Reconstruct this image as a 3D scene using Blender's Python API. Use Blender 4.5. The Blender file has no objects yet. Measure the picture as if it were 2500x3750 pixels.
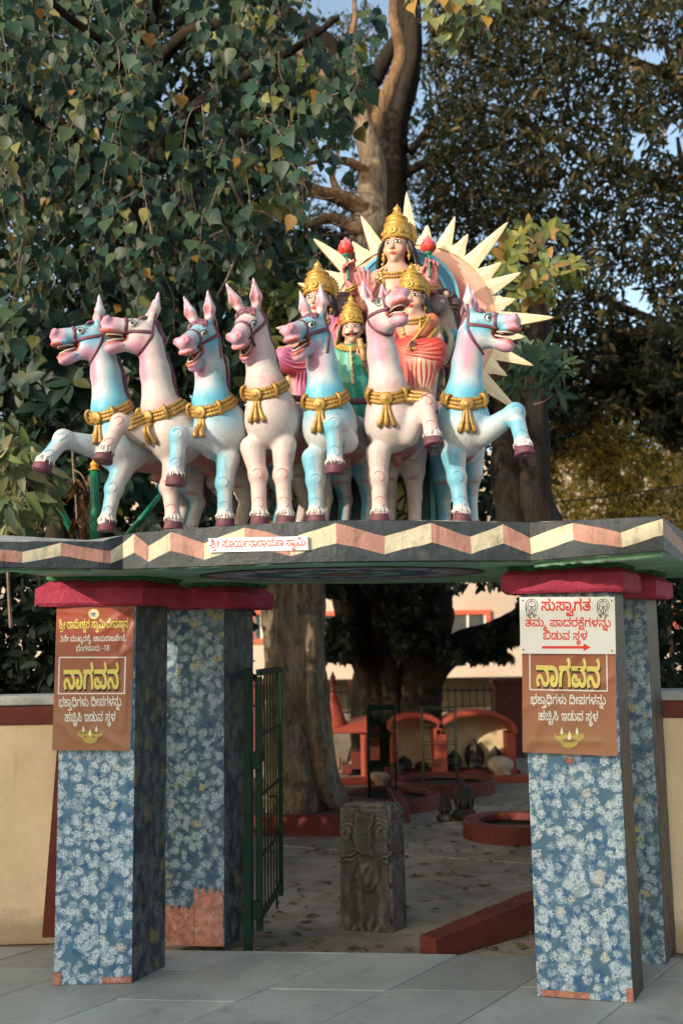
import bpy, math, random
import numpy as np
from mathutils import Vector, Matrix
# ------------------------------------------------------------------ camera, world, sun, exposure
random.seed(7); RNG = np.random.default_rng(7)
SC = bpy.context.scene
COL = SC.collection
PITCH, ROLL, EYE, FPX = 7.7, -0.9, 1.75, 3646.0
cam_d = bpy.data.cameras.new('camera')
cam_d.sensor_fit = 'HORIZONTAL'; cam_d.sensor_width = 24.0; cam_d.lens = 24.0*FPX/2500.0
cam_d.clip_start = 0.05; cam_d.clip_end = 2000
cam_d.dof.use_dof = True; cam_d.dof.focus_distance = 5.15; cam_d.dof.aperture_fstop = 2.0
cam = bpy.data.objects.new('camera', cam_d); COL.objects.link(cam)
RM = Matrix.Rotation(math.radians(90+PITCH), 3, 'X') @ Matrix.Rotation(math.radians(ROLL), 3, 'Z')
cam.matrix_world = Matrix.Translation((0, 0, EYE)) @ RM.to_4x4()
SC.camera = cam

SUN_ELEV, SUN_AZ = math.radians(17.0), math.radians(45.0)   # azimuth: from +X towards +Y, direction light travels
TR = Vector((math.cos(SUN_ELEV)*math.cos(SUN_AZ), math.cos(SUN_ELEV)*math.sin(SUN_AZ), -math.sin(SUN_ELEV)))
sun_d = bpy.data.lights.new('sun', 'SUN'); sun_d.energy = 2.0; sun_d.angle = math.radians(0.6); sun_d.color = (1.0, 0.88, 0.72)
sun = bpy.data.objects.new('sun', sun_d); COL.objects.link(sun)
sun.location = (-8, -6, 6)
sun.rotation_euler = TR.to_track_quat('-Z', 'Y').to_euler()
W = bpy.data.worlds.new('World'); SC.world = W; W.use_nodes = True
wn = W.node_tree.nodes; wl = W.node_tree.links
bg = wn['Background']; sky = wn.new('ShaderNodeTexSky'); sky.sky_type = 'NISHITA'; sky.sun_disc = False
sky.sun_elevation = SUN_ELEV
S_ = -TR
sky.sun_rotation = math.atan2(S_.x, S_.y)
sky.air_density = 1.0; sky.dust_density = 2.4; sky.ozone_density = 0.3
warm = wn.new('ShaderNodeMix'); warm.data_type = 'RGBA'; warm.blend_type = 'MULTIPLY'; warm.inputs[0].default_value = 1.0; warm.inputs[7].default_value = (1.01, 1.0, 0.93, 1)
wl.new(sky.outputs[0], warm.inputs[6]); wl.new(warm.outputs[2], bg.inputs[0]); bg.inputs[1].default_value = 0.15
SC.view_settings.view_transform = 'Standard'; SC.view_settings.look = 'None'
SC.view_settings.exposure = 1.14; SC.view_settings.gamma = 1.0
SC.cycles.max_bounces = 6; SC.cycles.diffuse_bounces = 3; SC.cycles.glossy_bounces = 2
SC.cycles.transmission_bounces = 4; SC.cycles.transparent_max_bounces = 4
SC.cycles.use_denoising = True

# ------------------------------------------------------------------ measuring helpers (photo pixel -> place)
def ray(px, py):
    return RM @ Vector(((px-1250)/FPX, -(py-1875)/FPX, -1.0))
def P(px, py, Y):
    d = ray(px, py); return Vector((0, 0, EYE)) + d*(Y/d.y)
def G(px, py, z=0.0):
    d = ray(px, py); return Vector((0, 0, EYE)) + d*((z-EYE)/d.z)

# ------------------------------------------------------------------ object helpers
def new_mesh(name, V, F, mats=None, smooth=False, uv=None, col=None, mi=None):
    me = bpy.data.meshes.new(name)
    V = np.asarray(V, np.float32).reshape(-1, 3)
    if isinstance(F, np.ndarray):
        nf, k = F.shape
        me.vertices.add(len(V)); me.vertices.foreach_set('co', V.ravel())
        me.loops.add(nf*k); me.loops.foreach_set('vertex_index', F.astype(np.int32).ravel())
        me.polygons.add(nf); me.polygons.foreach_set('loop_start', np.arange(0, nf*k, k, dtype=np.int32))
        me.polygons.foreach_set('loop_total', np.full(nf, k, np.int32))
        me.update(calc_edges=True)
    else:
        me.from_pydata([tuple(map(float, v)) for v in V], [], [tuple(int(i) for i in f) for f in F]); me.update()
    for m in (mats or []): me.materials.append(m)
    if mi is not None: me.polygons.foreach_set('material_index', np.asarray(mi, np.int32))
    if smooth: me.polygons.foreach_set('use_smooth', np.ones(len(me.polygons), bool))
    if col is not None:
        a = me.color_attributes.new('paint', 'FLOAT_COLOR', 'POINT')
        c = np.ones((len(V), 4), np.float32); c[:, :3] = col
        a.data.foreach_set('color', c.ravel())
    return me
def obj(name, me, parent=None, m=None):
    o = bpy.data.objects.new(name, me); COL.objects.link(o)
    if m is not None: o.data.materials.append(m)
    if parent is not None:
        o.parent = parent; o.matrix_parent_inverse = parent.matrix_world.inverted() if parent.type != 'EMPTY' else Matrix.Translation(-parent.location)
    return o
def tag(o, label, cat, group=None):
    o['label'] = label; o['category'] = cat
    if group: o['group'] = group
    return o
def thing(name, label, cat, loc=(0, 0, 0), group=None):
    o = bpy.data.objects.new(name, None); COL.objects.link(o); o.location = loc; o.empty_display_size = 0.1
    bpy.context.view_layer.update() if False else None
    o.matrix_world = Matrix.Translation(loc)
    return tag(o, label, cat, group)
def structure(o): o['kind'] = 'structure'; return o
def stuff(o): o['kind'] = 'stuff'; return o

class MB:
    """collects boxes, tubes, lathes, prisms into one mesh"""
    def __init__(s): s.V = []; s.F = []; s.M = []
    def add(s, V, F, mi=0):
        o = len(s.V); s.V += [tuple(v) for v in V]; s.F += [tuple(i+o for i in f) for f in F]; s.M += [mi]*len(F); return s
    def box(s, c, d, rot=0.0, mi=0):
        cx, cy, cz = c; a, b, h = d[0]/2, d[1]/2, d[2]/2; ca, sa = math.cos(rot), math.sin(rot)
        V = [(cx+x*ca-y*sa, cy+x*sa+y*ca, cz+z) for z in (-h, h) for x, y in ((-a, -b), (a, -b), (a, b), (-a, b))]
        return s.add(V, [(3, 2, 1, 0), (4, 5, 6, 7), (0, 1, 5, 4), (1, 2, 6, 5), (2, 3, 7, 6), (3, 0, 4, 7)], mi)
    def prism(s, poly, z0, z1, mi=0, top=None, inset=None):
        n = len(poly); p1 = top or poly
        V = [(x, y, z0) for x, y in poly]+[(x, y, z1) for x, y in p1]
        F = [tuple(range(n-1, -1, -1)), tuple(range(n, 2*n))]+[(i, (i+1) % n, n+(i+1) % n, n+i) for i in range(n)]
        return s.add(V, F, mi)
    def tube(s, pts, rad, n=10, cap=True, mi=0, closed=False, flat=None):
        V, F = tube(pts, rad, n, cap, closed, flat); return s.add(V, F, mi)
    def lathe(s, prof, loc, n=24, axis=None, mi=0):
        V, F = lathe(prof, n)
        if axis is not None:
            q = Vector(axis).to_track_quat('Z', 'Y'); V = [q @ Vector(v) for v in V]
        return s.add([(v[0]+loc[0], v[1]+loc[1], v[2]+loc[2]) for v in V], F, mi)
    def build(s, name, mats, parent=None, smooth=False, bevel=0.0, seg=2, auto=None):
        if not isinstance(mats, (list, tuple)): mats = [mats]
        me = new_mesh(name, s.V, s.F, mats, smooth, mi=s.M)
        o = obj(name, me, parent)
        if bevel:
            b = o.modifiers.new('bevel', 'BEVEL'); b.width = bevel; b.segments = seg; b.limit_method = 'ANGLE'; b.angle_limit = math.radians(40)
        return o
def tube(pts, rad, n=10, cap=True, closed=False, flat=None):
    pts = [Vector(p) for p in pts]; m = len(pts)
    if not hasattr(rad, '__len__'): rad = [rad]*m
    V, F = [], []; prev = None
    for i, p in enumerate(pts):
        if closed: t = pts[(i+1) % m]-pts[i-1]
        else: t = pts[min(i+1, m-1)]-pts[max(i-1, 0)]
        if t.length < 1e-9: t = Vector((0, 0, 1))
        t.normalize()
        if prev is None:
            prev = t.orthogonal().normalized()
            if abs(t.z) < 0.9: prev = (Vector((0, 0, 1))-t*t.z).normalized()
        prev = (prev-t*prev.dot(t)); prev = prev.normalized() if prev.length > 1e-6 else t.orthogonal().normalized()
        b = t.cross(prev)
        for k in range(n):
            a = 2*math.pi*k/n; r = rad[i]; fx = 1.0 if flat is None else flat
            V.append(p+prev*(math.cos(a)*r)+b*(math.sin(a)*r*fx))
    for i in range(m if closed else m-1):
        j = (i+1) % m
        for k in range(n):
            F.append((i*n+k, i*n+(k+1) % n, j*n+(k+1) % n, j*n+k))
    if cap and not closed:
        F.append(tuple(range(n-1, -1, -1))); F.append(tuple((m-1)*n+k for k in range(n)))
    return V, F
def lathe(prof, n=24):
    V, F = [], []
    m = len(prof)
    for r, z in prof:
        for k in range(n):
            a = 2*math.pi*k/n; V.append((r*math.cos(a), r*math.sin(a), z))
    for i in range(m-1):
        for k in range(n): F.append((i*n+k, i*n+(k+1) % n, (i+1)*n+(k+1) % n, (i+1)*n+k))
    if prof[0][0] > 1e-6: F.append(tuple(range(n-1, -1, -1)))
    if prof[-1][0] > 1e-6: F.append(tuple((m-1)*n+k for k in range(n)))
    return V, F
def spline(pts, n):
    pts = [Vector(p) for p in pts]; out = []
    m = len(pts)
    for i in range(m-1):
        p0, p1, p2, p3 = pts[max(i-1, 0)], pts[i], pts[i+1], pts[min(i+2, m-1)]
        for k in range(n):
            t = k/n
            out.append(0.5*((2*p1)+(p2-p0)*t+(2*p0-5*p1+4*p2-p3)*t*t+(3*p1-p0-3*p2+p3)*t**3))
    out.append(pts[-1]); return out

# ------------------------------------------------------------------ materials
def mat(name, build):
    m = bpy.data.materials.new(name); m.use_nodes = True
    nt = m.node_tree; nt.nodes.clear()
    out = nt.nodes.new('ShaderNodeOutputMaterial')
    b = NB(nt); sh = build(b); nt.links.new(sh, out.inputs[0]); return m
class NB:
    def __init__(s, nt): s.nt = nt; s._c = None
    def n(s, t, **k):
        x = s.nt.nodes.new(t)
        for a, v in k.items(): setattr(x, a, v)
        return x
    def lk(s, a, b): s.nt.links.new(a, b)
    def set(s, inp, v):
        if hasattr(v, 'is_output') or isinstance(v, bpy.types.NodeSocket): s.lk(v, inp)
        elif isinstance(v, (tuple, list)) and len(v) == 3 and inp.type == 'RGBA': inp.default_value = (*v, 1)
        else: inp.default_value = v
    def coord(s, scale=(1, 1, 1), kind='Object'):
        tc = s.n('ShaderNodeTexCoord'); mp = s.n('ShaderNodeMapping'); mp.inputs['Scale'].default_value = scale
        if kind == 'World':
            g = s.n('ShaderNodeNewGeometry'); s.lk(g.outputs['Position'], mp.inputs[0])
        else: s.lk(tc.outputs[kind], mp.inputs[0])
        return mp.outputs[0]
    def noise(s, scale, detail=4, rough=0.55, vec=None, dist=0.0):
        x = s.n('ShaderNodeTexNoise'); x.inputs['Scale'].default_value = scale; x.inputs['Detail'].default_value = detail
        x.inputs['Roughness'].default_value = rough; x.inputs['Distortion'].default_value = dist
        s.lk(vec if vec is not None else s.coord(kind='World'), x.inputs['Vector']); return x.outputs[0]
    def voronoi(s, scale, vec=None, feature='F1', out=0):
        x = s.n('ShaderNodeTexVoronoi', feature=feature); x.inputs['Scale'].default_value = scale
        s.lk(vec if vec is not None else s.coord(kind='World'), x.inputs['Vector']); return x.outputs[out]
    def wave(s, scale, vec, dist=0, axis='Z'):
        x = s.n('ShaderNodeTexWave', bands_direction=axis); x.inputs['Scale'].default_value = scale; x.inputs['Distortion'].default_value = dist
        s.lk(vec, x.inputs['Vector']); return x.outputs['Fac']
    def ramp(s, f, a, b, ca=0.0, cb=1.0):
        x = s.n('ShaderNodeMapRange'); x.inputs['From Min'].default_value = a; x.inputs['From Max'].default_value = b
        x.inputs['To Min'].default_value = ca; x.inputs['To Max'].default_value = cb; x.interpolation_type = 'SMOOTHSTEP'
        s.lk(f, x.inputs['Value']); return x.outputs[0]
    def mix(s, f, a, b, mode='MIX'):
        x = s.n('ShaderNodeMix', data_type='RGBA', blend_type=mode)
        s.set(x.inputs[0], f); s.set(x.inputs[6], a); s.set(x.inputs[7], b); return x.outputs[2]
    def math(s, op, a, b=0.0):
        x = s.n('ShaderNodeMath', operation=op); s.set(x.inputs[0], a); s.set(x.inputs[1], b); return x.outputs[0]
    def attr(s, name='paint'):
        x = s.n('ShaderNodeAttribute'); x.attribute_name = name; return x.outputs['Color']
    def bump(s, h, strength=0.3, dist=0.01):
        x = s.n('ShaderNodeBump'); x.inputs['Strength'].default_value = strength; x.inputs['Distance'].default_value = dist
        s.lk(h, x.inputs['Height']); return x.outputs[0]
    def bsdf(s, col, rough=0.6, metal=0.0, normal=None, spec=0.5, emit=None):
        x = s.n('ShaderNodeBsdfPrincipled'); s.set(x.inputs['Base Color'], col); s.set(x.inputs['Roughness'], rough)
        x.inputs['Metallic'].default_value = metal; x.inputs['Specular IOR Level'].default_value = spec
        if normal is not None: s.lk(normal, x.inputs['Normal'])
        return x.outputs[0]
def plain(name, c, rough=0.6, metal=0.0, var=0.25, scale=14, bump=0.15, bscale=60, spec=0.4, dirt=None, streak=0.0):
    def f(b):
        n = b.noise(scale, 5, 0.6); lo = tuple(x*(1-var) for x in c); hi = tuple(min(1, x*(1+var*0.6)) for x in c)
        k = b.mix(b.ramp(n, 0.3, 0.7), lo, hi)
        if dirt: k = b.mix(b.ramp(b.noise(scale*0.6, 7, 0.7), 0.55, 0.72, 0, dirt[1]), k, dirt[0])
        if streak: k = b.mix(b.ramp(b.noise(1, 6, 0.7, b.coord((28, 28, 3.0), 'World')), 0.52, 0.68, 0, streak), k, tuple(x*0.35 for x in c)); k = b.mix(b.ramp(b.noise(55, 6, 0.75), 0.66, 0.70, 0, streak), k, (0.05, 0.05, 0.045))
        nm = b.bump(b.noise(bscale, 4, 0.6), bump, 0.01) if bump else None
        return b.bsdf(k, rough, metal, nm, spec)
    return mat(name, f)
# ------------------------------------------------------------------ smooth sculpting: blended round shapes -> one continuous surface
class Sculpt:
    def __init__(s, res=0.008, k=0.02): s.p = []; s.res = res; s.k = k
    def cone(s, a, b, ra, rb=None, col=None, k=None, sub=False):
        rb = ra if rb is None else rb
        s.p.append(('c', np.array(a, np.float32), np.array(b, np.float32), float(ra), float(rb), col, s.k if k is None else k, sub)); return s
    def ball(s, a, r, col=None, k=None, sub=False): return s.cone(a, a, r, r, col, k, sub)
    def ell(s, c, r, fr=None, col=None, k=None, sub=False):
        M = np.eye(3, dtype=np.float32) if fr is None else np.array(fr, np.float32)   # rows: axes
        s.p.append(('e', np.array(c, np.float32), np.array(r, np.float32), M, None, col, s.k if k is None else k, sub)); return s
    def chain(s, pts, rs, col=None, k=None):
        for i in range(len(pts)-1): s.cone(pts[i], pts[i+1], rs[i], rs[i+1], col, k)
        return s
    @staticmethod
    def dist(p, X):
        if p[0] == 'c':
            a, b, ra, rb = p[1:5]; ba = b-a; L = float(ba@ba)
            pa = X-a
            if L < 1e-10: return np.sqrt((pa*pa).sum(-1))-ra
            t = np.clip((pa@ba)/L, 0, 1)
            q = pa-t[..., None]*ba
            return np.sqrt((q*q).sum(-1))-(ra+t*(rb-ra))
        c, r, M = p[1:4]; q = (X-c)@M.T
        k0 = np.sqrt(((q/r)**2).sum(-1)); k1 = np.sqrt(((q/r**2)**2).sum(-1))+1e-9
        return k0*(k0-1)/k1
    def bbox(s, p):
        if p[0] == 'c':
            r = max(p[3], p[4]); return np.minimum(p[1], p[2])-r, np.maximum(p[1], p[2])+r
        r = float(p[2].max()); return p[1]-r, p[1]+r
    def field(s):
        bb = [s.bbox(p) for p in s.p if not p[7]]
        lo = np.min([b[0] for b in bb], 0)-4*s.res; hi = np.max([b[1] for b in bb], 0)+4*s.res
        n = np.ceil((hi-lo)/s.res).astype(int)+1
        f = np.full(n, 0.5, np.float32); s.lo = lo
        for p in s.p:
            k = p[6]; a, b = s.bbox(p); mg = max(k*1.2, 3*s.res)+s.res
            i0 = np.clip(((a-mg-lo)/s.res).astype(int), 0, n-1); i1 = np.clip(np.ceil((b+mg-lo)/s.res).astype(int)+1, 1, n)
            ax = [lo[d]+np.arange(i0[d], i1[d])*s.res for d in range(3)]
            X = np.stack(np.meshgrid(*ax, indexing='ij'), -1).astype(np.float32)
            d = s.dist(p, X).astype(np.float32); sl = tuple(slice(i0[q], i1[q]) for q in range(3)); g = f[sl]
            if p[7]:
                h = np.clip(0.5-0.5*(g+d)/max(k, 1e-5), 0, 1); f[sl] = g*(1-h)+(-d)*h+k*h*(1-h)
            else:
                h = np.clip(0.5+0.5*(d-g)/max(k, 1e-5), 0, 1); f[sl] = d*(1-h)+g*h-k*h*(1-h)
        s.f = f; return f
    def sample(s, X):
        q = (np.asarray(X)-s.lo)/s.res; n = np.array(s.f.shape)
        i = np.clip(np.floor(q).astype(int), 0, n-2); t = np.clip(q-i, 0, 1)
        out = 0
        for a in (0, 1):
            for b in (0, 1):
                for c in (0, 1):
                    w = (t[..., 0] if a else 1-t[..., 0])*(t[..., 1] if b else 1-t[..., 1])*(t[..., 2] if c else 1-t[..., 2])
                    out = out+w*s.f[i[..., 0]+a, i[..., 1]+b, i[..., 2]+c]
        return out
    def polygonize(s):
        f = s.field(); n = f.shape; ins = f < 0
        c = np.zeros((n[0]-1, n[1]-1, n[2]-1), np.int8)
        for a in (0, 1):
            for b in (0, 1):
                for d in (0, 1): c += ins[a:n[0]-1+a, b:n[1]-1+b, d:n[2]-1+d]
        act = np.argwhere((c > 0) & (c < 8)); idx = -np.ones(c.shape, np.int64); idx[tuple(act.T)] = np.arange(len(act))
        S = np.zeros((len(act), 3)); N = np.zeros(len(act))
        cr = [(x, y, z) for x in (0, 1) for y in (0, 1) for z in (0, 1)]
        for A in cr:
            for d in range(3):
                if A[d]: continue
                B = list(A); B[d] = 1
                fa = f[tuple((act+np.array(A)).T)]; fb = f[tuple((act+np.array(B)).T)]
                m = (fa < 0) != (fb < 0); t = np.where(m, fa/np.where(m, fa-fb, 1), 0)
                q = np.tile(np.array(A, float), (len(act), 1)); q[:, d] += t
                S += q*m[:, None]; N += m
        V = (act+S/N[:, None])*s.res+s.lo
        F = []
        for d in range(3):
            u, v = [(1, 2), (2, 0), (0, 1)][d]
            sl0 = [slice(None)]*3; sl1 = [slice(None)]*3; sl0[d] = slice(0, n[d]-1); sl1[d] = slice(1, n[d])
            for x in (u, v): sl0[x] = slice(1, n[x]-1); sl1[x] = slice(1, n[x]-1)
            a, b = ins[tuple(sl0)], ins[tuple(sl1)]
            e = np.argwhere(a != b)
            if not len(e): continue
            sign = a[tuple(e.T)]
            base = e.copy(); base[:, u] += 1; base[:, v] += 1
            def cell(du, dv):
                q = base.copy(); q[:, u] -= du; q[:, v] -= dv; return idx[tuple(q.T)]
            q = np.stack([cell(1, 1), cell(0, 1), cell(0, 0), cell(1, 0)], 1)
            q[~sign] = q[~sign][:, ::-1]; F.append(q)
        return V, np.concatenate(F)
    def colors(s, V, default=(0.8, 0.8, 0.8), sharp=0.006):
        W = np.zeros(len(V)); C = np.zeros((len(V), 3)); X = V.astype(np.float32)
        ps = [p for p in s.p if p[5] is not None and not p[7]]
        if not ps: return np.tile(default, (len(V), 1))
        D = np.stack([s.dist(p, X) for p in ps], 1); mn = D.min(1, keepdims=True)
        w = np.exp(-(D-mn)/sharp)
        return (w@np.array([p[5] for p in ps]))/w.sum(1, keepdims=True)
    def normals(s, V):
        e = s.res
        g = np.stack([s.sample(V+np.eye(3)[d]*e)-s.sample(V-np.eye(3)[d]*e) for d in range(3)], -1)
        return g/(np.linalg.norm(g, axis=1, keepdims=True)+1e-9)
    def build(s, name, m, parent=None, paint=None, default=(0.8, 0.8, 0.8), sharp=0.006):
        V, F = s.polygonize(); c = s.colors(V, default, sharp)
        if paint: c = paint(V, s.normals(V), c)
        return obj(name, new_mesh(name, V, F, [m], True, col=c), parent)
    def surf(s, c, d, rmax=0.3):
        """outermost surface point from c along d"""
        c = np.array(c); d = np.array(d)/np.linalg.norm(d)
        t = np.linspace(rmax, 0, 160); X = c+t[:, None]*d; f = s.sample(X)
        j = np.argmax(f < 0)
        return c+d*(t[j] if f[j] < 0 else 0.02)
    def ring(s, c, a1, a2, n=40, off=0.004, rmax=0.25, arc=(0, 2*math.pi), closed=True):
        out = []
        for i in range(n):
            th = arc[0]+(arc[1]-arc[0])*i/(n if closed else n-1)
            d = np.array(a1)*math.cos(th)+np.array(a2)*math.sin(th)
            p = s.surf(c, d, rmax); out.append(Vector(p+d/np.linalg.norm(d)*off))
        return out
def lerpc(c, tgt, w):
    w = np.clip(w, 0, 1)[:, None]; return c*(1-w)+np.array(tgt)*w
def sstep(x, a, b):
    t = np.clip((x-a)/(b-a), 0, 1); return t*t*(3-2*t)
def paint_mat(name, rough=0.45, bump=0.2, dirt=0.35, spec=0.4):
    def f(b):
        c = b.attr()
        n = b.noise(9, 7, 0.65); v = b.noise(40, 5, 0.6)
        c = b.mix(b.ramp(n, 0.52, 0.75, 0, dirt), c, b.mix(1.0, c, (0.62, 0.55, 0.5), 'MULTIPLY'))
        st = b.noise(1, 5, 0.6, b.coord((55, 55, 5), 'World'))
        c = b.mix(b.ramp(st, 0.58, 0.7, 0, dirt*0.55), c, b.mix(1.0, c, (0.6, 0.54, 0.5), 'MULTIPLY'))
        c = b.mix(b.ramp(b.noise(26, 6, 0.7), 0.67, 0.71, 0, dirt), c, (0.30, 0.26, 0.24))
        return b.bsdf(c, b.ramp(n, 0.3, 0.7, rough*0.8, rough*1.3), 0, b.bump(b.math('ADD', b.math('MULTIPLY', v, 0.4), n), bump, 0.012), spec)
    return mat(name, f)
# ------------------------------------------------------------------ materials of the setting
def stone_paving(b, g=1.0):
    v = b.coord(kind='World'); n = b.noise(1.3, 6, 0.65); n2 = b.noise(22, 6, 0.7); n3 = b.noise(160, 3, 0.6)
    c = b.mix(b.ramp(n, 0.3, 0.7), (0.26, 0.28, 0.265), (0.40, 0.42, 0.39))
    c = b.mix(b.ramp(n2, 0.5, 0.75, 0, 0.55), c, (0.20, 0.19, 0.17))
    c = b.mix(b.ramp(b.noise(3.1, 7, 0.7), 0.55, 0.75, 0, 0.6), c, (0.36, 0.335, 0.295))
    c = b.mix(b.ramp(n3, 0.62, 0.7, 0, 0.5), c, (0.42, 0.42, 0.40))
    h = b.math('ADD', n2, b.math('MULTIPLY', n3, 0.35))
    c = b.mix(b.ramp(b.noise(1.9, 8, 0.75), 0.56, 0.66, 0, 0.5), c, (0.165, 0.155, 0.135)); c = b.mix(1.0, c, (g, g, g*0.985), 'MULTIPLY')
    return b.bsdf(c, b.ramp(n, 0.3, 0.7, 0.5, 0.75), 0, b.bump(h, 0.35, 0.006), 0.35)
M_PAVE = mat('paving_stone', stone_paving); M_PAVE_B = mat('paving_stone_pale', lambda b: stone_paving(b, 1.16)); M_PAVE_C = mat('paving_stone_deep', lambda b: stone_paving(b, 0.84))
def court(b):
    n = b.noise(0.9, 7, 0.7); n2 = b.noise(9, 7, 0.75); n3 = b.noise(90, 4, 0.7)
    c = b.mix(b.ramp(n, 0.35, 0.65), (0.20, 0.165, 0.125), (0.36, 0.30, 0.235))
    c = b.mix(b.ramp(n2, 0.52, 0.66, 0, 0.65), c, (0.115, 0.095, 0.078))
    c = b.mix(b.ramp(n3, 0.62, 0.72, 0, 0.4), c, (0.36, 0.33, 0.29))
    return b.bsdf(c, 0.85, 0, b.bump(b.math('ADD', n2, n3), 0.4, 0.01), 0.2)
M_COURT = mat('court_concrete', court)
def dab_paint(base, light, deep, warm, sc=(1, 1, 1), dens=0.0, edge=True):
    def f(b):
        v = b.coord(sc, 'World')
        rag = b.noise(110, 5, 0.75, v, 1.0); rag2 = b.noise(46, 4, 0.7, v, 1.5); big = b.noise(3.2, 3, 0.5, v)
        def layer(scale, off, lo, thr):
            vv = b.n('ShaderNodeVectorMath', operation='ADD'); b.lk(v, vv.inputs[0]); vv.inputs[1].default_value = off
            x = b.n('ShaderNodeTexVoronoi'); x.inputs['Scale'].default_value = scale; b.lk(vv.outputs[0], x.inputs['Vector'])
            sp = b.n('ShaderNodeSeparateXYZ'); b.lk(x.outputs['Color'], sp.inputs[0])
            d = b.math('ADD', x.outputs['Distance'], b.math('ADD', b.math('MULTIPLY', b.math('SUBTRACT', rag2, 0.5), 1.5), b.math('MULTIPLY', b.math('SUBTRACT', rag, 0.5), 0.9)))
            m = b.math('MULTIPLY', b.ramp(d, thr, thr-0.14), b.math('GREATER_THAN', sp.outputs[0], lo-dens))
            return b.math('MULTIPLY', m, b.ramp(rag, 0.40, 0.53)), sp.outputs[1]
        bs = b.mix(b.ramp(b.noise(7, 5, 0.6, v), 0.3, 0.7), tuple(x*0.85 for x in base), tuple(x*1.1 for x in base))
        m0, _ = layer(19, (3.1, 1.7, 9.2), 0.32, 0.58); c = b.mix(b.math('MULTIPLY', m0, 0.9), bs, deep)
        ma, ra = layer(24, (5.5, 8.1, 2.2), 0.34, 0.60); c = b.mix(b.math('MULTIPLY', ma, 0.85), c, tuple(x*0.66+y*0.34 for x, y in zip(light, base)))
        m1, r1 = layer(21, (0.0, 0.0, 0.0), 0.32, 0.62)
        c = b.mix(m1, c, b.mix(b.math('GREATER_THAN', r1, 0.90), light, warm))
        h = b.math('ADD', b.math('MULTIPLY', m1, 0.7), b.math('MULTIPLY', b.noise(120, 3, 0.6), 0.35))
        return b.bsdf(c, 0.45, 0, b.bump(h, 0.35, 0.004), 0.4)
    return f
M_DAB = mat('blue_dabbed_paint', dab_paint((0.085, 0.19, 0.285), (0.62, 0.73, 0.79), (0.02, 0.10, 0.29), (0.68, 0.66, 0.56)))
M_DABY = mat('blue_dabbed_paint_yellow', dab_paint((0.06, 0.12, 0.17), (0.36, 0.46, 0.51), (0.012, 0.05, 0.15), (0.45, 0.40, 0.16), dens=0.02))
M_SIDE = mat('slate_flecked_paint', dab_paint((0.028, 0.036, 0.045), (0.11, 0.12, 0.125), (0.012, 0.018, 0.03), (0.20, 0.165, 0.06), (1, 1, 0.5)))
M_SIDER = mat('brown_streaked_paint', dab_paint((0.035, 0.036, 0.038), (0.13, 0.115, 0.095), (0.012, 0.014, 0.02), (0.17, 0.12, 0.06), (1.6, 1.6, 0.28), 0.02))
M_CAP = plain('rose_red_plaster', (0.40, 0.042, 0.085), 0.7, 0, 0.22, 9, 0.8, 55, 0.25, ((0.16, 0.03, 0.04), 0.7))
M_SLATE = plain('slate_black_paint', (0.035, 0.045, 0.052), 0.55, 0, 0.35, 8, 0.5, 45, 0.35, ((0.10, 0.105, 0.10), 0.6), 0.5)
M_CREAMB = plain('cream_band_paint', (0.54, 0.49, 0.35), 0.6, 0, 0.15, 9, 0.5, 45, 0.3, ((0.20, 0.17, 0.11), 0.75), 0.65)
M_SALM = plain('salmon_band_paint', (0.38, 0.20, 0.16), 0.6, 0, 0.2, 9, 0.5, 45, 0.3, ((0.20, 0.12, 0.09), 0.6), 0.6)
M_MINT = plain('mint_green_plaster', (0.27, 0.50, 0.34), 0.6, 0, 0.22, 4, 0.4, 40, 0.3, ((0.08, 0.16, 0.10), 0.6))
def wallm(b):
    n = b.noise(2.5, 7, 0.65); c = b.mix(b.ramp(n, 0.3, 0.7), (0.66, 0.51, 0.33), (0.78, 0.62, 0.42))
    st = b.noise(1, 6, 0.65, b.coord((16, 16, 0.9), 'World')); c = b.mix(b.ramp(st, 0.56, 0.70, 0, 0.45), c, (0.42, 0.34, 0.24))
    g_ = b.n('ShaderNodeNewGeometry'); z = b.n('ShaderNodeSeparateXYZ'); b.lk(g_.outputs['Position'], z.inputs[0]); zz = b.math('ADD', z.outputs[2], b.math('MULTIPLY', b.noise(9, 6, 0.7), -0.28))
    c = b.mix(b.ramp(zz, 0.06, -0.10, 0, 0.75), c, (0.34, 0.26, 0.18)); c = b.mix(b.ramp(b.noise(14, 7, 0.75), 0.64, 0.68, 0, 0.5), c, (0.5, 0.42, 0.32))
    return b.bsdf(c, 0.75, 0, b.bump(b.math('ADD', b.noise(70, 4, 0.6), n), 0.5, 0.01), 0.2)
M_WALL = mat('cream_wall_paint', wallm)
M_RED = plain('red_oxide_paint', (0.125, 0.025, 0.017), 0.6, 0, 0.25, 6, 0.4, 50, 0.3, ((0.15, 0.05, 0.04), 0.5))
M_REDL = plain('orange_red_paint', (0.29, 0.052, 0.030), 0.6, 0, 0.2, 6, 0.3, 50, 0.3, ((0.22, 0.07, 0.05), 0.5))
M_GREY = plain('weathered_coping', (0.33, 0.35, 0.34), 0.7, 0, 0.3, 6, 0.5, 50, 0.3, ((0.12, 0.12, 0.11), 0.7))
M_GRN = plain('dark_green_enamel', (0.005, 0.026, 0.014), 0.55, 0, 0.2, 9, 0.15, 60, 0.2, ((0.05, 0.03, 0.02), 0.4))
M_GRNP = plain('green_pole_enamel', (0.008, 0.16, 0.085), 0.28, 0, 0.12, 6, 0.05, 60, 0.5)
M_BARE = plain('worn_red_plaster', (0.50, 0.22, 0.16), 0.8, 0, 0.35, 30, 0.8, 50, 0.2, ((0.60, 0.60, 0.60), 0.8))
M_STEEL = plain('screw_steel', (0.35, 0.35, 0.36), 0.35, 0.8, 0.1, 20, 0)

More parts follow.
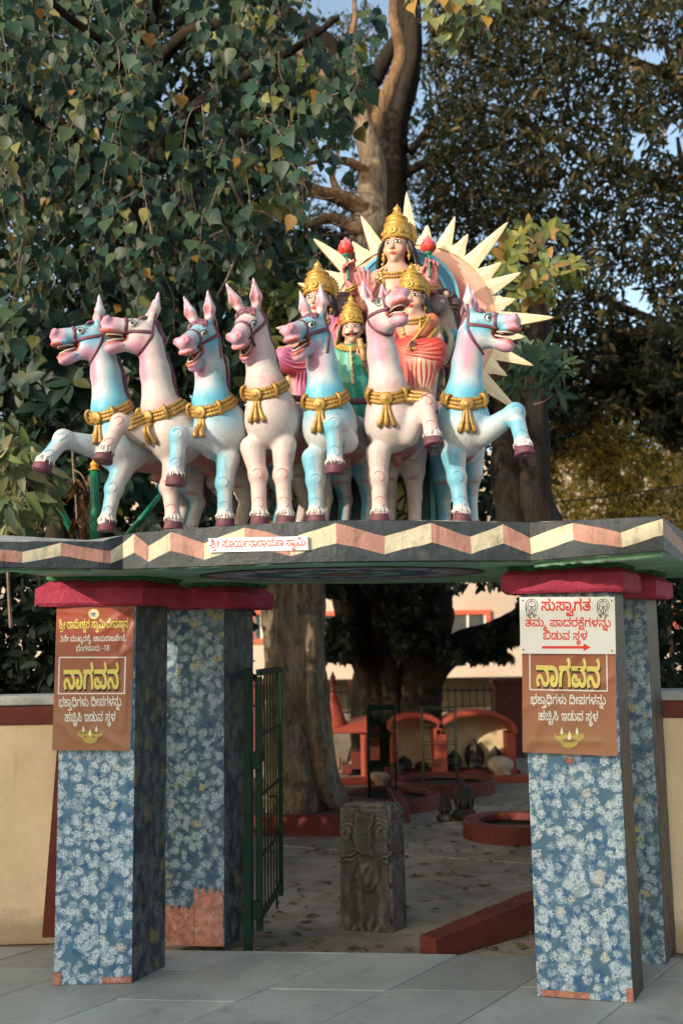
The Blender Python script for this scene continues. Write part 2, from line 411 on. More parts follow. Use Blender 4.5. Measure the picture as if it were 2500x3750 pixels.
# ------------------------------------------------------------------ ground
g = MB()
g.add([(-60, -40, -0.045), (60, -40, -0.045), (60, 140, -0.045), (-60, 140, -0.045)], [(0, 1, 2, 3)])
structure(g.build('ground', M_COURT))
# pavement: separate stone slabs with open joints, laid askew to the gate
pv = MB(); pv0 = MB()
E0 = G(600, 3478); E1 = G(1960, 3500); ed = (E1-E0).normalized()
back = lambda x: E0.y+(x-E0.x)*ed.y/ed.x
pd = (Vector((0.60, 0.80, 0))).normalized()
def clip_poly(poly, p, n):
    out = []
    for i in range(len(poly)):
        a, b = poly[i], poly[(i+1) % len(poly)]
        da = (a[0]-p[0])*n[0]+(a[1]-p[1])*n[1]; db = (b[0]-p[0])*n[0]+(b[1]-p[1])*n[1]
        if da >= 0: out.append(a)
        if (da >= 0) != (db >= 0):
            t = da/(da-db); out.append((a[0]+(b[0]-a[0])*t, a[1]+(b[1]-a[1])*t))
    return out
rr = random.Random(3)
J0 = G(740, 3720); row_w = 0.62
xd = Vector((0.995, -0.10, 0)); nrm_pd = Vector((-pd.y, pd.x, 0))
for i in range(-12, 13):
    off = rr.uniform(0, 1.0)
    for k in range(-8, 9):
        L = 0.95
        base = J0+xd*(i*row_w)+pd*((k+off)*L)
        q = [base, base+xd*row_w, base+xd*row_w+pd*L, base+pd*L]
        cen = sum(q, Vector((0, 0, 0)))/4
        q = [tuple((cen+(p-cen)*(1-0.006/row_w*1.2))[:2]) for p in q]
        q = clip_poly(q, E0[:2], (ed.y, -ed.x)); q = clip_poly(q, (0, -3), (0, 1))
        if len(q) < 3: continue
        pv.prism(q, -0.03, rr.uniform(-0.0035, 0.0), rr.choice((0, 0, 1, 2)))
o = pv.build('pavement', [M_PAVE, M_PAVE_B, M_PAVE_C], None, False, 0.004, 1); structure(o)
pv0.prism([(-8, -3), (8, -3), (8, back(8)-0.01), (-8, back(-8)-0.01)], -0.05, -0.012)
M_JOINT = plain('joint_mortar', (0.10, 0.095, 0.085), 0.9, 0, 0.3, 30, 0.3)
structure(pv0.build('pavement_bed', M_JOINT))

# unseen house added behind the camera: its roof edge shades everything under the gate roof
hb = thing('unseen_shade_house', 'plain cream house across the street from the gate, behind the viewer', 'house', (0, -8, 0))
m = MB(); m.box((-13.5, -9.5, 3.29), (14, 7, 6.58)); m.build('house_wall', M_WALL, hb)
m = MB(); m.box((-13.5, -9.5, 6.63), (14.6, 7.6, 0.12)); m.build('roof', M_GREY, hb)
for x in (-18, -13.5, -9):
    for z in (1.6, 4.9): m = MB(); m.box((x, -5.985, z), (1.3, 0.05, 1.4)); m.build('window', M_GRN, hb)

# ------------------------------------------------------------------ gate pillars
def quad(A, B, D): return [tuple(A[:2]), tuple(B[:2]), tuple((B+D)[:2]), tuple((A+D)[:2])]
def grow(q, s, f=None):
    c = sum((Vector(p) for p in q), Vector((0, 0)))/4; out = []
    n = len(q)
    for i in range(n):
        a, b, d = Vector(q[i-1]), Vector(q[i]), Vector(q[(i+1) % n])
        e1 = (b-a).normalized(); e2 = (d-b).normalized()
        n1 = Vector((e1.y, -e1.x)); n2 = Vector((e2.y, -e2.x))
        bis = (n1+n2); out.append(tuple(b+bis*(s/(1+n1.dot(n2)))))
    return out
def pillar(label, A, B, D, fm, sm, worn=None, cap=0.075, zc=2.005):
    A, B, D = Vector((*A, 0)), Vector((*B, 0)), Vector((*D, 0)); q = quad(A, B, D)
    t = thing('gate_pillar', label, 'pillar', tuple((A+B+D)/2), 'painted pillars carrying the gate roof')
    m = MB(); nz = 30
    # shaft: slightly uneven hand-plastered faces
    ring_z = [0.0]+[zc*(i+1)/nz for i in range(nz)]
    V = []; F = []; MI = []
    nx = 6
    per = []
    for i in range(4):
        a, b = Vector(q[i]), Vector(q[(i+1) % 4])
        for k in range(nx): per.append((a+(b-a)*(k/nx), i))
    rnd = random.Random(hash(label) % 1000)
    for z in ring_z:
        for (p, i) in per:
            V.append((p.x+rnd.uniform(-1, 1)*0.0012, p.y+rnd.uniform(-1, 1)*0.0012, z))
    n = len(per)
    for r in range(len(ring_z)-1):
        for k in range(n):
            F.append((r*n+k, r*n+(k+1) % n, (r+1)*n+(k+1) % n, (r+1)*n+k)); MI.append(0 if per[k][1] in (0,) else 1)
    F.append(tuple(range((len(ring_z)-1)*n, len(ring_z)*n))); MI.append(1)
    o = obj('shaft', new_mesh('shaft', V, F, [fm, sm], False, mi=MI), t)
    b = o.modifiers.new('bevel', 'BEVEL'); b.width = 0.006; b.segments = 2; b.limit_method = 'ANGLE'; b.angle_limit = math.radians(50)
    c = MB(); q1 = grow(q, cap); q2 = grow(q, cap*0.25)
    # capital with chamfered top, wavy plaster
    def dense(qq, z, j=0.004):
        out = []
        for i in range(4):
            a, b_ = Vector(qq[i]), Vector(qq[(i+1) % 4])
            for k in range(10):
                p = a+(b_-a)*(k/10); out.append((p.x+rnd.uniform(-j, j), p.y+rnd.uniform(-j, j), z+rnd.uniform(-j, j)*0.8))
        return out
    rings = [dense(grow(q, cap-0.014), zc-0.012), dense(q1, zc+0.003), dense(q1, zc+0.045), dense(q1, zc+0.085), dense(grow(q, cap-0.02), zc+0.102), dense(q2, 2.158)]
    V = sum(rings, []); n = 40; F = [tuple(range(n-1, -1, -1)), tuple((len(rings)-1)*n+k for k in range(n))]
    for r in range(len(rings)-1):
        for k in range(n): F.append((r*n+k, r*n+(k+1) % n, (r+1)*n+(k+1) % n, (r+1)*n+k))
    co_ = obj('capital', new_mesh('capital', V, F, [M_CAP], True), t); co_.data.set_sharp_from_angle(angle=math.radians(28))
    if worn:
        for (u0, u1, h, side) in worn:
            w = MB(); e0, e1 = (A, B) if side == 0 else (B, B+D)
            nn = 26; pts = []
            dirv = (e1-e0); nv = Vector((dirv.y, -dirv.x, 0)).normalized()
            top = [h*(0.92+0.05*math.sin(i*0.9+h*20)+0.04*math.sin(i*2.3)+0.03*rnd.random()) for i in range(nn+1)]
            V = []; 
            for i in range(nn+1):
                p = e0+dirv*(u0+(u1-u0)*i/nn)+nv*0.006
                V += [(p.x, p.y, 0.002), (p.x, p.y, top[i])]
            for i in range(nn+1):
                p = e0+dirv*(u0+(u1-u0)*i/nn)-nv*0.004
                V += [(p.x, p.y, 0.002), (p.x, p.y, top[i]-0.004)]
            F = [(2*i, 2*i+2, 2*i+3, 2*i+1) for i in range(nn)]; o2 = 2*(nn+1)
            F += [(2*i+1, 2*i+3, o2+2*i+3, o2+2*i+1) for i in range(nn)]+[(0, 1, o2+1, o2), (2*nn, o2+2*nn, o2+2*nn+1, 2*nn+1)]
            obj('worn_patch', new_mesh('worn_patch', V, F, [M_BARE]), t)
    return t, A, B, D
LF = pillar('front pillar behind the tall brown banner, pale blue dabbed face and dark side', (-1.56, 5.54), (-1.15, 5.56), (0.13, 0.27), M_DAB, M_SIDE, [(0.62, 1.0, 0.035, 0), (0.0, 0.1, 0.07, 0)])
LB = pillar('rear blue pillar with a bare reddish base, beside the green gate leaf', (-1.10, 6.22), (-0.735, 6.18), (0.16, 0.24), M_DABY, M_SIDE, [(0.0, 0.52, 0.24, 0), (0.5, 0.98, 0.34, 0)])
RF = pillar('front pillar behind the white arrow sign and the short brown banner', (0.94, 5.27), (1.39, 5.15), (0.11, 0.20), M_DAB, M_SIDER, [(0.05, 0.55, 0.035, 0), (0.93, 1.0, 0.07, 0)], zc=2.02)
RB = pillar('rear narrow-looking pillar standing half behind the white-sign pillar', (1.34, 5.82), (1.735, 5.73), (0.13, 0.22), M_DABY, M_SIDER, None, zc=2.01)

# ------------------------------------------------------------------ gate roof slab
ZU = 2.155
front = [(-190, 2077), (0, 2080), (390, 2085), (446, 2088), (748, 2078), (1000, 2067), (1250, 2060), (1600, 2057), (1944, 2057), (2432, 2018)]
def fy(x):
    for (x0, y0), (x1, y1) in zip(front, front[1:]):
        if x0 <= x <= x1: return y0+(y1-y0)*(x-x0)/(x1-x0)
def ftop(x):
    T = [(-190, 2.275), (0, 2.285), (385, 2.300), (400, 2.315), (470, 2.348), (700, 2.358), (1250, 2.365), (1944, 2.355), (2432, 2.315)]
    for (x0, y0), (x1, y1) in zip(T, T[1:]):
        if x0 <= x <= x1: return y0+(y1-y0)*(x-x0)/(x1-x0)
zig = [(-190, 1), (80, 0), (222, 1), (405, 0), (490, 1), (543, 0), (623, 1), (748, 0), (895, 1), (1065, 0), (1232, 1), (1410, 0), (1580, 1), (1726, 0), (1846, 1), (1944, 0), (2103, 1), (2279, 0), (2432, 1)]
cols = []
for (xa, sa), (xb, sb) in zip(zig, zig[1:]):
    n = max(2, int((xb-xa)/30))
    for i in range(n):
        t = i/n; cols.append((xa+(xb-xa)*t, sa+(sb-sa)*t, 0 if sb > sa else 1))
cols.append((2432, 1, 0))
xs_extra = [390, 446]
V = []; F = []; MI = []
rnd = random.Random(11)
LV = 6
def fracs(s):
    lo, hi = 0.19+0.27*s, 0.60+0.33*s
    return [0.0, 0.03, lo, hi, 0.975, 1.0]
for (x, s, c) in cols:
    p = G(x, fy(x), ZU); zt = ftop(x)
    out = Vector((0.12, -0.99, 0))
    for k, fr in enumerate(fracs(s)):
        if k in (2, 3): fr += 0.009*math.sin(x*0.041+k*2)+rnd.uniform(-0.007, 0.007)
        inset = 0.012 if k in (0,) else (0.018 if k == 5 else 0.0)
        j = 0.0018
        V.append((p.x+rnd.uniform(-j, j)-out.x*inset, p.y+rnd.uniform(-j, j)-out.y*inset, ZU+(zt-ZU)*fr+rnd.uniform(-j, j)*(0.4 if 0 < k < 5 else 1)))
nc = len(cols)
for i in range(nc-1):
    for k in range(LV-1):
        F.append((i*LV+k, (i+1)*LV+k, (i+1)*LV+k+1, i*LV+k+1))
        MI.append({2: 1 if cols[i][2] == 0 else 2}.get(k, 0))
# right end face and back
backpts = [(2600, 2112), (2200, 2126), (1860, 2131), (1400, 2137), (950, 2139), (560, 2131), (215, 2117), (-10, 2087)]
bp = [G(x, y, ZU) for x, y in backpts]
b0 = len(V)
for p in bp: V += [(p.x, p.y, ZU), (p.x, p.y, 2.33)]
nb = len(bp)
for i in range(nb-1): F.append((b0+2*i, b0+2*i+2, b0+2*i+3, b0+2*i+1)); MI.append(0)
last = (nc-1)*LV
# end face, zigzag carried round the corner
pe = Vector(V[last]); qe = bp[0]; ev = []
for t, s in ((0.0, 1), (0.16, 0.7), (0.45, 0), (1.0, 1)):
    e = []
    for k, fr in enumerate(fracs(s)):
        if t == 0: e.append(last+k); continue
        if t == 1.0 and k in (0, 5): e.append(b0 if k == 0 else b0+1); continue
        base = pe.lerp(qe, t); V.append((base.x, base.y, ZU+(2.318-ZU)*fr)); e.append(len(V)-1)
    ev.append(e)
for i in range(3):
    for k in range(5):
        F.append((ev[i][k], ev[i+1][k], ev[i+1][k+1], ev[i][k+1])); MI.append(2 if (k == 2 and i < 2) else (1 if k == 2 else 0))
F.append((0, 1, 2, 3, 4, 5, b0+2*nb-1, b0+2*nb-2)); MI.append(0)
# underside and top
under = [i*LV for i in range(nc)]+[e[0] for e in ev[1:-1]]+[b0+2*i for i in range(nb)]
top = [i*LV+5 for i in range(nc)]+[e[5] for e in ev[1:-1]]+[b0+2*i+1 for i in range(nb)]
F.append(tuple(reversed(under))); MI.append(3); F.append(tuple(top)); MI.append(4)
roof_c = G(1250, 2100, ZU)
gate_roof = thing('gate_roof', 'long concrete slab on the pillars with a black, cream and salmon zigzag edge', 'gate roof', tuple(roof_c))
me = new_mesh('slab', V, F, [M_SLATE, M_CREAMB, M_SALM, M_MINT, M_GREY], False, mi=MI)
slab = obj('slab', me, gate_roof)
# bright lip under the right wing and mortar lumps where the capitals meet the soffit
lip = MB()
pts = [G(x, fy(x)+4, ZU) for x in np.linspace(1960, 2425, 24)]
lip.tube([p+Vector((0, 0.012+random.uniform(-.004, .004), -0.008+random.uniform(-.004, .003))) for p in pts], [0.014+random.uniform(-.004, .004) for _ in pts], 8)
pts = [G(x, fy(x)+3, ZU) for x in np.linspace(-60, 330, 18)]
lip.tube([p+Vector((0, 0.012, -0.006+random.uniform(-.003, .003))) for p in pts], [0.010+random.uniform(-.003, .003) for _ in pts], 8)
lip.build('plaster_lip', M_MINT, gate_roof, True)
M_MOSS = plain('green_mortar', (0.05, 0.16, 0.07), 0.9, 0, 0.4, 20, 0.8, 60, 0.1)
for (tt, A, B, D), cp in ((LF, .075), (LB, .075), (RF, .075), (RB, .075)):
    q = grow(quad(A, B, D), cp*0.55); mm = MB(); pp = []
    for i in range(4):
        a, b_ = Vector(q[i]), Vector(q[(i+1) % 4])
        for k in range(14):
            p = a+(b_-a)*(k/14); pp.append((p.x, p.y, 2.150+random.uniform(-.006, .004)))
    mm.tube(pp, [0.017+random.uniform(-.008, .010) for _ in pp], 7, closed=True)
    mm.build('mortar_bed', M_MOSS, gate_roof, True)
# painted flower wheel on the soffit
def mandala(b):
    tc = b.n('ShaderNodeTexCoord'); sep = b.n('ShaderNodeSeparateXYZ'); b.lk(tc.outputs['UV'], sep.inputs[0])
    r, a = sep.outputs[0], sep.outputs[1]
    def petal(n, r0, r1, ph=0.0):
        w = b.math('ABSOLUTE', b.math('SINE', b.math('ADD', b.math('MULTIPLY', a, n*math.pi), ph)))
        lim = b.math('ADD', b.math('MULTIPLY', b.math('POWER', w, 0.6), r1-r0), r0); d = b.math('SUBTRACT', lim, r)
        return d
    c = (0.20, 0.13, 0.05)
    c = b.mix(b.math('GREATER_THAN', r, 0.965), c, (0.03, 0.02, 0.02))
    for n, r0, r1, colr, ph in ((16, 0.80, 0.95, (0.30, 0.28, 0.34), 0), (16, 0.62, 0.80, (0.42, 0.50, 0.52), 1.57), (16, 0.55, 0.70, (0.06, 0.07, 0.18), 0), (12, 0.42, 0.57, (0.02, 0.24, 0.20), 0.8), (12, 0.30, 0.43, (0.38, 0.48, 0.48), 0), (10, 0.2, 0.31, (0.02, 0.20, 0.17), 0.5), (8, 0.08, 0.2, (0.35, 0.10, 0.07), 0)):
        d = petal(n, r0, r1, ph)
        c = b.mix(b.math('GREATER_THAN', d, -0.012), c, (0.02, 0.02, 0.02)); c = b.mix(b.math('GREATER_THAN', d, 0.004), c, colr)
    return b.bsdf(c, 0.5, 0, None, 0.3)
M_MAND = mat('painted_flower_wheel', mandala)
cM = G(1252, 2104, ZU-0.004); V = []; F = []; n = 96; nr = 8
for i in range(nr+1):
    for k in range(n):
        a = 2*math.pi*k/n; V.append((cM.x+0.80*i/nr*math.cos(a), cM.y+0.50*i/nr*math.sin(a), ZU-0.004))
for i in range(nr):
    for k in range(n): F.append((i*n+k, (i+1)*n+k, (i+1)*n+(k+1) % n, i*n+(k+1) % n))
me = new_mesh('flower_wheel', V, F, [M_MAND]); uv = me.uv_layers.new(name='UVMap')
for pI, poly in enumerate(me.polygons):
    i, k = divmod(pI, n); vals = [(i/nr, k/n), ((i+1)/nr, k/n), ((i+1)/nr, (k+1)/n), (i/nr, (k+1)/n)]
    for li, v in zip(poly.loop_indices, vals): uv.data[li].uv = v
obj('flower_wheel', me, gate_roof)

# ------------------------------------------------------------------ boundary walls either side
def wall(label, a, b, h, zred, thick=0.22, edge=None):
    a, b = Vector((*a, 0)), Vector((*b, 0)); d = (b-a); n = Vector((d.y, -d.x, 0)).normalized(); rot = math.atan2(d.y, d.x); c = (a+b)/2-n*thick/2
    t = thing('boundary_wall', label, 'wall', tuple(c))
    m = MB(); m.box((c.x, c.y, h/2-0.02), (d.length, thick, h+0.04), rot); m.build('wall_body', M_WALL, t, False, 0.006)
    m = MB(); m.box((c.x, c.y, h+zred/2+0.001), (d.length+0.01, thick+0.03, zred), rot); m.build('red_band', M_RED, t, False, 0.006)
    m = MB(); m.box((c.x, c.y, h+zred+0.032), (d.length+0.012, thick+0.07, 0.06), rot); m.build('coping', M_GREY, t, False, 0.008)
    if edge:
        m = MB(); e0_ = Vector((-1.885, 0, 0)); e1_ = Vector((-1.775, 0, 0)); ye = b.y+(e0_.x-b.x)*d.y/d.x; m.add([(e0_.x, ye-0.006, 0.001), (e1_.x, ye-0.003, 0.001), (e1_.x+0.03, ye-0.003, edge[1]), (e1_.x-0.035, ye-0.006, edge[1]), (e0_.x, ye+0.05, 0.001), (e1_.x, ye+0.05, 0.001), (e1_.x+0.03, ye+0.05, edge[1]), (e1_.x-0.035, ye+0.05, edge[1])], [(0, 1, 2, 3), (0, 3, 7, 4), (1, 5, 6, 2), (3, 2, 6, 7)]); m.build('red_edge', M_RED, t)
    return t
wall('cream wall with red band and grey coping beside the tall-banner pillar', (-4.6, 6.32), (-1.40, 6.45), 1.29, 0.12, edge=(0.10, 1.28))
wall('cream wall with red band beyond the two pillars beside the white arrow sign', (1.80, 6.06), (4.6, 5.5), 1.30, 0.10)

# ------------------------------------------------------------------ open gate leaf
ga, gb = G(948, 3472), Vector((-0.445, 7.02, 0)); gt = thing('gate_leaf', 'dark green steel gate leaf with vertical bars swung open inwards', 'gate', tuple(ga))
gd = (gb-ga).normalized(); gl = (gb-ga).length
m = MB(); zt = 1.545
for (u, r) in ((0.025, 0.036), (gl-0.02, 0.026)):
    p = ga+gd*u; m.box((p.x, p.y, zt/2+0.06), (r*1.2, r*1.1, zt-0.06), math.atan2(gd.y, gd.x))
for z in (zt+0.055, 0.16):
    c = ga+gd*(gl/2); m.box((c.x, c.y, z), (gl+0.02, 0.022, 0.040), math.atan2(gd.y, gd.x))
m.build('gate_frame', M_GRN, gt, False, 0.003)
for i in range(7):
    p = ga+gd*(0.11+(gl-0.20)*i/6); m = MB(); m.tube([(p.x, p.y, 0.13), (p.x, p.y, zt+0.04)], 0.0048, 8); m.build('bar', M_GRN, gt, True)
for z in (0.5, 0.86, 1.22):
    c = ga+gd*(gl/2); m = MB(); m.box((c.x, c.y, z), (gl-0.06, 0.008, 0.022), math.atan2(gd.y, gd.x)); m.build('cross_rail', M_GRN, gt)
m = MB(); p = ga+gd*(gl-0.075); m.tube([(p.x-.02, p.y, 0.02), (p.x-.02, p.y, 0.75)], 0.007, 8); m.tube([(p.x-.02, p.y, 0.75), (p.x-.07, p.y-.02, 0.75)], 0.007, 8); m.build('drop_bolt', M_GRN, gt, True)
for z in (0.22, 1.08): m = MB(); m.box((ga.x-0.005, ga.y-0.03, z), (0.05, 0.05, 0.10)); m.build('hinge', M_GRN, gt, False, 0.004)
hp = MB(); hp.box((ga.x-0.065, ga.y+0.02, 0.80), (0.05, 0.05, 1.66)); tag(hp.build('gate_post', M_GRN, None, False, 0.004), 'slim green steel post fixed to the rear pillar, carrying the gate leaf', 'post')
GLY = {
234: [[135,-3,96,-3,44,6,14,25,15,40,14,53,40,68,84,76,111,78,142,80,176,88,188,104,189,116,189,120,188,130,176,152,154,170,118,182,95,182,78,182,60,175,61,169,60,164,76,156,91,156,108,156,136,167,139,180,175,178,168,157,124,139,93,139,72,139,40,146,22,160,23,170,22,182,62,200,97,200,128,200,178,186,210,162,226,134,227,119,226,116,226,112,226,108,227,106,222,90,194,71,150,62,125,60,100,59,70,54,56,46,57,40,56,33,70,22,104,17,135,17,172,17,228,28,256,48,257,62,256,76,234,98,213,106,208,107,200,108,197,109,182,112,152,116,133,116,110,116,82,110,83,103,82,100,86,94,89,92,53,84,46,90,40,100,41,105,40,110,50,121,70,130,106,135,133,135,150,135,184,132,199,129,200,129,204,129,210,128,213,128,236,122,276,104,296,79,297,63,296,42,260,12,188,-3]],
122: [[65,-14,64,-34,20,-61,-54,-74,-103,-74,-124,-74,-166,-71,-185,-69,-175,-52,-160,-54,-124,-56,-103,-56,-38,-56,24,-33,25,-14,24,-5,12,9,5,15,41,24,54,14,64,-6]],
74: [[193,108,192,97,172,80,132,70,105,70,76,70,38,81,29,87,41,104,44,101,60,93,84,87,101,87,126,87,150,98,151,107,150,115,134,123,117,123,100,123,74,114,58,96,59,84,59,81,58,64,84,40,128,22,157,16,137,-3,100,5,48,29,18,60,19,81,18,99,44,126,88,141,119,141,142,141,174,132,192,118]],
3: [],
56: [[243,-3,216,-3,180,7,156,23,149,31,134,42,116,53,100,57,93,57,74,57,56,46,57,37,56,29,70,12,81,4,43,-4,30,4,16,26,17,36,16,48,36,66,70,76,91,76,112,76,140,70,164,57,175,47,186,37,206,24,228,17,245,17,270,17,294,35,295,48,294,60,276,83,253,97,287,109,310,96,336,68,337,51,336,25,286,-3],[171,79,158,79,142,87,143,94,142,100,158,108,171,108,184,108,200,100,201,94,200,87,184,79],[17,118,17,138,229,138,256,138,278,140,285,142,290,145,294,151,295,154,294,163,278,178,263,187,295,198,318,184,336,164,337,153,336,148,328,134,315,129,302,124,268,118,239,118]],
64: [[45,-3,12,-3,-38,14,-59,28,-33,42,-14,29,24,17,45,17,68,17,88,29,89,39,88,48,84,62,84,74,85,81,84,100,116,126,172,141,209,141,246,141,300,128,336,106,354,76,355,60,354,40,328,12,282,-3,249,-3,220,-3,182,8,162,26,163,37,162,48,178,62,204,70,219,70,236,70,256,60,257,53,256,46,240,38,229,38,216,38,200,45,201,52,205,53,200,49,198,43,199,39,198,30,220,16,249,16,268,16,298,26,312,45,313,59,312,76,292,104,246,121,211,121,184,121,144,111,124,92,125,78,124,70,126,59,128,47,129,39,128,24,104,6,66,-3]],
48: [[155,-3,116,-3,66,10,34,32,20,57,21,70,20,90,52,122,112,141,153,141,190,141,242,128,272,106,286,81,287,69,286,48,252,15,194,-3],[153,17,180,17,222,29,244,53,245,70,244,85,224,108,184,121,153,121,126,121,84,110,60,86,61,69,60,52,84,29,124,17],[361,-3,322,-3,266,16,245,31,269,44,290,31,334,17,361,17,392,17,424,36,425,52,424,69,400,96,352,115,323,119,393,120,416,113,448,94,466,69,467,54,466,44,456,24,432,7,390,-3],[545,-3,506,-3,450,16,427,31,453,44,472,31,516,17,547,17,576,17,608,36,609,52,608,70,584,96,540,116,511,122,533,141,566,133,620,108,650,74,651,54,650,38,626,12,580,-3],[463,153,462,148,454,134,441,129,428,124,394,118,365,118,301,118,301,138,357,138,384,138,404,140,411,142,416,145,420,151,421,154,420,163,404,178,389,187,421,198,444,184,462,164]],
93: [[277,118,141,118,110,118,82,117,73,114,64,111,56,104,57,99,56,92,66,86,75,83,84,80,108,79,133,79,191,79,191,60,143,60,124,60,102,59,90,58,85,57,74,54,60,46,61,40,60,32,76,23,104,20,121,20,125,20,125,0,117,0,96,0,60,4,36,13,20,28,21,38,20,45,28,56,46,66,61,69,63,67,42,72,16,89,17,102,16,109,28,122,39,126,48,130,74,136,112,138,139,138,277,138]],
151: [[243,-3,216,-3,180,7,156,23,149,31,134,42,116,53,100,57,93,57,74,57,56,46,57,37,56,29,70,12,81,4,43,-4,30,4,16,26,17,36,16,48,36,66,70,76,91,76,122,76,158,62,175,47,186,37,204,24,228,17,247,17,272,17,294,35,295,48,294,65,264,95,214,115,185,118,17,118,17,138,281,138,281,118,253,118,255,120,280,112,316,91,334,64,335,50,334,25,286,-3]],
60: [[205,60,204,40,180,12,132,-3,99,-3,70,-3,32,8,12,26,13,37,12,48,28,62,52,70,69,70,86,70,106,60,107,53,106,46,90,38,79,38,64,38,50,45,51,52,55,53,50,49,48,43,49,39,48,30,70,16,99,16,118,16,146,25,162,45,163,60,162,74,148,95,135,102,124,108,100,115,60,118,31,118,-123,118,-123,138,41,138,72,138,120,133,156,122,169,115,186,106,204,78]],
158: [[165,-3,122,-3,58,12,20,42,21,64,20,78,36,100,64,116,85,122,93,118,21,118,21,138,253,138,253,118,247,118,247,121,266,115,292,99,304,78,305,64,304,44,272,14,208,-3],[165,17,198,17,242,31,264,54,265,68,264,84,238,107,192,119,165,119,132,119,88,106,62,84,63,68,62,44,118,17]],
37: [[301,-3,262,-3,212,18,213,37,212,52,250,73,281,73,308,73,338,60,339,50,338,46,336,38,333,35,299,36,300,38,300,42,301,44,300,50,290,56,281,56,268,56,250,46,251,38,250,28,274,16,303,16,322,16,352,25,370,46,371,63,371,65,370,82,352,107,316,121,293,121,262,121,228,104,225,89,187,89,182,106,144,121,115,121,86,121,60,108,61,98,60,94,66,85,73,82,80,79,104,74,127,74,135,74,135,57,121,57,98,57,76,54,69,51,62,48,56,40,57,36,56,28,76,16,97,16,112,16,136,21,151,26,175,11,158,5,118,-3,97,-3,54,-3,16,18,17,33,16,42,28,55,54,65,75,68,73,62,54,66,30,78,18,92,19,100,18,112,42,130,84,141,113,141,148,141,194,127,213,112,199,112,208,122,236,134,272,141,295,141,332,141,384,122,412,87,413,64,412,50,398,25,372,7,330,-3]],
164: [[243,-3,216,-3,180,7,156,23,149,31,134,42,116,53,100,57,93,57,74,57,56,46,57,37,56,29,70,12,81,4,43,-4,30,4,16,26,17,36,16,48,36,66,70,76,91,76,112,76,140,70,164,57,175,47,186,37,206,24,228,17,245,17,270,17,294,35,295,48,294,60,276,83,253,97,287,109,310,96,336,68,337,51,336,25,286,-3],[171,79,158,79,142,87,143,94,142,100,158,108,171,108,184,108,200,100,201,94,200,87,184,79],[17,118,17,138,281,138,281,118]],
126: [[-123,-92,-154,-92,-194,-75,-193,-61,-194,-49,-164,-34,-139,-34,-118,-34,-96,-44,-95,-52,-96,-54,-98,-61,-99,-63,-127,-62,-128,-60,-128,-57,-127,-56,-128,-53,-134,-49,-141,-49,-148,-49,-160,-54,-159,-61,-160,-68,-140,-76,-121,-76,-108,-76,-88,-71,-76,-62,-75,-56,-41,-56,-40,-66,-20,-76,-1,-76,14,-76,30,-68,31,-59,30,-49,-2,-33,-27,-29,-5,-20,16,-23,46,-35,64,-51,65,-61,64,-76,28,-92,-1,-92,-16,-92,-40,-88,-56,-81,-59,-76,-55,-76,-64,-82,-86,-89,-110,-92],[-77,-31,-77,-15,-15,-15,0,-15,14,-13,19,-10,20,-9,24,-5,25,-3,24,2,12,14,5,20,37,26,52,16,62,1,63,-5,62,-13,44,-25,12,-31,-9,-31]],
228: [[113,-3,84,-3,40,8,14,28,15,42,14,53,32,70,66,81,91,81,116,81,148,68,149,58,148,54,146,46,143,43,109,44,110,46,112,51,113,52,112,58,100,64,89,64,74,64,52,53,53,42,52,31,84,17,117,17,150,17,182,34,185,49,225,49,226,32,260,17,283,17,300,17,324,24,340,36,346,54,347,64,346,86,318,126,270,156,208,173,175,173,158,173,142,166,143,160,142,154,158,147,173,147,190,147,216,158,221,170,259,169,252,155,228,138,194,130,175,130,152,130,120,137,104,150,105,160,104,169,120,183,154,191,177,191,220,191,296,171,356,136,388,90,389,64,388,50,378,28,360,12,334,2,302,-3,285,-3,260,-3,230,4,208,16,197,26,213,26,200,14,170,2,134,-3],[467,-3,428,-3,372,16,349,31,375,44,396,31,438,17,469,17,496,17,530,36,531,52,530,70,506,96,462,116,433,122,455,141,488,133,540,108,572,74,573,54,572,38,548,12,502,-3]],
262: [[113,-3,84,-3,40,8,16,28,17,42,16,53,34,70,68,81,93,81,118,81,150,68,151,58,150,54,148,46,145,43,111,44,110,46,112,51,113,52,112,58,100,64,91,64,74,64,54,53,55,42,54,31,84,17,117,17,152,17,184,34,187,49,225,49,226,32,260,17,285,17,312,17,336,35,337,48,336,62,314,87,280,106,240,118,221,119,297,121,320,113,356,91,376,64,377,50,376,32,352,8,312,-3,289,-3,264,-3,232,4,208,16,199,25,215,26,200,14,172,2,136,-3],[17,118,17,138,255,138,288,138,318,142,325,146,332,149,336,158,337,163,336,173,310,185,289,185,270,185,244,174,245,167,244,166,244,163,245,162,229,172,234,172,244,173,247,173,260,173,272,168,273,162,272,157,258,150,245,150,228,150,212,163,213,170,212,178,230,193,266,202,293,202,318,202,356,192,376,172,377,160,376,151,364,136,353,130,344,126,318,121,284,118,265,118],[455,-3,416,-3,360,16,337,31,363,44,384,31,426,17,457,17,486,17,518,36,519,52,518,70,494,96,450,116,421,122,443,141,476,133,528,108,560,74,561,54,560,38,536,12,490,-3]],
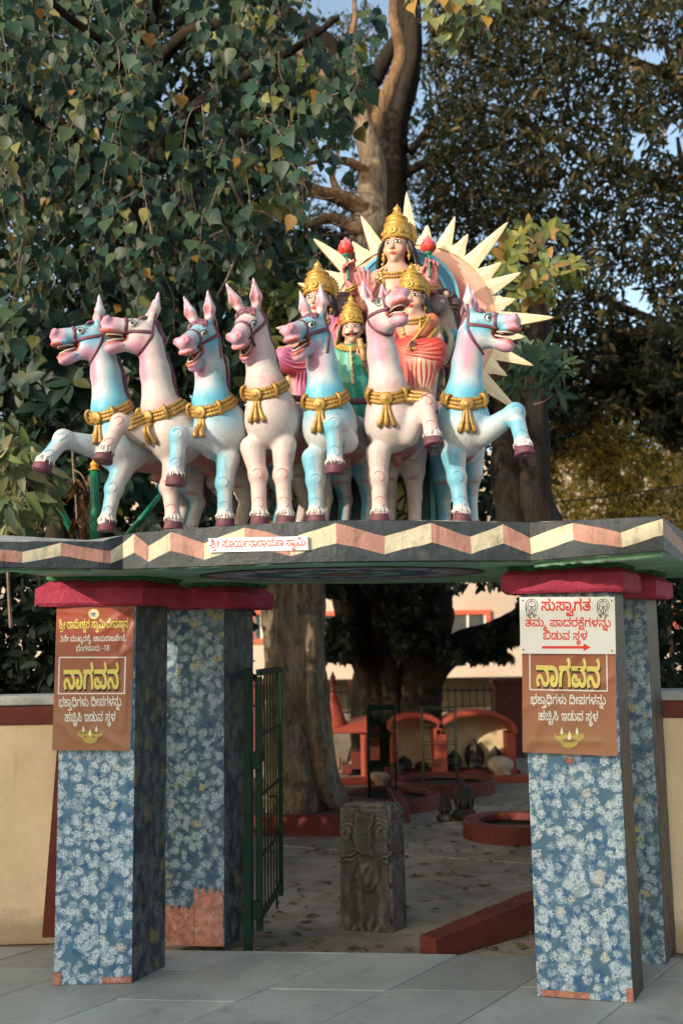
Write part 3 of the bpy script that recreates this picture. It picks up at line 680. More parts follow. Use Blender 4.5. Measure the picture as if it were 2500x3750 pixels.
54: [[135,-3,98,-3,44,6,16,25,17,40,16,53,42,68,84,76,113,78,134,80,162,84,176,93,177,101,176,108,164,115,144,119,131,119,112,119,92,115,84,108,85,103,84,100,86,94,91,92,53,84,46,90,42,99,43,104,42,111,60,123,100,131,135,131,154,131,188,123,212,108,213,98,212,86,190,70,150,62,125,60,102,59,72,54,56,46,57,40,56,33,72,22,106,17,135,17,172,17,226,28,254,50,255,66,254,82,236,103,208,116,195,120,197,125,231,125,252,118,282,100,296,78,297,66,296,44,258,14,186,-3],[17,118,17,138,193,138,218,138,238,140,245,142,250,145,256,151,257,154,256,163,240,178,223,187,257,198,278,184,296,164,297,153,296,148,288,134,277,129,268,126,250,122,220,118,197,118,181,118,125,122,77,118]],
49: [[165,-3,122,-3,58,12,20,42,21,64,20,78,36,100,64,116,85,122,93,118,21,118,21,138,201,138,226,138,248,140,255,142,260,145,264,151,265,154,264,163,248,178,233,187,265,198,288,184,304,164,305,153,304,148,296,134,285,129,278,126,260,121,249,120,247,122,264,116,292,100,304,78,305,64,304,44,272,14,208,-3],[165,17,198,17,242,31,264,54,265,68,264,84,238,107,192,119,165,119,132,119,88,106,62,84,63,68,62,44,118,17]],
255: [[109,-3,68,-3,20,26,21,55,20,70,38,96,74,116,99,122,107,118,21,118,21,138,241,138,274,138,304,142,311,146,316,149,320,158,321,163,320,173,296,185,275,185,256,185,228,174,229,167,228,166,228,163,229,162,215,172,220,172,228,173,233,173,244,173,258,168,259,162,258,157,244,150,231,150,212,150,196,163,197,170,196,178,216,193,252,202,277,202,304,202,340,192,362,172,363,160,362,151,350,136,339,130,328,126,300,121,285,120,289,122,310,117,344,97,362,70,363,55,362,26,312,-3,273,-3,252,-3,220,3,194,16,185,26,201,27,188,14,160,2,126,-3],[115,17,138,17,170,34,173,49,211,49,212,32,248,17,269,17,292,17,320,34,321,54,320,68,304,91,274,109,228,119,197,119,189,119,156,119,110,110,78,92,62,69,63,55,62,34,88,17]],
53: [[113,-3,84,-3,40,8,16,28,17,42,16,53,34,70,68,81,93,81,118,81,150,68,151,58,150,54,148,46,145,43,111,44,110,46,112,51,113,52,112,58,100,64,91,64,74,64,54,53,55,42,54,31,84,17,117,17,152,17,184,34,187,49,225,49,226,32,260,17,285,17,312,17,336,35,337,48,336,62,314,87,280,106,240,118,221,119,297,121,320,113,356,91,376,64,377,50,376,32,352,8,312,-3,289,-3,264,-3,232,4,208,16,199,25,215,26,200,14,172,2,136,-3],[17,118,17,138,271,138,298,138,320,140,325,142,332,145,336,151,337,154,336,163,320,178,305,187,337,198,360,184,376,164,377,153,376,148,368,134,357,129,344,124,308,118,281,118]],
112: [[-111,-92,-130,-92,-156,-83,-168,-68,-167,-60,-168,-46,-140,-25,-90,-14,-55,-14,-22,-14,28,-25,54,-46,55,-59,54,-67,44,-82,18,-92,-1,-92,-16,-92,-40,-88,-56,-79,-63,-71,-49,-72,-56,-78,-74,-88,-96,-92],[-105,-76,-92,-76,-76,-68,-73,-62,-39,-62,-36,-69,-20,-76,-7,-76,6,-76,20,-68,21,-60,20,-51,2,-38,-32,-30,-51,-30,-59,-30,-80,-30,-114,-37,-132,-50,-131,-60,-132,-68,-118,-76],[-55,-59,-66,-59,-78,-53,-77,-49,-78,-44,-66,-38,-55,-38,-48,-38,-36,-44,-35,-49,-36,-53,-48,-59],[-75,-114,-73,-88,-39,-88,-35,-114]],
42: [[243,-3,216,-3,180,7,156,23,149,31,134,42,116,53,100,57,93,57,74,57,56,46,57,37,56,29,70,12,81,4,43,-4,30,4,16,26,17,36,16,48,36,66,70,76,91,76,122,76,158,62,175,47,186,37,204,24,228,17,247,17,272,17,294,35,295,48,294,65,264,95,214,115,185,118,17,118,17,138,229,138,256,138,278,140,285,142,290,145,294,151,295,154,294,163,278,178,263,187,295,198,318,184,334,164,335,153,334,148,326,134,315,129,302,124,266,118,239,118,227,118,255,121,280,113,316,91,334,64,335,50,334,25,286,-3]],
422: [[247,132,246,121,228,104,196,93,173,91,173,90,216,88,258,66,259,49,258,34,228,10,168,-3,121,-3,92,-3,44,1,23,7,23,27,44,22,96,16,121,16,168,16,212,34,213,50,212,60,188,74,144,80,113,80,77,80,77,98,113,98,142,98,180,106,202,121,203,131,202,143,166,157,137,157,108,157,66,148,47,142,25,157,44,164,100,176,137,176,192,176,246,151]],
257: [[243,-3,216,-3,180,7,156,23,149,31,134,42,116,53,100,57,93,57,74,57,56,46,57,37,56,29,70,12,81,4,43,-4,30,4,16,26,17,36,16,48,36,66,70,76,91,76,122,76,158,62,175,47,186,37,204,24,228,17,247,17,272,17,294,35,295,48,294,65,264,95,214,115,185,118,17,118,17,138,213,138,248,138,276,142,285,146,290,149,294,158,295,163,294,173,268,185,249,185,228,185,202,174,203,167,202,166,202,163,203,162,189,172,192,172,202,173,205,173,218,173,232,168,233,162,232,157,216,150,205,150,186,150,170,163,171,170,170,178,188,193,224,202,251,202,276,202,314,192,334,172,335,160,334,151,324,136,313,130,302,126,276,121,244,118,225,118,209,118,255,121,280,113,316,91,334,64,335,50,334,25,286,-3]],
47: [[113,-3,84,-3,40,8,16,28,17,42,16,53,34,70,68,81,93,81,118,81,150,68,151,58,150,54,148,46,145,43,111,44,110,46,112,51,113,52,112,58,100,64,91,64,74,64,54,53,55,42,54,31,84,17,117,17,152,17,184,34,187,49,225,49,226,32,260,17,285,17,312,17,336,35,337,48,336,62,314,87,280,106,240,118,221,119,297,121,320,113,356,91,376,64,377,50,376,32,352,8,312,-3,289,-3,264,-3,232,4,208,16,199,25,215,26,200,14,172,2,136,-3],[17,118,17,138,271,138,298,138,320,140,325,142,332,145,336,151,337,154,336,163,320,178,305,187,337,198,360,184,376,164,377,153,376,148,368,134,357,129,344,124,308,118,281,118],[455,-3,416,-3,360,16,337,31,363,44,384,31,426,17,457,17,486,17,518,36,519,52,518,70,494,96,450,116,421,122,443,141,476,133,528,108,560,74,561,54,560,38,536,12,490,-3]],
63: [[59,-3,20,-3,-36,16,-59,31,-33,44,-12,31,30,17,61,17,90,17,122,36,123,52,122,70,98,96,54,116,25,122,47,141,80,133,132,108,164,74,165,54,164,38,140,12,94,-3]],
24: [[297,-3,274,-3,234,5,200,17,187,23,184,24,180,25,179,26,158,34,116,47,91,47,70,47,52,38,53,32,52,26,70,16,97,16,122,16,160,25,182,41,192,63,193,75,192,90,176,111,144,123,125,123,106,123,80,114,81,104,80,101,84,93,93,91,81,88,80,98,94,106,109,106,120,106,134,98,135,91,134,84,116,75,97,75,76,75,44,90,45,104,44,116,64,132,102,141,125,141,160,141,210,124,234,94,235,76,234,62,220,37,209,28,188,12,130,-3,95,-3,56,-3,12,15,13,32,12,40,28,55,64,64,91,64,112,64,146,59,176,50,191,45,201,42,220,33,252,22,282,17,299,17,332,17,364,39,365,58,364,78,332,108,274,130,237,138,257,157,300,148,368,120,406,82,407,59,406,41,382,13,334,-3]],
121: [[-1,-102,-36,-102,-72,-93,-88,-80,-87,-73,-88,-67,-80,-58,-62,-51,-47,-47,-34,-43,-20,-38,-19,-35,-20,-32,-30,-28,-39,-28,-56,-28,-66,-33,-65,-36,-66,-38,-64,-40,-63,-42,-95,-47,-98,-44,-102,-38,-101,-33,-102,-25,-72,-14,-39,-14,-20,-14,4,-20,14,-29,15,-35,14,-40,8,-47,-8,-54,-23,-58,-40,-63,-52,-69,-51,-73,-52,-77,-40,-82,-16,-85,1,-85,26,-85,60,-77,76,-64,77,-57,76,-48,62,-35,42,-24,20,-12,8,0,9,8,8,17,24,28,50,34,67,34,90,34,124,22,129,8,93,5,92,10,84,15,72,18,67,18,58,18,44,13,45,8,44,3,58,-6,80,-17,100,-30,114,-46,115,-57,114,-70,94,-86,60,-97,20,-102]],
270: [[243,-3,216,-3,180,7,156,23,149,31,134,42,116,53,100,57,93,57,74,57,56,46,57,37,56,29,70,12,81,4,43,-4,30,4,16,26,17,36,16,48,36,66,70,76,91,76,112,76,140,70,164,57,175,47,186,37,206,24,228,17,245,17,270,17,294,35,295,48,294,60,276,83,253,97,287,109,310,96,336,68,337,51,336,25,286,-3],[171,79,158,79,142,87,143,94,142,100,158,108,171,108,184,108,200,100,201,94,200,87,184,79],[17,118,17,138,215,138,248,138,276,142,285,146,290,149,294,158,295,163,294,173,268,185,249,185,228,185,202,174,203,167,202,166,202,163,203,162,189,172,192,172,202,173,207,173,218,173,232,168,233,162,232,157,216,150,205,150,186,150,170,163,171,170,170,178,188,193,224,202,251,202,276,202,314,192,336,172,337,160,336,151,324,136,313,130,302,126,276,121,244,118,225,118]],
111: [[51,-44,50,-53,38,-64,29,-68,12,-74,-28,-78,-59,-78,-223,-78,-223,-59,-61,-59,-75,-64,-80,-60,-84,-50,-83,-43,-84,-36,-72,-22,-40,-13,-15,-13,16,-13,50,-31],[-49,-46,-50,-51,-44,-60,-35,-64,-53,-59,-31,-59,-10,-59,14,-52,15,-44,14,-38,-2,-30,-15,-30,-32,-30,-50,-39]],
415: [[99,30,101,27,96,18,82,-2,66,-22,59,-32,27,-32,30,-22,40,0,48,21,51,30]],
138: [[281,-3,260,-3,228,3,202,16,191,26,205,26,194,15,166,2,132,-3,109,-3,80,-3,44,8,24,25,25,34,24,45,40,60,72,74,95,80,112,86,136,98,137,106,136,111,128,118,110,122,97,122,74,122,54,113,55,106,54,102,58,94,65,91,29,83,20,89,12,102,13,108,12,116,32,132,68,141,97,141,126,141,162,130,176,114,177,106,176,97,160,82,132,70,113,64,88,56,66,44,67,35,66,26,92,17,113,17,144,17,176,34,179,49,217,49,220,32,256,17,281,17,308,17,332,31,333,40,332,48,318,63,292,75,275,78,303,88,324,82,356,68,372,50,373,39,372,27,352,8,312,-3],[221,76,221,94,283,94,288,96,296,102,297,106,296,110,290,116,287,119,325,120,330,117,336,109,337,106,336,102,332,96,329,94,383,94,383,76,361,76,350,76,330,77,321,78,311,76],[221,118,221,138,325,138,325,118]],
30: [[281,-3,250,-3,208,10,191,26,207,26,194,15,166,2,132,-3,109,-3,80,-3,44,8,24,25,25,34,24,45,40,60,72,74,95,80,112,86,136,98,137,106,136,111,128,118,110,122,97,122,74,122,54,113,55,106,54,102,58,94,65,91,29,83,20,89,12,102,13,108,12,116,32,132,68,141,97,141,126,141,162,130,176,114,177,106,176,97,160,82,132,70,113,64,88,56,66,44,67,35,66,26,92,17,113,17,144,17,176,34,181,49,217,49,220,32,256,17,281,17,308,17,332,30,333,39,332,46,320,59,311,64,347,76,358,68,372,49,373,38,372,26,352,8,312,-3],[259,78,230,78,186,87,156,102,149,110,141,117,159,128,184,110,232,96,257,96,276,96,302,106,303,116,302,122,296,132,295,135,333,141,336,137,344,123,345,117,344,105,324,87,286,78]],
258: [[113,-3,84,-3,40,8,16,28,17,42,16,53,34,70,68,81,93,81,118,81,150,68,151,58,150,54,148,46,145,43,111,44,110,46,112,51,113,52,112,58,100,64,91,64,74,64,54,53,55,42,54,31,84,17,117,17,152,17,184,34,187,49,225,49,226,32,260,17,285,17,304,17,324,25,336,39,337,48,336,59,316,83,293,97,329,109,352,96,376,67,377,50,376,32,352,8,312,-3,289,-3,264,-3,232,4,208,16,199,25,215,26,200,14,172,2,136,-3],[201,74,188,74,172,83,173,89,172,95,188,104,201,104,212,104,230,95,231,89,230,83,212,74],[17,118,17,138,255,138,288,138,318,142,325,146,332,149,336,158,337,163,336,173,310,185,289,185,270,185,244,174,245,167,244,166,244,163,245,162,229,172,234,172,244,173,247,173,260,173,272,168,273,162,272,157,258,150,245,150,228,150,212,163,213,170,212,178,230,193,266,202,293,202,318,202,356,192,376,172,377,160,376,151,364,136,353,130,344,126,318,121,284,118,265,118]],
248: [[123,-3,100,-3,62,4,34,19,20,40,21,54,20,72,44,100,90,116,123,116,142,116,172,108,190,95,191,86,190,76,172,61,134,52,109,52,82,52,46,63,37,68,49,85,54,80,82,70,105,70,128,70,150,78,151,84,150,91,134,98,121,98,100,98,72,86,60,66,61,54,61,51,60,41,70,28,88,20,112,17,127,17,160,17,192,35,197,49,237,49,238,32,274,17,299,17,326,17,350,31,351,40,350,50,332,65,300,75,285,77,317,88,342,83,374,68,390,50,391,39,390,21,348,-3,301,-3,280,-3,246,3,220,16,209,26,225,26,210,15,180,2,144,-3],[95,103,68,107,42,125,43,134,42,142,58,154,94,163,125,163,129,144,104,144,82,137,83,131,82,126,102,117,125,114],[249,76,249,95,285,95,304,95,328,100,329,108,328,113,318,120,311,122,349,130,352,128,360,124,366,119,370,112,371,108,370,102,362,92,344,83,333,80,322,79,304,76,295,76],[213,118,213,138,271,138,304,138,334,142,341,146,348,149,352,158,353,163,352,173,326,185,305,185,286,185,260,174,261,167,260,166,260,163,261,162,245,172,250,172,260,173,263,173,276,173,288,168,289,162,288,157,274,150,261,150,244,150,228,163,229,170,228,178,246,193,282,202,309,202,334,202,372,192,392,172,393,160,392,151,380,136,369,130,360,126,334,121,300,118,281,118]],
260: [[109,-3,80,-3,44,8,24,25,25,34,24,45,40,60,72,74,95,80,112,86,136,98,137,106,136,111,128,118,110,122,97,122,74,122,54,113,55,106,54,102,58,94,65,91,29,83,20,89,12,102,13,108,12,116,32,132,68,141,97,141,126,141,162,130,176,114,177,106,176,97,160,82,132,70,113,64,88,56,66,44,67,35,66,26,92,17,113,17,144,17,176,34,179,49,217,49,220,32,256,17,281,17,308,17,340,36,341,52,340,69,316,96,268,115,239,119,307,121,330,113,364,94,382,69,383,54,382,37,358,11,312,-3,279,-3,260,-3,228,3,202,16,191,26,207,26,194,15,166,2,132,-3],[217,118,217,138,257,138,290,138,320,142,327,146,332,149,336,158,337,163,336,173,312,185,291,185,272,185,244,174,245,167,244,166,244,163,245,162,231,172,236,172,244,173,249,173,260,173,274,168,275,162,274,157,260,150,247,150,228,150,212,163,213,170,212,178,232,193,268,202,293,202,320,202,356,192,378,172,379,160,378,151,366,136,355,130,344,126,320,121,286,118,267,118]],
6: [[137,-3,100,-3,48,12,18,40,19,61,18,80,48,109,100,125,139,125,180,125,232,108,256,79,257,61,256,42,228,14,176,-3],[137,16,178,16,216,41,217,61,216,82,176,106,139,106,110,106,76,94,60,74,61,62,60,40,100,16]],
25: [[165,119,140,119,110,109,88,92,83,81,78,75,72,59,70,40,71,28,71,0,25,0,25,32,24,52,38,86,70,114,101,122,109,118,25,118,25,138,193,138,220,138,242,140,249,142,254,145,258,151,259,154,258,163,242,178,227,187,259,198,282,184,300,164,301,153,300,143,280,129,250,120,231,119,235,120,262,110,290,82,300,50,301,32,301,0,255,0,255,28,254,40,250,61,244,78,241,84,228,100,192,119]],
52: [[181,-3,162,-3,126,3,104,16,105,26,104,32,118,44,131,47,129,42,94,45,44,60,16,82,17,96,16,110,36,130,76,141,105,141,122,141,154,134,172,121,173,111,172,102,156,87,120,78,89,78,78,78,48,82,41,84,43,100,52,97,74,95,85,95,112,95,132,104,133,110,132,116,114,123,101,123,78,123,52,110,53,98,52,90,64,76,94,66,144,59,183,58,240,59,296,76,297,92,296,102,272,116,257,118,209,118,209,138,233,138,260,138,282,140,289,142,294,145,298,151,299,154,298,163,282,178,267,187,299,198,322,184,338,164,339,153,338,142,314,125,293,122,287,129,300,125,324,114,336,100,337,91,336,79,318,62,290,50,256,44,239,42,235,48,248,44,260,34,261,26,260,13,220,-3],[183,15,200,15,220,21,221,28,220,35,200,43,183,43,162,42,142,34,143,28,142,22,162,15]],
281: [[51,-3,28,-3,-12,5,-44,20,-74,40,-87,52,-51,63,-36,46,-2,26,32,17,49,17,72,17,88,29,89,39,88,48,84,62,84,74,85,81,84,100,116,126,172,141,209,141,246,141,300,128,336,106,354,76,355,60,354,40,328,12,282,-3,249,-3,220,-3,182,8,162,26,163,37,162,48,178,62,204,70,219,70,236,70,256,60,257,53,256,46,240,38,231,38,216,38,202,44,201,50,205,53,200,49,198,43,199,39,198,30,220,16,249,16,268,16,298,26,312,45,313,59,312,76,292,104,246,121,211,121,184,121,144,111,124,92,125,78,124,70,126,59,128,47,129,39,128,24,106,6,72,-3]],
416: [[21,61,21,80,141,80,141,61]],
420: [[179,0,135,0,135,120,134,128,136,138,136,146,137,151,128,147,116,142,107,138,69,122,45,137,141,174,179,174]],
427: [[143,176,174,176,222,166,250,148,251,134,250,124,232,108,200,96,183,92,204,86,240,74,260,56,261,44,260,30,232,8,180,-3,145,-3,106,-3,52,8,24,29,25,44,24,56,44,73,80,86,99,90,80,95,52,107,36,124,37,134,36,148,64,166,112,176],[69,44,68,31,104,14,145,14,180,14,218,31,219,44,218,53,200,66,166,76,145,80,137,81,112,77,84,66,68,52],[143,158,114,158,80,145,81,133,80,124,96,112,126,104,145,100,162,104,190,112,206,124,207,133,206,145,172,158]],
46: [[109,-3,80,-3,44,8,24,25,25,34,24,45,40,60,72,74,95,80,112,86,136,98,137,106,136,111,128,118,110,122,97,122,74,122,54,113,55,106,54,102,58,94,65,91,29,83,20,89,12,102,13,108,12,116,32,132,68,141,97,141,126,141,162,130,176,114,177,106,176,97,160,82,132,70,113,64,88,56,66,44,67,35,66,26,92,17,113,17,144,17,176,34,179,49,217,49,220,32,256,17,281,17,308,17,340,36,341,52,340,69,316,96,268,115,239,119,309,121,330,113,364,94,382,69,383,54,382,37,358,11,312,-3,279,-3,250,-3,208,10,191,26,207,26,194,15,166,2,132,-3],[175,-36,179,4,217,4,221,-36],[217,118,217,138,273,138,298,138,320,140,327,142,332,145,336,151,337,154,336,163,320,178,305,187,337,198,360,184,378,164,379,153,378,148,370,134,357,129,344,124,310,118,281,118]],
134: [[143,-3,106,-3,56,8,28,29,29,43,28,51,40,65,60,76,77,80,85,77,19,76,19,94,123,94,128,96,136,102,137,106,136,110,130,116,127,119,149,122,167,119,170,116,174,108,175,106,174,102,172,96,169,94,271,94,271,76,203,77,211,80,224,77,246,66,258,52,259,44,258,30,232,9,180,-3],[145,16,184,16,218,34,219,46,218,55,200,69,168,76,145,76,118,76,84,69,68,55,69,46,68,33,106,16],[19,118,19,138,213,138,213,118]],
222: [[109,-3,82,-3,44,10,20,37,21,58,20,71,40,100,82,123,148,138,193,138,228,138,278,127,310,111,321,103,323,104,312,116,278,139,234,156,178,166,145,166,108,166,76,155,77,146,76,140,86,129,95,125,69,111,58,116,44,128,36,140,37,146,36,161,64,178,112,186,143,186,170,186,216,180,256,172,273,166,304,154,344,123,362,84,363,59,362,37,340,10,300,-3,273,-3,252,-3,220,3,194,16,185,26,201,27,188,14,160,2,126,-3],[115,17,138,17,170,34,173,49,211,49,212,32,248,17,269,17,292,17,320,34,321,54,320,67,304,90,274,108,228,118,197,118,189,118,156,118,110,109,78,92,62,68,63,54,62,34,88,17],[169,-36,173,4,211,4,215,-36]],
280: [[63,-3,34,-3,-8,5,-44,20,-74,40,-87,52,-51,63,-34,46,0,26,40,17,65,17,94,17,128,37,129,54,128,71,104,96,60,116,31,122,53,141,86,133,138,108,168,76,169,57,168,30,116,-3]],
221: [[109,-3,82,-3,44,10,20,37,21,58,20,71,40,100,82,123,148,138,193,138,228,138,278,127,310,111,321,103,323,104,312,116,278,139,234,156,178,166,145,166,108,166,76,155,77,146,76,140,86,129,95,125,69,111,58,116,44,128,36,140,37,146,36,161,64,178,112,186,143,186,168,186,216,180,256,172,273,166,304,154,344,123,362,84,363,59,362,37,340,10,300,-3,273,-3,252,-3,220,3,194,16,185,26,201,27,188,14,160,2,126,-3],[115,17,138,17,170,34,173,49,211,49,212,32,248,17,269,17,292,17,320,34,321,54,320,67,304,90,274,108,228,118,197,118,189,118,156,118,110,109,78,92,62,68,63,54,62,34,88,17]],
43: [[113,-3,84,-3,40,8,16,28,17,42,16,53,34,70,68,81,93,81,118,81,150,68,151,58,150,54,148,46,145,43,111,44,110,46,112,51,113,52,112,58,100,64,91,64,74,64,54,53,55,42,54,31,84,17,117,17,152,17,184,34,187,49,225,49,226,32,260,17,285,17,304,17,324,25,336,39,337,48,336,59,316,83,293,97,329,109,352,96,376,67,377,50,376,32,352,8,312,-3,289,-3,264,-3,232,4,208,16,199,25,215,26,200,14,172,2,136,-3],[201,74,188,74,172,83,173,89,172,95,188,104,201,104,212,104,230,95,231,89,230,83,212,74],[17,118,17,138,271,138,298,138,320,140,325,142,332,145,336,151,337,154,336,163,320,178,305,187,337,198,360,184,376,164,377,153,376,148,368,134,357,129,344,124,308,118,281,118]],
115: [[-89,-16,-66,-16,-36,-24,-8,-42,9,-56,16,-63,28,-71,44,-74,57,-74,60,-74,72,-74,75,-73,81,-90,76,-91,62,-92,57,-92,38,-92,10,-86,-10,-74,-19,-64,-32,-54,-52,-40,-74,-33,-87,-33,-104,-33,-120,-40,-119,-46,-120,-50,-112,-58,-92,-63,-75,-63,-44,-63,0,-52,20,-33,21,-22,20,-13,12,3,7,9,39,17,48,10,58,-10,59,-19,58,-35,34,-58,-6,-72,-54,-79,-77,-79,-106,-79,-142,-70,-158,-55,-157,-46,-158,-32,-120,-16]],
57: [[117,-3,70,-3,16,22,17,45,16,67,70,94,119,94,132,94,156,90,176,84,185,79,183,79,182,79,182,83,183,84,182,91,170,104,148,114,120,120,105,120,181,122,192,118,210,108,220,95,221,86,220,84,220,80,221,79,219,79,226,84,248,90,272,94,289,94,336,94,384,66,385,45,384,24,332,-3,285,-3,260,-3,226,4,202,17,197,26,205,25,198,17,174,4,138,-3],[119,16,152,16,180,32,181,45,180,59,148,75,121,75,98,75,70,67,58,54,59,46,58,32,90,16],[281,16,312,16,344,32,345,45,344,54,328,68,302,75,283,75,250,75,220,58,221,46,220,32,252,16],[17,118,17,138,279,138,304,138,328,140,333,142,340,145,344,151,345,154,344,163,328,178,313,187,345,198,368,184,384,164,385,153,384,148,376,134,365,129,350,124,316,118,289,118]],
210: [[281,-3,260,-3,228,3,202,16,191,26,205,26,194,15,166,2,132,-3,109,-3,80,-3,44,8,24,25,25,34,24,45,40,60,72,74,95,80,112,86,136,98,137,106,136,111,128,118,110,122,97,122,74,122,54,113,55,106,54,102,58,94,65,91,29,83,20,89,12,102,13,108,12,116,32,132,68,141,97,141,126,141,162,130,176,114,177,106,176,97,160,82,132,70,113,64,88,56,66,44,67,35,66,26,92,17,113,17,144,17,176,34,179,49,217,49,220,32,256,17,281,17,308,17,332,31,333,40,332,48,318,63,292,75,275,78,303,88,324,82,356,68,372,50,373,39,372,27,352,8,312,-3],[221,76,221,94,383,94,383,76,361,76,350,76,330,77,321,78,311,76],[281,88,267,94,286,96,316,107,332,122,333,132,333,134,332,142,318,154,294,161,281,161,264,161,246,154,247,149,246,144,256,138,270,136,277,136,300,136,326,146,337,154,353,142,346,138,326,127,298,120,277,120,258,120,228,126,208,138,209,148,208,160,248,178,281,178,308,178,348,166,368,144,369,132,368,119,348,99,335,92]],
101: [[-117,-92,-146,-92,-172,-79,-171,-71,-172,-63,-152,-52,-129,-46,-116,-43,-104,-38,-103,-34,-104,-32,-112,-28,-123,-28,-138,-28,-148,-33,-147,-36,-148,-38,-148,-40,-145,-42,-177,-47,-180,-44,-184,-38,-183,-33,-184,-25,-154,-14,-123,-14,-100,-14,-78,-20,-68,-29,-67,-34,-68,-38,-74,-46,-88,-53,-103,-56,-122,-61,-136,-66,-135,-70,-136,-72,-128,-76,-115,-76,-96,-76,-76,-65,-73,-58,-39,-58,-36,-67,-16,-76,1,-76,20,-76,32,-67,33,-62,32,-55,14,-42,-7,-40,23,-34,40,-37,60,-47,68,-58,69,-63,68,-76,32,-92,3,-92,-14,-92,-38,-88,-56,-79,-63,-72,-49,-72,-56,-79,-76,-88,-102,-92],[-31,-42,-31,-26,15,-26,7,-28,14,-24,24,-12,25,-6,24,-1,16,12,9,19,47,24,54,17,62,2,63,-5,62,-13,48,-26,43,-30,45,-26,79,-26,79,-42,45,-42,19,-42]],
236: [[241,-3,214,-3,180,7,156,23,147,31,134,42,116,53,100,57,91,57,72,57,54,46,55,37,54,29,68,12,81,4,41,-4,30,4,14,26,15,36,14,48,34,66,68,76,91,76,110,76,140,70,162,57,175,47,184,37,204,24,228,17,245,17,268,17,292,35,293,48,292,60,276,83,253,97,285,109,308,96,334,68,335,51,334,25,284,-3],[149,88,126,88,92,94,81,96,101,112,112,108,134,105,149,105,162,105,184,109,198,119,199,129,199,134,198,142,184,154,160,161,147,161,128,161,112,154,113,149,112,144,122,138,136,136,141,136,164,136,192,146,203,154,219,142,212,138,192,127,164,120,141,120,124,120,92,126,74,138,75,148,74,160,112,178,147,178,174,178,214,166,234,144,235,132,234,117,212,98,174,88]],
11: [[161,-3,128,-3,84,7,64,24,65,35,64,51,112,70,159,70,186,70,234,62,272,47,289,36,302,26,322,3,327,-10,285,-14,278,5,246,35,194,52,159,52,132,52,104,43,105,35,104,26,132,16,165,16,200,16,250,26,282,44,296,68,297,81,296,102,266,121,241,121,218,121,190,105,187,92,149,92,144,106,114,121,93,121,72,121,54,111,55,103,54,98,60,89,63,86,25,80,20,84,12,97,13,105,12,116,34,132,68,141,91,141,110,141,140,135,164,122,175,112,161,110,170,123,198,136,228,141,245,141,278,141,318,123,336,96,337,81,336,72,328,50,308,30,291,21,281,17,260,9,200,-3]],
35: [[109,-3,68,-3,20,26,21,55,20,70,38,96,74,116,99,122,107,118,21,118,21,138,261,138,286,138,308,140,313,142,320,145,324,151,325,154,324,163,308,178,293,187,325,198,348,184,364,164,365,153,364,148,356,134,345,129,340,127,324,123,306,120,295,119,297,122,314,118,336,106,346,92,347,84,346,80,344,73,341,69,338,68,334,66,333,65,324,58,292,48,273,48,254,48,228,54,210,66,211,75,210,88,244,100,269,100,284,100,308,96,317,93,340,87,364,62,365,46,364,31,340,9,300,-3,277,-3,240,-3,200,10,185,26,201,27,188,14,160,2,126,-3],[115,17,138,17,168,34,173,46,211,46,216,31,248,17,273,17,286,17,312,23,328,36,329,46,328,56,316,74,290,85,273,85,260,85,248,80,249,75,248,70,260,64,275,64,282,64,300,68,312,77,313,84,312,92,296,104,268,114,228,119,207,119,189,119,156,119,110,110,78,92,62,69,63,55,62,34,88,17]],
38: [[155,-3,120,-3,68,5,34,20,16,39,17,50,16,54,18,62,21,65,61,62,58,60,56,55,57,52,56,46,66,33,88,23,124,17,155,17,184,17,226,23,248,34,256,46,257,51,256,57,250,68,245,72,242,73,238,74,237,75,226,79,200,84,181,84,160,84,142,78,143,74,142,69,158,64,175,64,192,64,214,70,226,82,227,90,226,100,206,113,180,120,169,122,229,123,244,118,262,100,263,89,262,87,262,83,263,82,259,75,252,64,224,52,190,45,173,45,140,45,102,60,103,73,102,81,116,93,150,100,177,100,194,100,226,97,239,94,240,94,242,93,246,92,249,92,270,85,292,64,293,52,292,39,276,19,242,4,190,-3],[21,118,21,138,187,138,214,138,236,140,241,142,248,145,252,151,253,154,252,163,236,178,221,187,253,198,276,184,292,164,293,153,292,148,284,134,273,129,260,124,224,118,197,118]],
120: [[65,-102,14,-102,-38,-77,-37,-59,-38,-48,-18,-30,18,-17,43,-15,48,-14,64,-14,73,-14,100,-14,140,-26,141,-41,140,-52,110,-66,79,-66,58,-66,32,-60,18,-46,19,-37,18,-31,22,-18,26,-7,27,-3,26,2,18,12,5,15,27,31,46,26,64,12,65,2,64,-6,58,-20,52,-32,53,-37,52,-44,68,-50,79,-50,92,-50,104,-45,105,-41,104,-36,90,-29,75,-29,64,-29,48,-31,41,-33,36,-34,28,-33,25,-34,14,-38,-2,-50,-1,-58,-2,-71,32,-85,65,-85,88,-85,134,-77,149,-69,177,-82,154,-92,102,-102]],
152: [[113,-3,84,-3,40,8,16,28,17,42,16,53,34,70,68,81,93,81,118,81,150,68,151,58,150,54,148,46,145,43,111,44,110,46,112,51,113,52,112,58,100,64,91,64,74,64,54,53,55,42,54,31,84,17,117,17,152,17,184,34,187,49,225,49,226,32,260,17,285,17,304,17,324,25,336,39,337,48,336,59,316,83,293,97,329,109,352,96,376,67,377,50,376,32,352,8,312,-3,289,-3,264,-3,232,4,208,16,199,25,215,26,200,14,172,2,136,-3],[201,74,188,74,172,83,173,89,172,95,188,104,201,104,212,104,230,95,231,89,230,83,212,74],[17,118,17,138,321,138,321,118]],
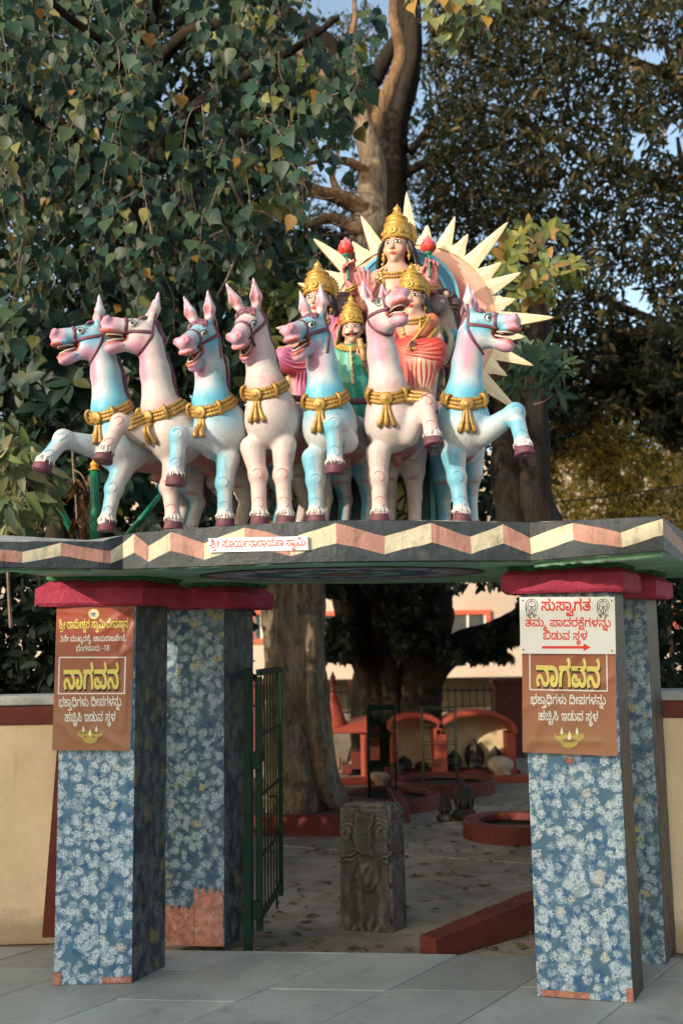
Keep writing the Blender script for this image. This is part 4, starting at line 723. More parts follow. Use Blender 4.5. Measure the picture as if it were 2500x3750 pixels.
40: [[109,-3,68,-3,20,26,21,55,20,70,38,96,74,116,99,122,107,118,21,118,21,138,257,138,282,138,304,140,311,142,316,145,320,151,321,154,320,163,304,178,289,187,321,198,344,184,362,164,363,153,362,148,354,134,341,129,336,127,322,123,304,120,293,119,293,121,314,115,344,96,362,70,363,55,362,26,312,-3,273,-3,252,-3,220,3,194,16,185,26,201,27,188,14,160,2,126,-3],[115,17,138,17,170,34,173,49,211,49,212,32,248,17,269,17,292,17,320,34,321,54,320,67,304,91,274,109,228,119,197,119,189,119,156,119,110,110,78,92,62,69,63,55,62,34,88,17]],
289: [[143,-3,106,-3,56,8,28,29,29,43,28,51,40,65,60,76,77,80,85,77,19,76,19,94,123,94,128,96,136,102,137,106,136,110,130,116,127,119,149,122,167,119,170,116,174,108,175,106,174,102,172,96,169,94,271,94,271,76,203,77,211,80,224,77,246,66,258,52,259,44,258,30,232,9,180,-3],[145,16,184,16,218,34,219,46,218,55,200,69,168,76,145,76,118,76,84,69,68,55,69,46,68,33,106,16],[19,118,19,138,151,138,184,138,212,142,221,146,226,149,230,158,231,163,230,173,204,185,185,185,164,185,138,174,139,167,138,166,138,163,139,162,125,172,128,172,138,173,143,173,154,173,168,168,169,162,168,157,152,150,141,150,122,150,106,163,107,170,106,178,124,193,160,202,187,202,212,202,250,192,272,172,273,160,272,151,260,136,249,130,238,126,212,121,180,118,161,118],[103,-67,72,-67,32,-50,33,-36,32,-24,60,-9,87,-9,106,-9,130,-18,131,-27,130,-30,128,-36,127,-38,97,-36,98,-35,98,-32,99,-31,98,-28,92,-24,85,-24,76,-24,64,-29,65,-36,64,-44,84,-51,105,-51,118,-51,138,-46,148,-38,151,-32,185,-32,184,-41,202,-51,219,-51,234,-51,248,-44,252,-35,253,-33,252,-24,236,-11,227,-5,257,4,275,-30,274,-36,270,-50,258,-60,236,-67,219,-67,204,-67,184,-63,168,-56,165,-52,169,-50,160,-57,140,-64,116,-67],[259,-85,262,-80,268,-66,269,-58,268,-54,264,-38,254,-19,245,-11,257,4,272,-6,292,-29,298,-51,299,-62,298,-70,296,-84,293,-88]],
226: [[109,-3,80,-3,44,8,24,25,25,34,24,45,40,60,72,74,95,80,112,86,136,98,137,106,136,111,128,118,110,122,97,122,74,122,54,113,55,106,54,102,58,94,65,91,29,83,20,89,12,102,13,108,12,116,32,132,68,141,97,141,126,141,162,130,176,114,177,106,176,97,160,82,132,70,113,64,88,56,66,44,67,35,66,26,92,17,113,17,144,17,176,34,179,49,217,49,220,32,256,17,281,17,304,17,334,30,348,55,349,74,348,92,332,127,300,156,256,173,231,173,214,173,196,166,197,160,196,154,212,147,227,147,244,147,272,158,275,170,311,169,304,148,260,130,229,130,212,130,186,134,168,142,158,153,159,160,158,173,198,191,233,191,268,191,326,172,368,140,388,98,389,74,388,45,360,11,312,-3,281,-3,260,-3,228,3,202,16,191,26,207,26,194,15,166,2,132,-3]]}
LINES = {
'plate': [[234,158],[122,34],[74,102],[3,72],[56,177],[64,186],[48,334],[93,142],[151,178],[60,112],[158,163],[60,112],[48,334],[37,216],[3,72],[164,177],[60,112],[126,32],[228,295]],
't1': [[234,158],[122,34],[74,102],[3,72],[158,163],[60,112],[262,289],[74,102],[54,158],[126,32],[49,163],[3,72],[164,177],[60,112],[126,32],[228,295],[3,72],[255,191],[74,102],[53,198],[164,177],[60,112],[112,16],[42,178]],
't2': [[422,143],[257,178],[74,102],[3,72],[47,289],[63,91],[24,212],[121,65],[49,163],[270,177],[111,16],[415,67],[3,72],[138,198],[60,112],[47,289],[158,163],[60,112],[30,194],[258,198],[74,102],[248,204],[415,67]],
't3': [[260,201],[6,138],[25,162],[52,178],[281,186],[49,163],[63,91],[3,72],[416,80],[420,143],[427,143]],
'naga': [[151,178],[60,112],[25,162],[53,198],[42,178]],
'b1': [[46,201],[134,144],[60,112],[111,16],[222,191],[25,162],[52,178],[280,94],[3,72],[221,191],[74,102],[43,198],[25,162],[52,178],[42,178],[115,26],[63,91]],
'b2': [[57,200],[210,199],[101,34],[236,176],[3,72],[11,178],[35,192],[63,91],[53,198],[3,72],[56,177],[112,16],[52,178]],
'w1': [[56,177],[63,91],[164,177],[60,112],[126,32],[25,162],[38,156]],
'w2': [[38,156],[47,289],[120,62],[3,72],[152,198],[60,112],[40,191],[49,163],[289,144],[25,162],[52,178],[42,178],[115,26],[63,91]],
'w3': [[226,206],[35,192],[63,91],[53,198],[3,72],[56,177],[112,16],[52,178]]}
# ------------------------------------------------------------------ signs
def outline(c, n=3):
    """quadratic outline stored as (2x+on, y) pairs -> polygon"""
    q0 = [(c[i]//2, c[i+1], c[i] % 2) for i in range(0, len(c), 2)]; q = []
    for i in range(len(q0)):
        a, b = q0[i], q0[(i+1) % len(q0)]; q.append(a)
        if not a[2] and not b[2]: q.append(((a[0]+b[0])/2, (a[1]+b[1])/2, 1))
    k = next(i for i in range(len(q)) if q[i][2]); q = q[k:]+q[:k]; out = []
    for i in range(len(q)):
        if q[i][2]: out.append(q[i][:2]); continue
        a, b = q[i-1], q[(i+1) % len(q)]
        for j in range(1, n):
            t = j/n; out.append(tuple((1-t)**2*a[d]+2*t*(1-t)*q[i][d]+t*t*b[d] for d in (0, 1)))
    return [p for i, p in enumerate(out) if p != out[i-1]]
from mathutils.geometry import delaunay_2d_cdt
def embolden(c, b):
    P_ = np.array(c, float).reshape(-1, 2); nx = np.roll(P_, -1, 0); pv_ = np.roll(P_, 1, 0)
    e1 = P_-pv_; e2 = nx-P_
    e1 /= np.linalg.norm(e1, axis=1, keepdims=True)+1e-9; e2 /= np.linalg.norm(e2, axis=1, keepdims=True)+1e-9
    n1 = np.stack([-e1[:, 1], e1[:, 0]], 1); n2 = np.stack([-e2[:, 1], e2[:, 0]], 1)
    m = n1+n2; k = 1/np.maximum(0.45, 1+(n1*n2).sum(1))
    return P_+m*(k*b)[:, None]
def wind(p, c):
    x, y = p; a = c; b = np.roll(c, -1, 0); k = (b[:, 0]-a[:, 0])*(y-a[:, 1])-(x-a[:, 0])*(b[:, 1]-a[:, 1])
    return int(((a[:, 1] <= y) & (b[:, 1] > y) & (k > 0)).sum()-((a[:, 1] > y) & (b[:, 1] <= y) & (k < 0)).sum())
def text_mesh(line, mapf, bold, mi=0):
    """glyph outlines -> triangles; mapf(x, y, layer) -> world point. x,y in font units/4"""
    V, F = [], []; x0 = 0
    for gi, (g, adv) in enumerate(LINES[line]):
        cs = [embolden(outline(c), bold) for c in GLY[g]]
        if cs:
            pts = [(float(p[0]), float(p[1])) for c in cs for p in c]; ed = []; o = 0
            for c in cs: ed += [(o+i, o+(i+1) % len(c)) for i in range(len(c))]; o += len(c)
            vo, _, fo, _, _, _ = delaunay_2d_cdt([Vector(p) for p in pts], ed, [], 0, 1e-5)
            o = len(V); V += [mapf(p.x+x0, p.y, gi % 3) for p in vo]
            for f_ in fo:
                cx = sum(vo[i].x for i in f_)/len(f_); cy = sum(vo[i].y for i in f_)/len(f_)
                if sum(wind((cx, cy), c) for c in cs) != 0: F.append(tuple(i+o for i in f_))
        x0 += adv
    return V, F, x0
class Board:
    """a flat board in the place: plane through p0 with normal n; (px,py) photo measurements give points on it"""
    def __init__(s, p0, along, tilt=0.0):
        s.p0 = Vector(p0); s.u = Vector(along).normalized(); s.n = Vector((s.u.y, -s.u.x, 0)); s.n = (s.n+Vector((0, 0, tilt))).normalized()
    def q(s, px, py, h=0.0):
        d = ray(px, py); o = Vector((0, 0, EYE)); t = (s.p0-o).dot(s.n)/d.dot(s.n); return o+d*t+s.n*h
    def text(s, line, x0, y0, x1, y1, hgt, bold, h, dispf=None):
        W_ = sum(a for _, a in LINES[line])
        d = dispf or (lambda x, y: 0.0)
        def f(gx, gy, l):
            t = gx/W_; x = x0+(x1-x0)*t; y = y0+(y1-y0)*t-gy*hgt/220.0
            return s.q(x, y, h+l*0.00012+d(x, y))
        V, F, _ = text_mesh(line, f, bold); return V, F
    def poly(s, pts, h, dispf=None):
        d = dispf or (lambda x, y: 0.0); return [s.q(x, y, h+d(x, y)) for x, y in pts], [tuple(range(len(pts)-1, -1, -1))]
    def stroke(s, pts, w, h, dispf=None):
        if len(pts) == 2 and dispf: pts = [(pts[0][0]+(pts[1][0]-pts[0][0])*i/40, pts[0][1]+(pts[1][1]-pts[0][1])*i/40) for i in range(41)]
        d = dispf or (lambda x, y: 0.0); V, F = [], []; n = len(pts)
        for i in range(n):
            a = np.array(pts[max(i-1, 0)], float); b = np.array(pts[min(i+1, n-1)], float); t = b-a; t /= np.linalg.norm(t)+1e-9; nn = np.array([-t[1], t[0]])*w/2
            for sg in (1, -1): x, y = np.array(pts[i])+nn*sg; V.append(s.q(x, y, h+d(x, y)))
        for i in range(n-1): F.append((2*i, 2*i+1, 2*i+3, 2*i+2))
        return V, F
def flat_mat(name, c, rough=0.45): return plain(name, c, rough, 0, 0.08, 20, 0.0, 60, 0.4)
M_WHITE = plain('white_sign_paint', (0.74, 0.77, 0.80), 0.35, 0, 0.04, 6, 0.03, 50, 0.5, ((0.5, 0.5, 0.48), 0.15))
M_LRED = flat_mat('red_lettering', (0.70, 0.035, 0.02))
M_LWHT = flat_mat('white_lettering', (0.78, 0.76, 0.72)); M_LYEL = flat_mat('yellow_lettering', (0.72, 0.62, 0.16)); M_LBLK = flat_mat('black_ink', (0.02, 0.02, 0.02))
M_LGOLD = flat_mat('lamp_gold', (0.50, 0.38, 0.10)); M_LGOLD2 = flat_mat('lamp_dark_gold', (0.24, 0.17, 0.05)); M_FLAME = flat_mat('flame_print', (0.85, 0.80, 0.62)); M_LBLU = flat_mat('crest_blue', (0.10, 0.22, 0.35))
def vinyl(b):
    z = b.n('ShaderNodeSeparateXYZ'); g_ = b.n('ShaderNodeNewGeometry'); b.lk(g_.outputs['Position'], z.inputs[0])
    c = b.mix(b.ramp(z.outputs[2], 1.25, 1.95), (0.32, 0.145, 0.075), (0.33, 0.068, 0.040))
    weave = b.noise(220, 2, 0.5); n = b.noise(5, 5, 0.6)
    c = b.mix(b.ramp(n, 0.4, 0.7, 0, 0.25), c, (0.42, 0.20, 0.12))
    return b.bsdf(c, 0.33, 0, b.bump(b.math('ADD', weave, b.math('MULTIPLY', n, 1.2)), 0.2, 0.004), 0.5)
M_VINYL = mat('printed_vinyl', vinyl)
M_VEDGE = plain('vinyl_white_edge', (0.50, 0.50, 0.49), 0.45, 0, 0.1, 20, 0.1)
def add_part(name, parts, m, parent):
    mb = MB()
    for V, F in parts: mb.add(V, F)
    return mb.build(name, m, parent)
def arc(cx, cy, rx_, ry, a0, a1, n=14): return [(cx+rx_*math.cos(math.radians(a0+(a1-a0)*i/(n-1))), cy-ry*math.sin(math.radians(a0+(a1-a0)*i/(n-1)))) for i in range(n)]
def banner(label, bd, TL, TR, BR, BL, creases):
    c = bd.q(*[(TL[i]+BR[i])/2 for i in (0, 1)]); t = thing('banner', label, 'banner', tuple(c), 'brown banners hung on the front pillars')
    def uv(x, y): return ((x-BL[0])/(BR[0]-BL[0]), (y-TL[1])/(BL[1]-TL[1]))
    def disp(x, y):
        u, v = uv(x, y); d = 0.0016*math.sin(9*v+4*u)+0.0012*math.sin(15*u+2)
        for (u0, v0, u1, v1, a, w) in creases:
            dx, dy = u1-u0, v1-v0; L2 = dx*dx+dy*dy; tt = max(0, min(1, ((u-u0)*dx+(v-v0)*dy)/L2)); dist = math.hypot((u-u0-tt*dx), (v-v0-tt*dy)*1.8)
            d += a*math.exp(-(dist/w)**2)
        return d
    nx, ny = 44, 80; V, F = [], []
    for j in range(ny+1):
        for i in range(nx+1):
            u, v = i/nx, j/ny
            x = (TL[0]*(1-u)+TR[0]*u)*(1-v)+(BL[0]*(1-u)+BR[0]*u)*v; y = (TL[1]*(1-u)+TR[1]*u)*(1-v)+(BL[1]*(1-u)+BR[1]*u)*v
            V.append(bd.q(x, y, disp(x, y)))
    for j in range(ny):
        for i in range(nx): a = j*(nx+1)+i; F.append((a, a+nx+1, a+nx+2, a+1))
    obj('banner_sheet', new_mesh('banner_sheet', V, F, [M_VINYL], True), t)
    fr = MB()   # wooden frame the sheet is stretched on, white folded edge
    co = [TL, TR, BR, BL]
    a = [bd.q(x, y, -0.012) for x, y in co]; b_ = [p-bd.n*0.028 for p in a]
    fr.add(a+b_, [(0, 1, 2, 3), (7, 6, 5, 4)]+[(i, i+4, (i+1) % 4+4, (i+1) % 4) for i in range(4)]); fr.build('banner_frame', M_VEDGE, t)
    return t, disp
def lamps(bd, t, dispf, cx, cy, s):
    gold, dark, fl = [], [], []
    for dx, dy, k in ((-0.85, -0.62, 0.8), (0.85, -0.62, 0.8), (0, 0, 1.0)):
        X, Y, w = cx+dx*s, cy+dy*s, s*k; h0 = 0.0034+(0.0006 if dx == 0 else 0)
        gold.append(bd.poly([(X-w, Y-0.1*w)]+arc(X, Y, w, 0.75*w, 190, 350, 14)+[(X+w, Y-0.1*w)]+arc(X, Y-0.12*w, w, 0.3*w, 10, 170, 12), h0, dispf))
        dark.append(bd.poly(arc(X, Y-0.12*w, 0.82*w, 0.2*w, 0, 340, 18), h0+0.0004, dispf))
        fl.append(bd.poly([(X, Y-1.25*w), (X+0.13*w, Y-0.85*w), (X+0.2*w, Y-0.5*w), (X+0.12*w, Y-0.22*w), (X-0.12*w, Y-0.22*w), (X-0.2*w, Y-0.5*w), (X-0.1*w, Y-0.9*w)], h0+0.0008, dispf))
    add_part('printed_lamps', gold, M_LGOLD, t); add_part('lamp_openings', dark, M_LGOLD2, t); add_part('lamp_flames', fl, M_FLAME, t)
def naga_block(bd, t, disp, k, word, box, b1, b2):
    """boxed word with its drop shadow, and two lines below"""
    sh = bd.text('naga', word[0]+3, word[1]+7, word[2]+3, word[3]+7, word[4], 7.5, 0.0030, disp); yl = bd.text('naga', *word, 7.5, 0.0042, disp)
    add_part('lettering_shadow', [sh], M_LBLK, t); add_part('lettering', [yl], M_LYEL, t)
    bx = [bd.stroke(p, 5.0, 0.0030, disp) for p in box]; add_part('printed_box', bx, M_LWHT, t)
    add_part('lettering', [bd.text('b1', *b1, 4.0, 0.0034, disp), bd.text('b2', *b2, 4.0, 0.0034, disp)], M_LWHT, t)
# tall banner, left front pillar
bdL = Board(Vector((-1.56, 5.54, 0))+Vector((0, -0.038, 0)), (0.41, 0.02, 0), 0.0)
tL, dL = banner('tall brown printed banner with a round crest at its top', bdL, (208, 2223), (491, 2215), (476, 2749), (191, 2749), [(0.62, 0.18, 1.0, 0.0, 0.007, 0.05), (0.75, 0.40, 1.02, 0.27, 0.006, 0.04), (0.55, 0.86, 0.95, 0.99, 0.008, 0.05), (0.86, 0.30, 1.0, 0.10, -0.006, 0.04), (0.9, 0.85, 1.0, 0.3, 0.005, 0.05), (0.0, 0.02, 0.5, 0.05, 0.004, 0.03), (0.3, 0.93, 0.1, 0.80, 0.004, 0.05)])
crest = [bdL.poly(arc(344, 2249, 20, 19.5, 0, 345, 24), 0.0032, dL)]; add_part('printed_crest', crest, M_LYEL, tL)
add_part('printed_crest', [bdL.poly(arc(344, 2249, 15, 14.5, 0, 345, 24), 0.0036, dL)], M_LWHT, tL)
add_part('printed_crest', [bdL.poly([(344, 2241), (349, 2247), (347, 2254), (341, 2254), (339, 2247)], 0.0040, dL), bdL.poly([(333, 2255), (355, 2255), (352, 2258), (336, 2258)], 0.0040, dL)], M_LBLU, tL)
add_part('printed_crest', [bdL.poly([(334, 2243), (338, 2243), (338, 2251), (335, 2251)], 0.0040, dL), bdL.poly([(350, 2243), (354, 2243), (353, 2251), (350, 2251)], 0.0040, dL)], M_LRED, tL)
add_part('lettering', [bdL.text('t1', 217, 2303, 470, 2298, 38, 4.0, 0.0034, dL)], M_LYEL, tL)
add_part('lettering', [bdL.text('t2', 221, 2350, 462, 2347, 26, 3.5, 0.0034, dL), bdL.text('t3', 278, 2385, 402, 2383, 26, 3.5, 0.0034, dL)], M_LWHT, tL)
naga_block(bdL, tL, dL, 0, (233, 2522, 437, 2520, 104), [[(218, 2408), (460, 2408)], [(460, 2406), (456, 2542)], [(456, 2540), (214, 2541)], [(214, 2541), (218, 2408)]], (215, 2588, 446, 2585, 41), (237, 2643, 424, 2641, 41))
lamps(bdL, tL, dL, 330, 2703, 28)
# short banner, right front pillar (its head is under the white sign)
aR = Vector((0.45, -0.12, 0)).normalized(); nR = Vector((aR.y, -aR.x, 0))
bdR = Board(Vector((0.94, 5.27, 0))+nR*0.034, aR)
tR, dR = banner('short brown banner whose head is covered by the white arrow sign', bdR, (1910, 2195), (2250, 2190), (2259, 2770), (1913, 2756), [(0.05, 0.98, 0.55, 0.35, 0.0045, 0.05), (0.2, 0.98, 0.62, 0.4, -0.003, 0.04), (0.1, 0.93, 0.8, 0.93, 0.004, 0.04), (0.0, 0.72, 0.25, 0.62, 0.004, 0.05), (0.95, 0.5, 0.7, 0.62, 0.004, 0.05)])
naga_block(bdR, tR, dR, 0, (1962, 2510, 2198, 2516, 112), [[(1939, 2390), (1940, 2528)], [(1938, 2526), (2224, 2531)], [(2223, 2531), (2220, 2390)]], (1942, 2578, 2218, 2580, 41), (1970, 2637, 2190, 2641, 41))
lamps(bdR, tR, dR, 2084, 2716, 33)
m = MB(); p = bdR.q(2085, 2785, -0.002); m.lathe([(0.0, 0), (0.02, 0.001), (0.016, 0.008), (0, 0.012)], p, 12, bdR.n); m.build('tie_knob', M_BARE, tR, True)
# white arrow sign
bdW = Board(Vector((0.94, 5.27, 0))+nR*0.052, aR)
tW = thing('welcome_sign', 'white sign with red writing, two praying-figure drawings and a red arrow', 'sign', tuple(bdW.q(2075, 2290)))
co = [(1901, 2187), (2250, 2186), (2254, 2396), (1905, 2394)]
a = [bdW.q(x, y) for x, y in co]; b_ = [p-bdW.n*0.008 for p in a]
m = MB(); m.add(a+b_, [(3, 2, 1, 0), (4, 5, 6, 7)]+[(i, (i+1) % 4, (i+1) % 4+4, i+4) for i in range(4)]); m.build('sign_panel', M_WHITE, tW)
add_part('lettering', [bdW.text('w1', 1980, 2236, 2163, 2236, 50, 5.0, 0.001), bdW.text('w2', 1922, 2294, 2237, 2296, 38, 4.0, 0.001), bdW.text('w3', 1987, 2342, 2150, 2344, 38, 4.0, 0.001)], M_LRED, tW)
add_part('arrow', [bdW.poly([(1984, 2367), (2136, 2366), (2136, 2357), (2163, 2371), (2136, 2385), (2136, 2376), (1984, 2376)], 0.001)], M_LRED, tW)
def prayer(x0, w=1.0):
    S = lambda pts: [(x0+x*w, y) for x, y in pts]
    L = [S(arc(0, 2218, 22, 24, -30, 210, 22)), S([(-20, 2205), (-22, 2225), (-19, 2245), (-10, 2250)]), S(arc(0, 2222, 15, 21, 20, 160, 14)), S([(-2, 2196), (-1, 2212)]), S([(-14, 2214), (-15, 2230), (-8, 2240)]), S([(14, 2214), (14, 2230), (8, 2240)]),
         S([(-12, 2219), (-4, 2221)]), S([(4, 2221), (12, 2219)]), S([(-1, 2220), (-7, 2236), (-9, 2246), (-14, 2258)]), S([(1, 2220), (7, 2236), (9, 2246), (14, 2258)]), S([(0, 2224), (0, 2254)]), S([(0, 2240), (-6, 2252), (-8, 2262)]), S([(0, 2240), (6, 2252), (8, 2262)]),
         S([(-20, 2257), (-14, 2251), (-8, 2256), (-13, 2263)]), S([(20, 2257), (14, 2251), (8, 2256), (13, 2263)]), S([(-18, 2232), (-19, 2240)]), S([(16, 2232), (17, 2240)])]
    return [bdW.stroke(l, 2.3, 0.001+0.0001*i) for i, l in enumerate(L)]
add_part('printed_figure', prayer(1946), M_LBLK, tW); add_part('printed_figure', prayer(2208), M_LBLK, tW)
for x, y in ((1914, 2199), (2239, 2200), (1916, 2380), (2240, 2384)):
    m = MB(); m.lathe([(0, 0), (0.0045, 0), (0.004, 0.003), (0, 0.004)], bdW.q(x, y, 0), 10, bdW.n); m.build('screw', M_LBLK, tW, True)
# name plate on the zigzag edge
pa, pb = G(764, fy(764), ZU), G(1127, fy(1127), ZU)
bdN = Board(Vector((pa.x, pa.y, 0))+Vector((0, -0.022, 0)), (pb-pa).normalized())
tN = thing('name_plate', 'narrow white plate with one line of red writing on the zigzag edge', 'sign', tuple(bdN.q(946, 1992)))
co = [(762, 1972), (1125, 1964), (1127, 2014), (766, 2023)]; a = [bdN.q(x, y) for x, y in co]; b_ = [p-bdN.n*0.02 for p in a]
m = MB(); m.add(a+b_, [(3, 2, 1, 0), (4, 5, 6, 7)]+[(i, (i+1) % 4, (i+1) % 4+4, i+4) for i in range(4)]); m.build('plate', M_WHITE, tN)
add_part('lettering', [bdN.text('plate', 771, 2006, 1118, 1998, 36, 5.0, 0.001)], M_LRED, tN)
for x, y in ((768, 1998), (1121, 1989)):
    m = MB(); m.lathe([(0, 0), (0.004, 0), (0.003, 0.003), (0, 0.004)], bdN.q(x, y, 0), 10, bdN.n); m.build('screw', M_LBLK, tN, True)
# ------------------------------------------------------------------ the seven horse statues on the roof
M_HORSE = paint_mat('horse_enamel', 0.45, 0.4, 0.8)
M_GOLD = plain('gold_paint', (0.37, 0.215, 0.055), 0.42, 0.3, 0.28, 25, 0.35, 70, 0.5, ((0.22, 0.11, 0.02), 0.6))
M_HOOF = plain('maroon_hoof_paint', (0.13, 0.045, 0.065), 0.55, 0, 0.25, 18, 0.4, 60, 0.3, ((0.25, 0.18, 0.17), 0.4))
M_FRINGE = plain('white_fringe_paint', (0.56, 0.53, 0.50), 0.6, 0, 0.3, 40, 0.3)
M_STRAP = plain('maroon_strap_paint', (0.14, 0.05, 0.075), 0.45, 0, 0.25, 20, 0.25, 60, 0.4)
M_MANE = plain('mauve_mane_paint', (0.20, 0.085, 0.12), 0.55, 0, 0.5, 60, 0.5, 90, 0.3)
M_EYE = plain('eye_white', (0.74, 0.74, 0.72), 0.2, 0, 0.03, 10, 0)
M_BLACK = plain('black_paint', (0.012, 0.012, 0.014), 0.3, 0, 0.1, 10, 0)
M_IRIS = plain('grey_iris', (0.13, 0.14, 0.15), 0.2, 0, 0.1, 10, 0)
M_GUM = plain('mouth_red', (0.42, 0.07, 0.035), 0.4, 0, 0.2, 30, 0.1)
M_TOOTH = plain('tooth_white', (0.42, 0.40, 0.36), 0.35, 0, 0.1, 30, 0.05)
M_MARK = plain('knee_ring_paint', (0.42, 0.15, 0.13), 0.5, 0, 0.2, 30, 0); M_MARKB = plain('knee_ring_blue', (0.08, 0.30, 0.48), 0.5, 0, 0.2, 30, 0)
WHITE_ = np.array((0.66, 0.63, 0.60)); BLUE_ = np.array((0.085, 0.38, 0.53)); ROSE_ = np.array((0.50, 0.20, 0.32)); CREAM_ = np.array((0.60, 0.48, 0.42))
ZT = 2.372
def V3(v): return np.array(v, float)
def horse(k, label, blue, Yc, chest, collar, head, hyaw, hpitch, byaw, legs, ears_out=0.35, hs=0.94):
    rnd = np.random.default_rng(k)
    C = V3(P(*chest, Yc)); K = V3(P(*collar, Yc-0.015)); Hc = V3(P(*head, Yc-0.05))
    ba = math.radians(byaw); bk = np.array((math.sin(ba), math.cos(ba), 0)); side = np.array((math.cos(ba), -math.sin(ba), 0))
    t = thing('horse_statue', label, 'statue', (C[0], C[1], ZT), 'seven painted horses on the gate roof')
    S = Sculpt(0.0085, 0.045)
    body = (0.44, 0.49, 0.52) if blue else (0.50, 0.455, 0.445)
    # trunk
    R_ = C+bk*0.56+np.array((0, 0, 0.02))
    S.ell(C+bk*0.02, (0.124, 0.145, 0.16), [side, bk, (0, 0, 1)], body)
    S.cone(C+bk*0.05-np.array((0, 0, 0.005)), R_, 0.138, 0.128, body)
    S.ell(R_, (0.125, 0.15, 0.15), [side, bk, (0, 0, 1)], body)
    S.cone(C+np.array((0, 0, 0.07))+bk*0.03, K, 0.112, 0.098, body, 0.05)
    hy, hp = math.radians(hyaw), math.radians(hpitch)
    f = np.array((-math.sin(hy)*math.cos(hp), -math.cos(hy)*math.cos(hp), -math.sin(hp)))
    s = np.cross(f, (0, 0, 1)); s /= np.linalg.norm(s); u = np.cross(s, f)   # s: the animal's right
    nb = Hc-u*0.02-f*0.035+np.array((0, 0, -0.03))
    mid = K*0.45+nb*0.55+np.array((0, 0.012, 0))
    S.cone(K, mid, 0.098, 0.076, body, 0.03); S.cone(mid, nb, 0.076, 0.068, body, 0.03)
    # head
    A = lambda x, y, z: Hc+(f*x+u*y+s*z)*hs
    hc = body
    S.ball(A(0, 0.0, 0), 0.068*hs, hc, 0.02)
    S.cone(A(0.0, 0.012, 0), A(0.15, 0.004, 0), 0.066*hs, 0.046*hs, hc, 0.02)
    S.ell(A(0.008, -0.045, 0.0), (0.090*hs, 0.092*hs, 0.052*hs), [f, u, s], hc, 0.02)
    for q in (-1, 1):
        S.ell(A(0.004, -0.052, q*0.025), (0.070*hs, 0.068*hs, 0.036*hs), [f, u, s], hc, 0.02)
        S.ball(A(0.055, 0.030, q*0.046), 0.021*hs, hc, 0.016)     # brow
        # ears
        e0 = A(-0.025, 0.050, q*0.042); tip = e0+(u*0.188+s*q*0.188*ears_out*0.5-f*0.02)*hs*0.98; md = e0*0.56+tip*0.44+s*q*0.006
        S.cone(e0, md, 0.022*hs, 0.034*hs, hc, 0.012); S.cone(md, tip, 0.034*hs, 0.004*hs, hc, 0.008)
        S.cone(md*0.75+e0*0.25+f*0.030*hs, md*0.35+tip*0.65+f*0.017*hs, 0.020*hs, 0.008*hs, None, 0.008, True)
    pk = (0.52, 0.29, 0.38)
    S.ell(A(0.185, 0.004, 0), (0.062*hs, 0.043*hs, 0.043*hs), [f, u, s], pk, 0.022)
    for q in (-1, 1):
        S.ball(A(0.218, 0.022, q*0.030), 0.024*hs, pk, 0.012); S.ball(A(0.236, 0.032, q*0.038), 0.010*hs, None, 0.006, True)
    lip = (0.47, 0.13, 0.115)
    S.ell(A(0.190, -0.040, 0), (0.058*hs, 0.020*hs, 0.054*hs), [f, u, s], lip, 0.010)
    jd = f*0.94-u*0.34; jd /= np.linalg.norm(jd); ju = np.cross(s, jd); ju = ju*np.sign(ju@u)
    B_ = lambda x, y, z: A(0.035, -0.078, 0)+(jd*x+ju*y+s*z)*hs
    S.cone(B_(0, 0, 0), B_(0.085, 0, 0), 0.050*hs, 0.032*hs, hc, 0.03)
    S.ell(B_(0.132, -0.004, 0), (0.056*hs, 0.034*hs, 0.045*hs), [jd, ju, s], pk, 0.018)
    S.ell(B_(0.140, 0.022, 0), (0.050*hs, 0.013*hs, 0.044*hs), [jd, ju, s], lip, 0.006)
    md_ = f*0.975-u*0.22; mu_ = np.cross(s, md_); mu_ = mu_*np.sign(mu_@u)
    S.ell(A(0.185, -0.082, 0), (0.112*hs, 0.023*hs, 0.036*hs), [md_, mu_, s], None, 0.008, True)   # open mouth
    # legs
    knees = []
    hooves = []
    for pts, r in legs:
        w = [V3(P(x, y, Yc+dy)) if len(q) == 3 else None for q in pts for (x, y, dy) in [q]]
        if r > 0: w[-1][2] = ZT+0.055        # standing
        n = len(w)
        rr_ = [0.066, 0.0435, 0.0365] if n == 3 else [0.075, 0.058, 0.047, 0.038]
        for i in range(n-1): S.cone(w[i], w[i+1], rr_[i], rr_[i+1], body, 0.022)
        S.ball(w[-2], rr_[-2]*1.10, body, 0.02)
        dn = w[-1]-w[-2]; dn /= np.linalg.norm(dn)
        S.cone(w[-1]-dn*0.02, w[-1]+dn*0.012, 0.038, 0.045, tuple(WHITE_), 0.015)
        knees.append((w[-2], rr_[-2], w[-1])); hooves.append((w[-1], np.array((0, 0, -1.0)) if r > 0 else dn*0.6+np.array((0, 0, -0.4))))
    # hind legs
    for q, dd in ((-1, 0.02), (1, -0.04)):
        hip = R_+side*q*0.075-np.array((0, 0, 0.02)); st = hip+bk*(-0.02)-np.array((0, 0, 0.17))
        hk = np.array((hip[0], hip[1], ZT+0.22))+bk*(0.09+dd); ft = np.array((hip[0], hip[1], ZT+0.055))+bk*(0.02+dd)
        S.cone(hip, st, 0.095, 0.065, body, 0.03); S.cone(st, hk, 0.062, 0.040, body, 0.025); S.cone(hk, ft, 0.040, 0.037, body, 0.02)
        hooves.append((ft, np.array((0, 0, -1.0))))
    S.ell(C+bk*0.36-np.array((0, 0, 0.145)), (0.03, 0.06, 0.035), [side, bk, (0, 0, 1)], (0.42, 0.09, 0.08), 0.02)
    nax = (nb-K); nl = np.linalg.norm(nax); nax /= nl
    front = -bk
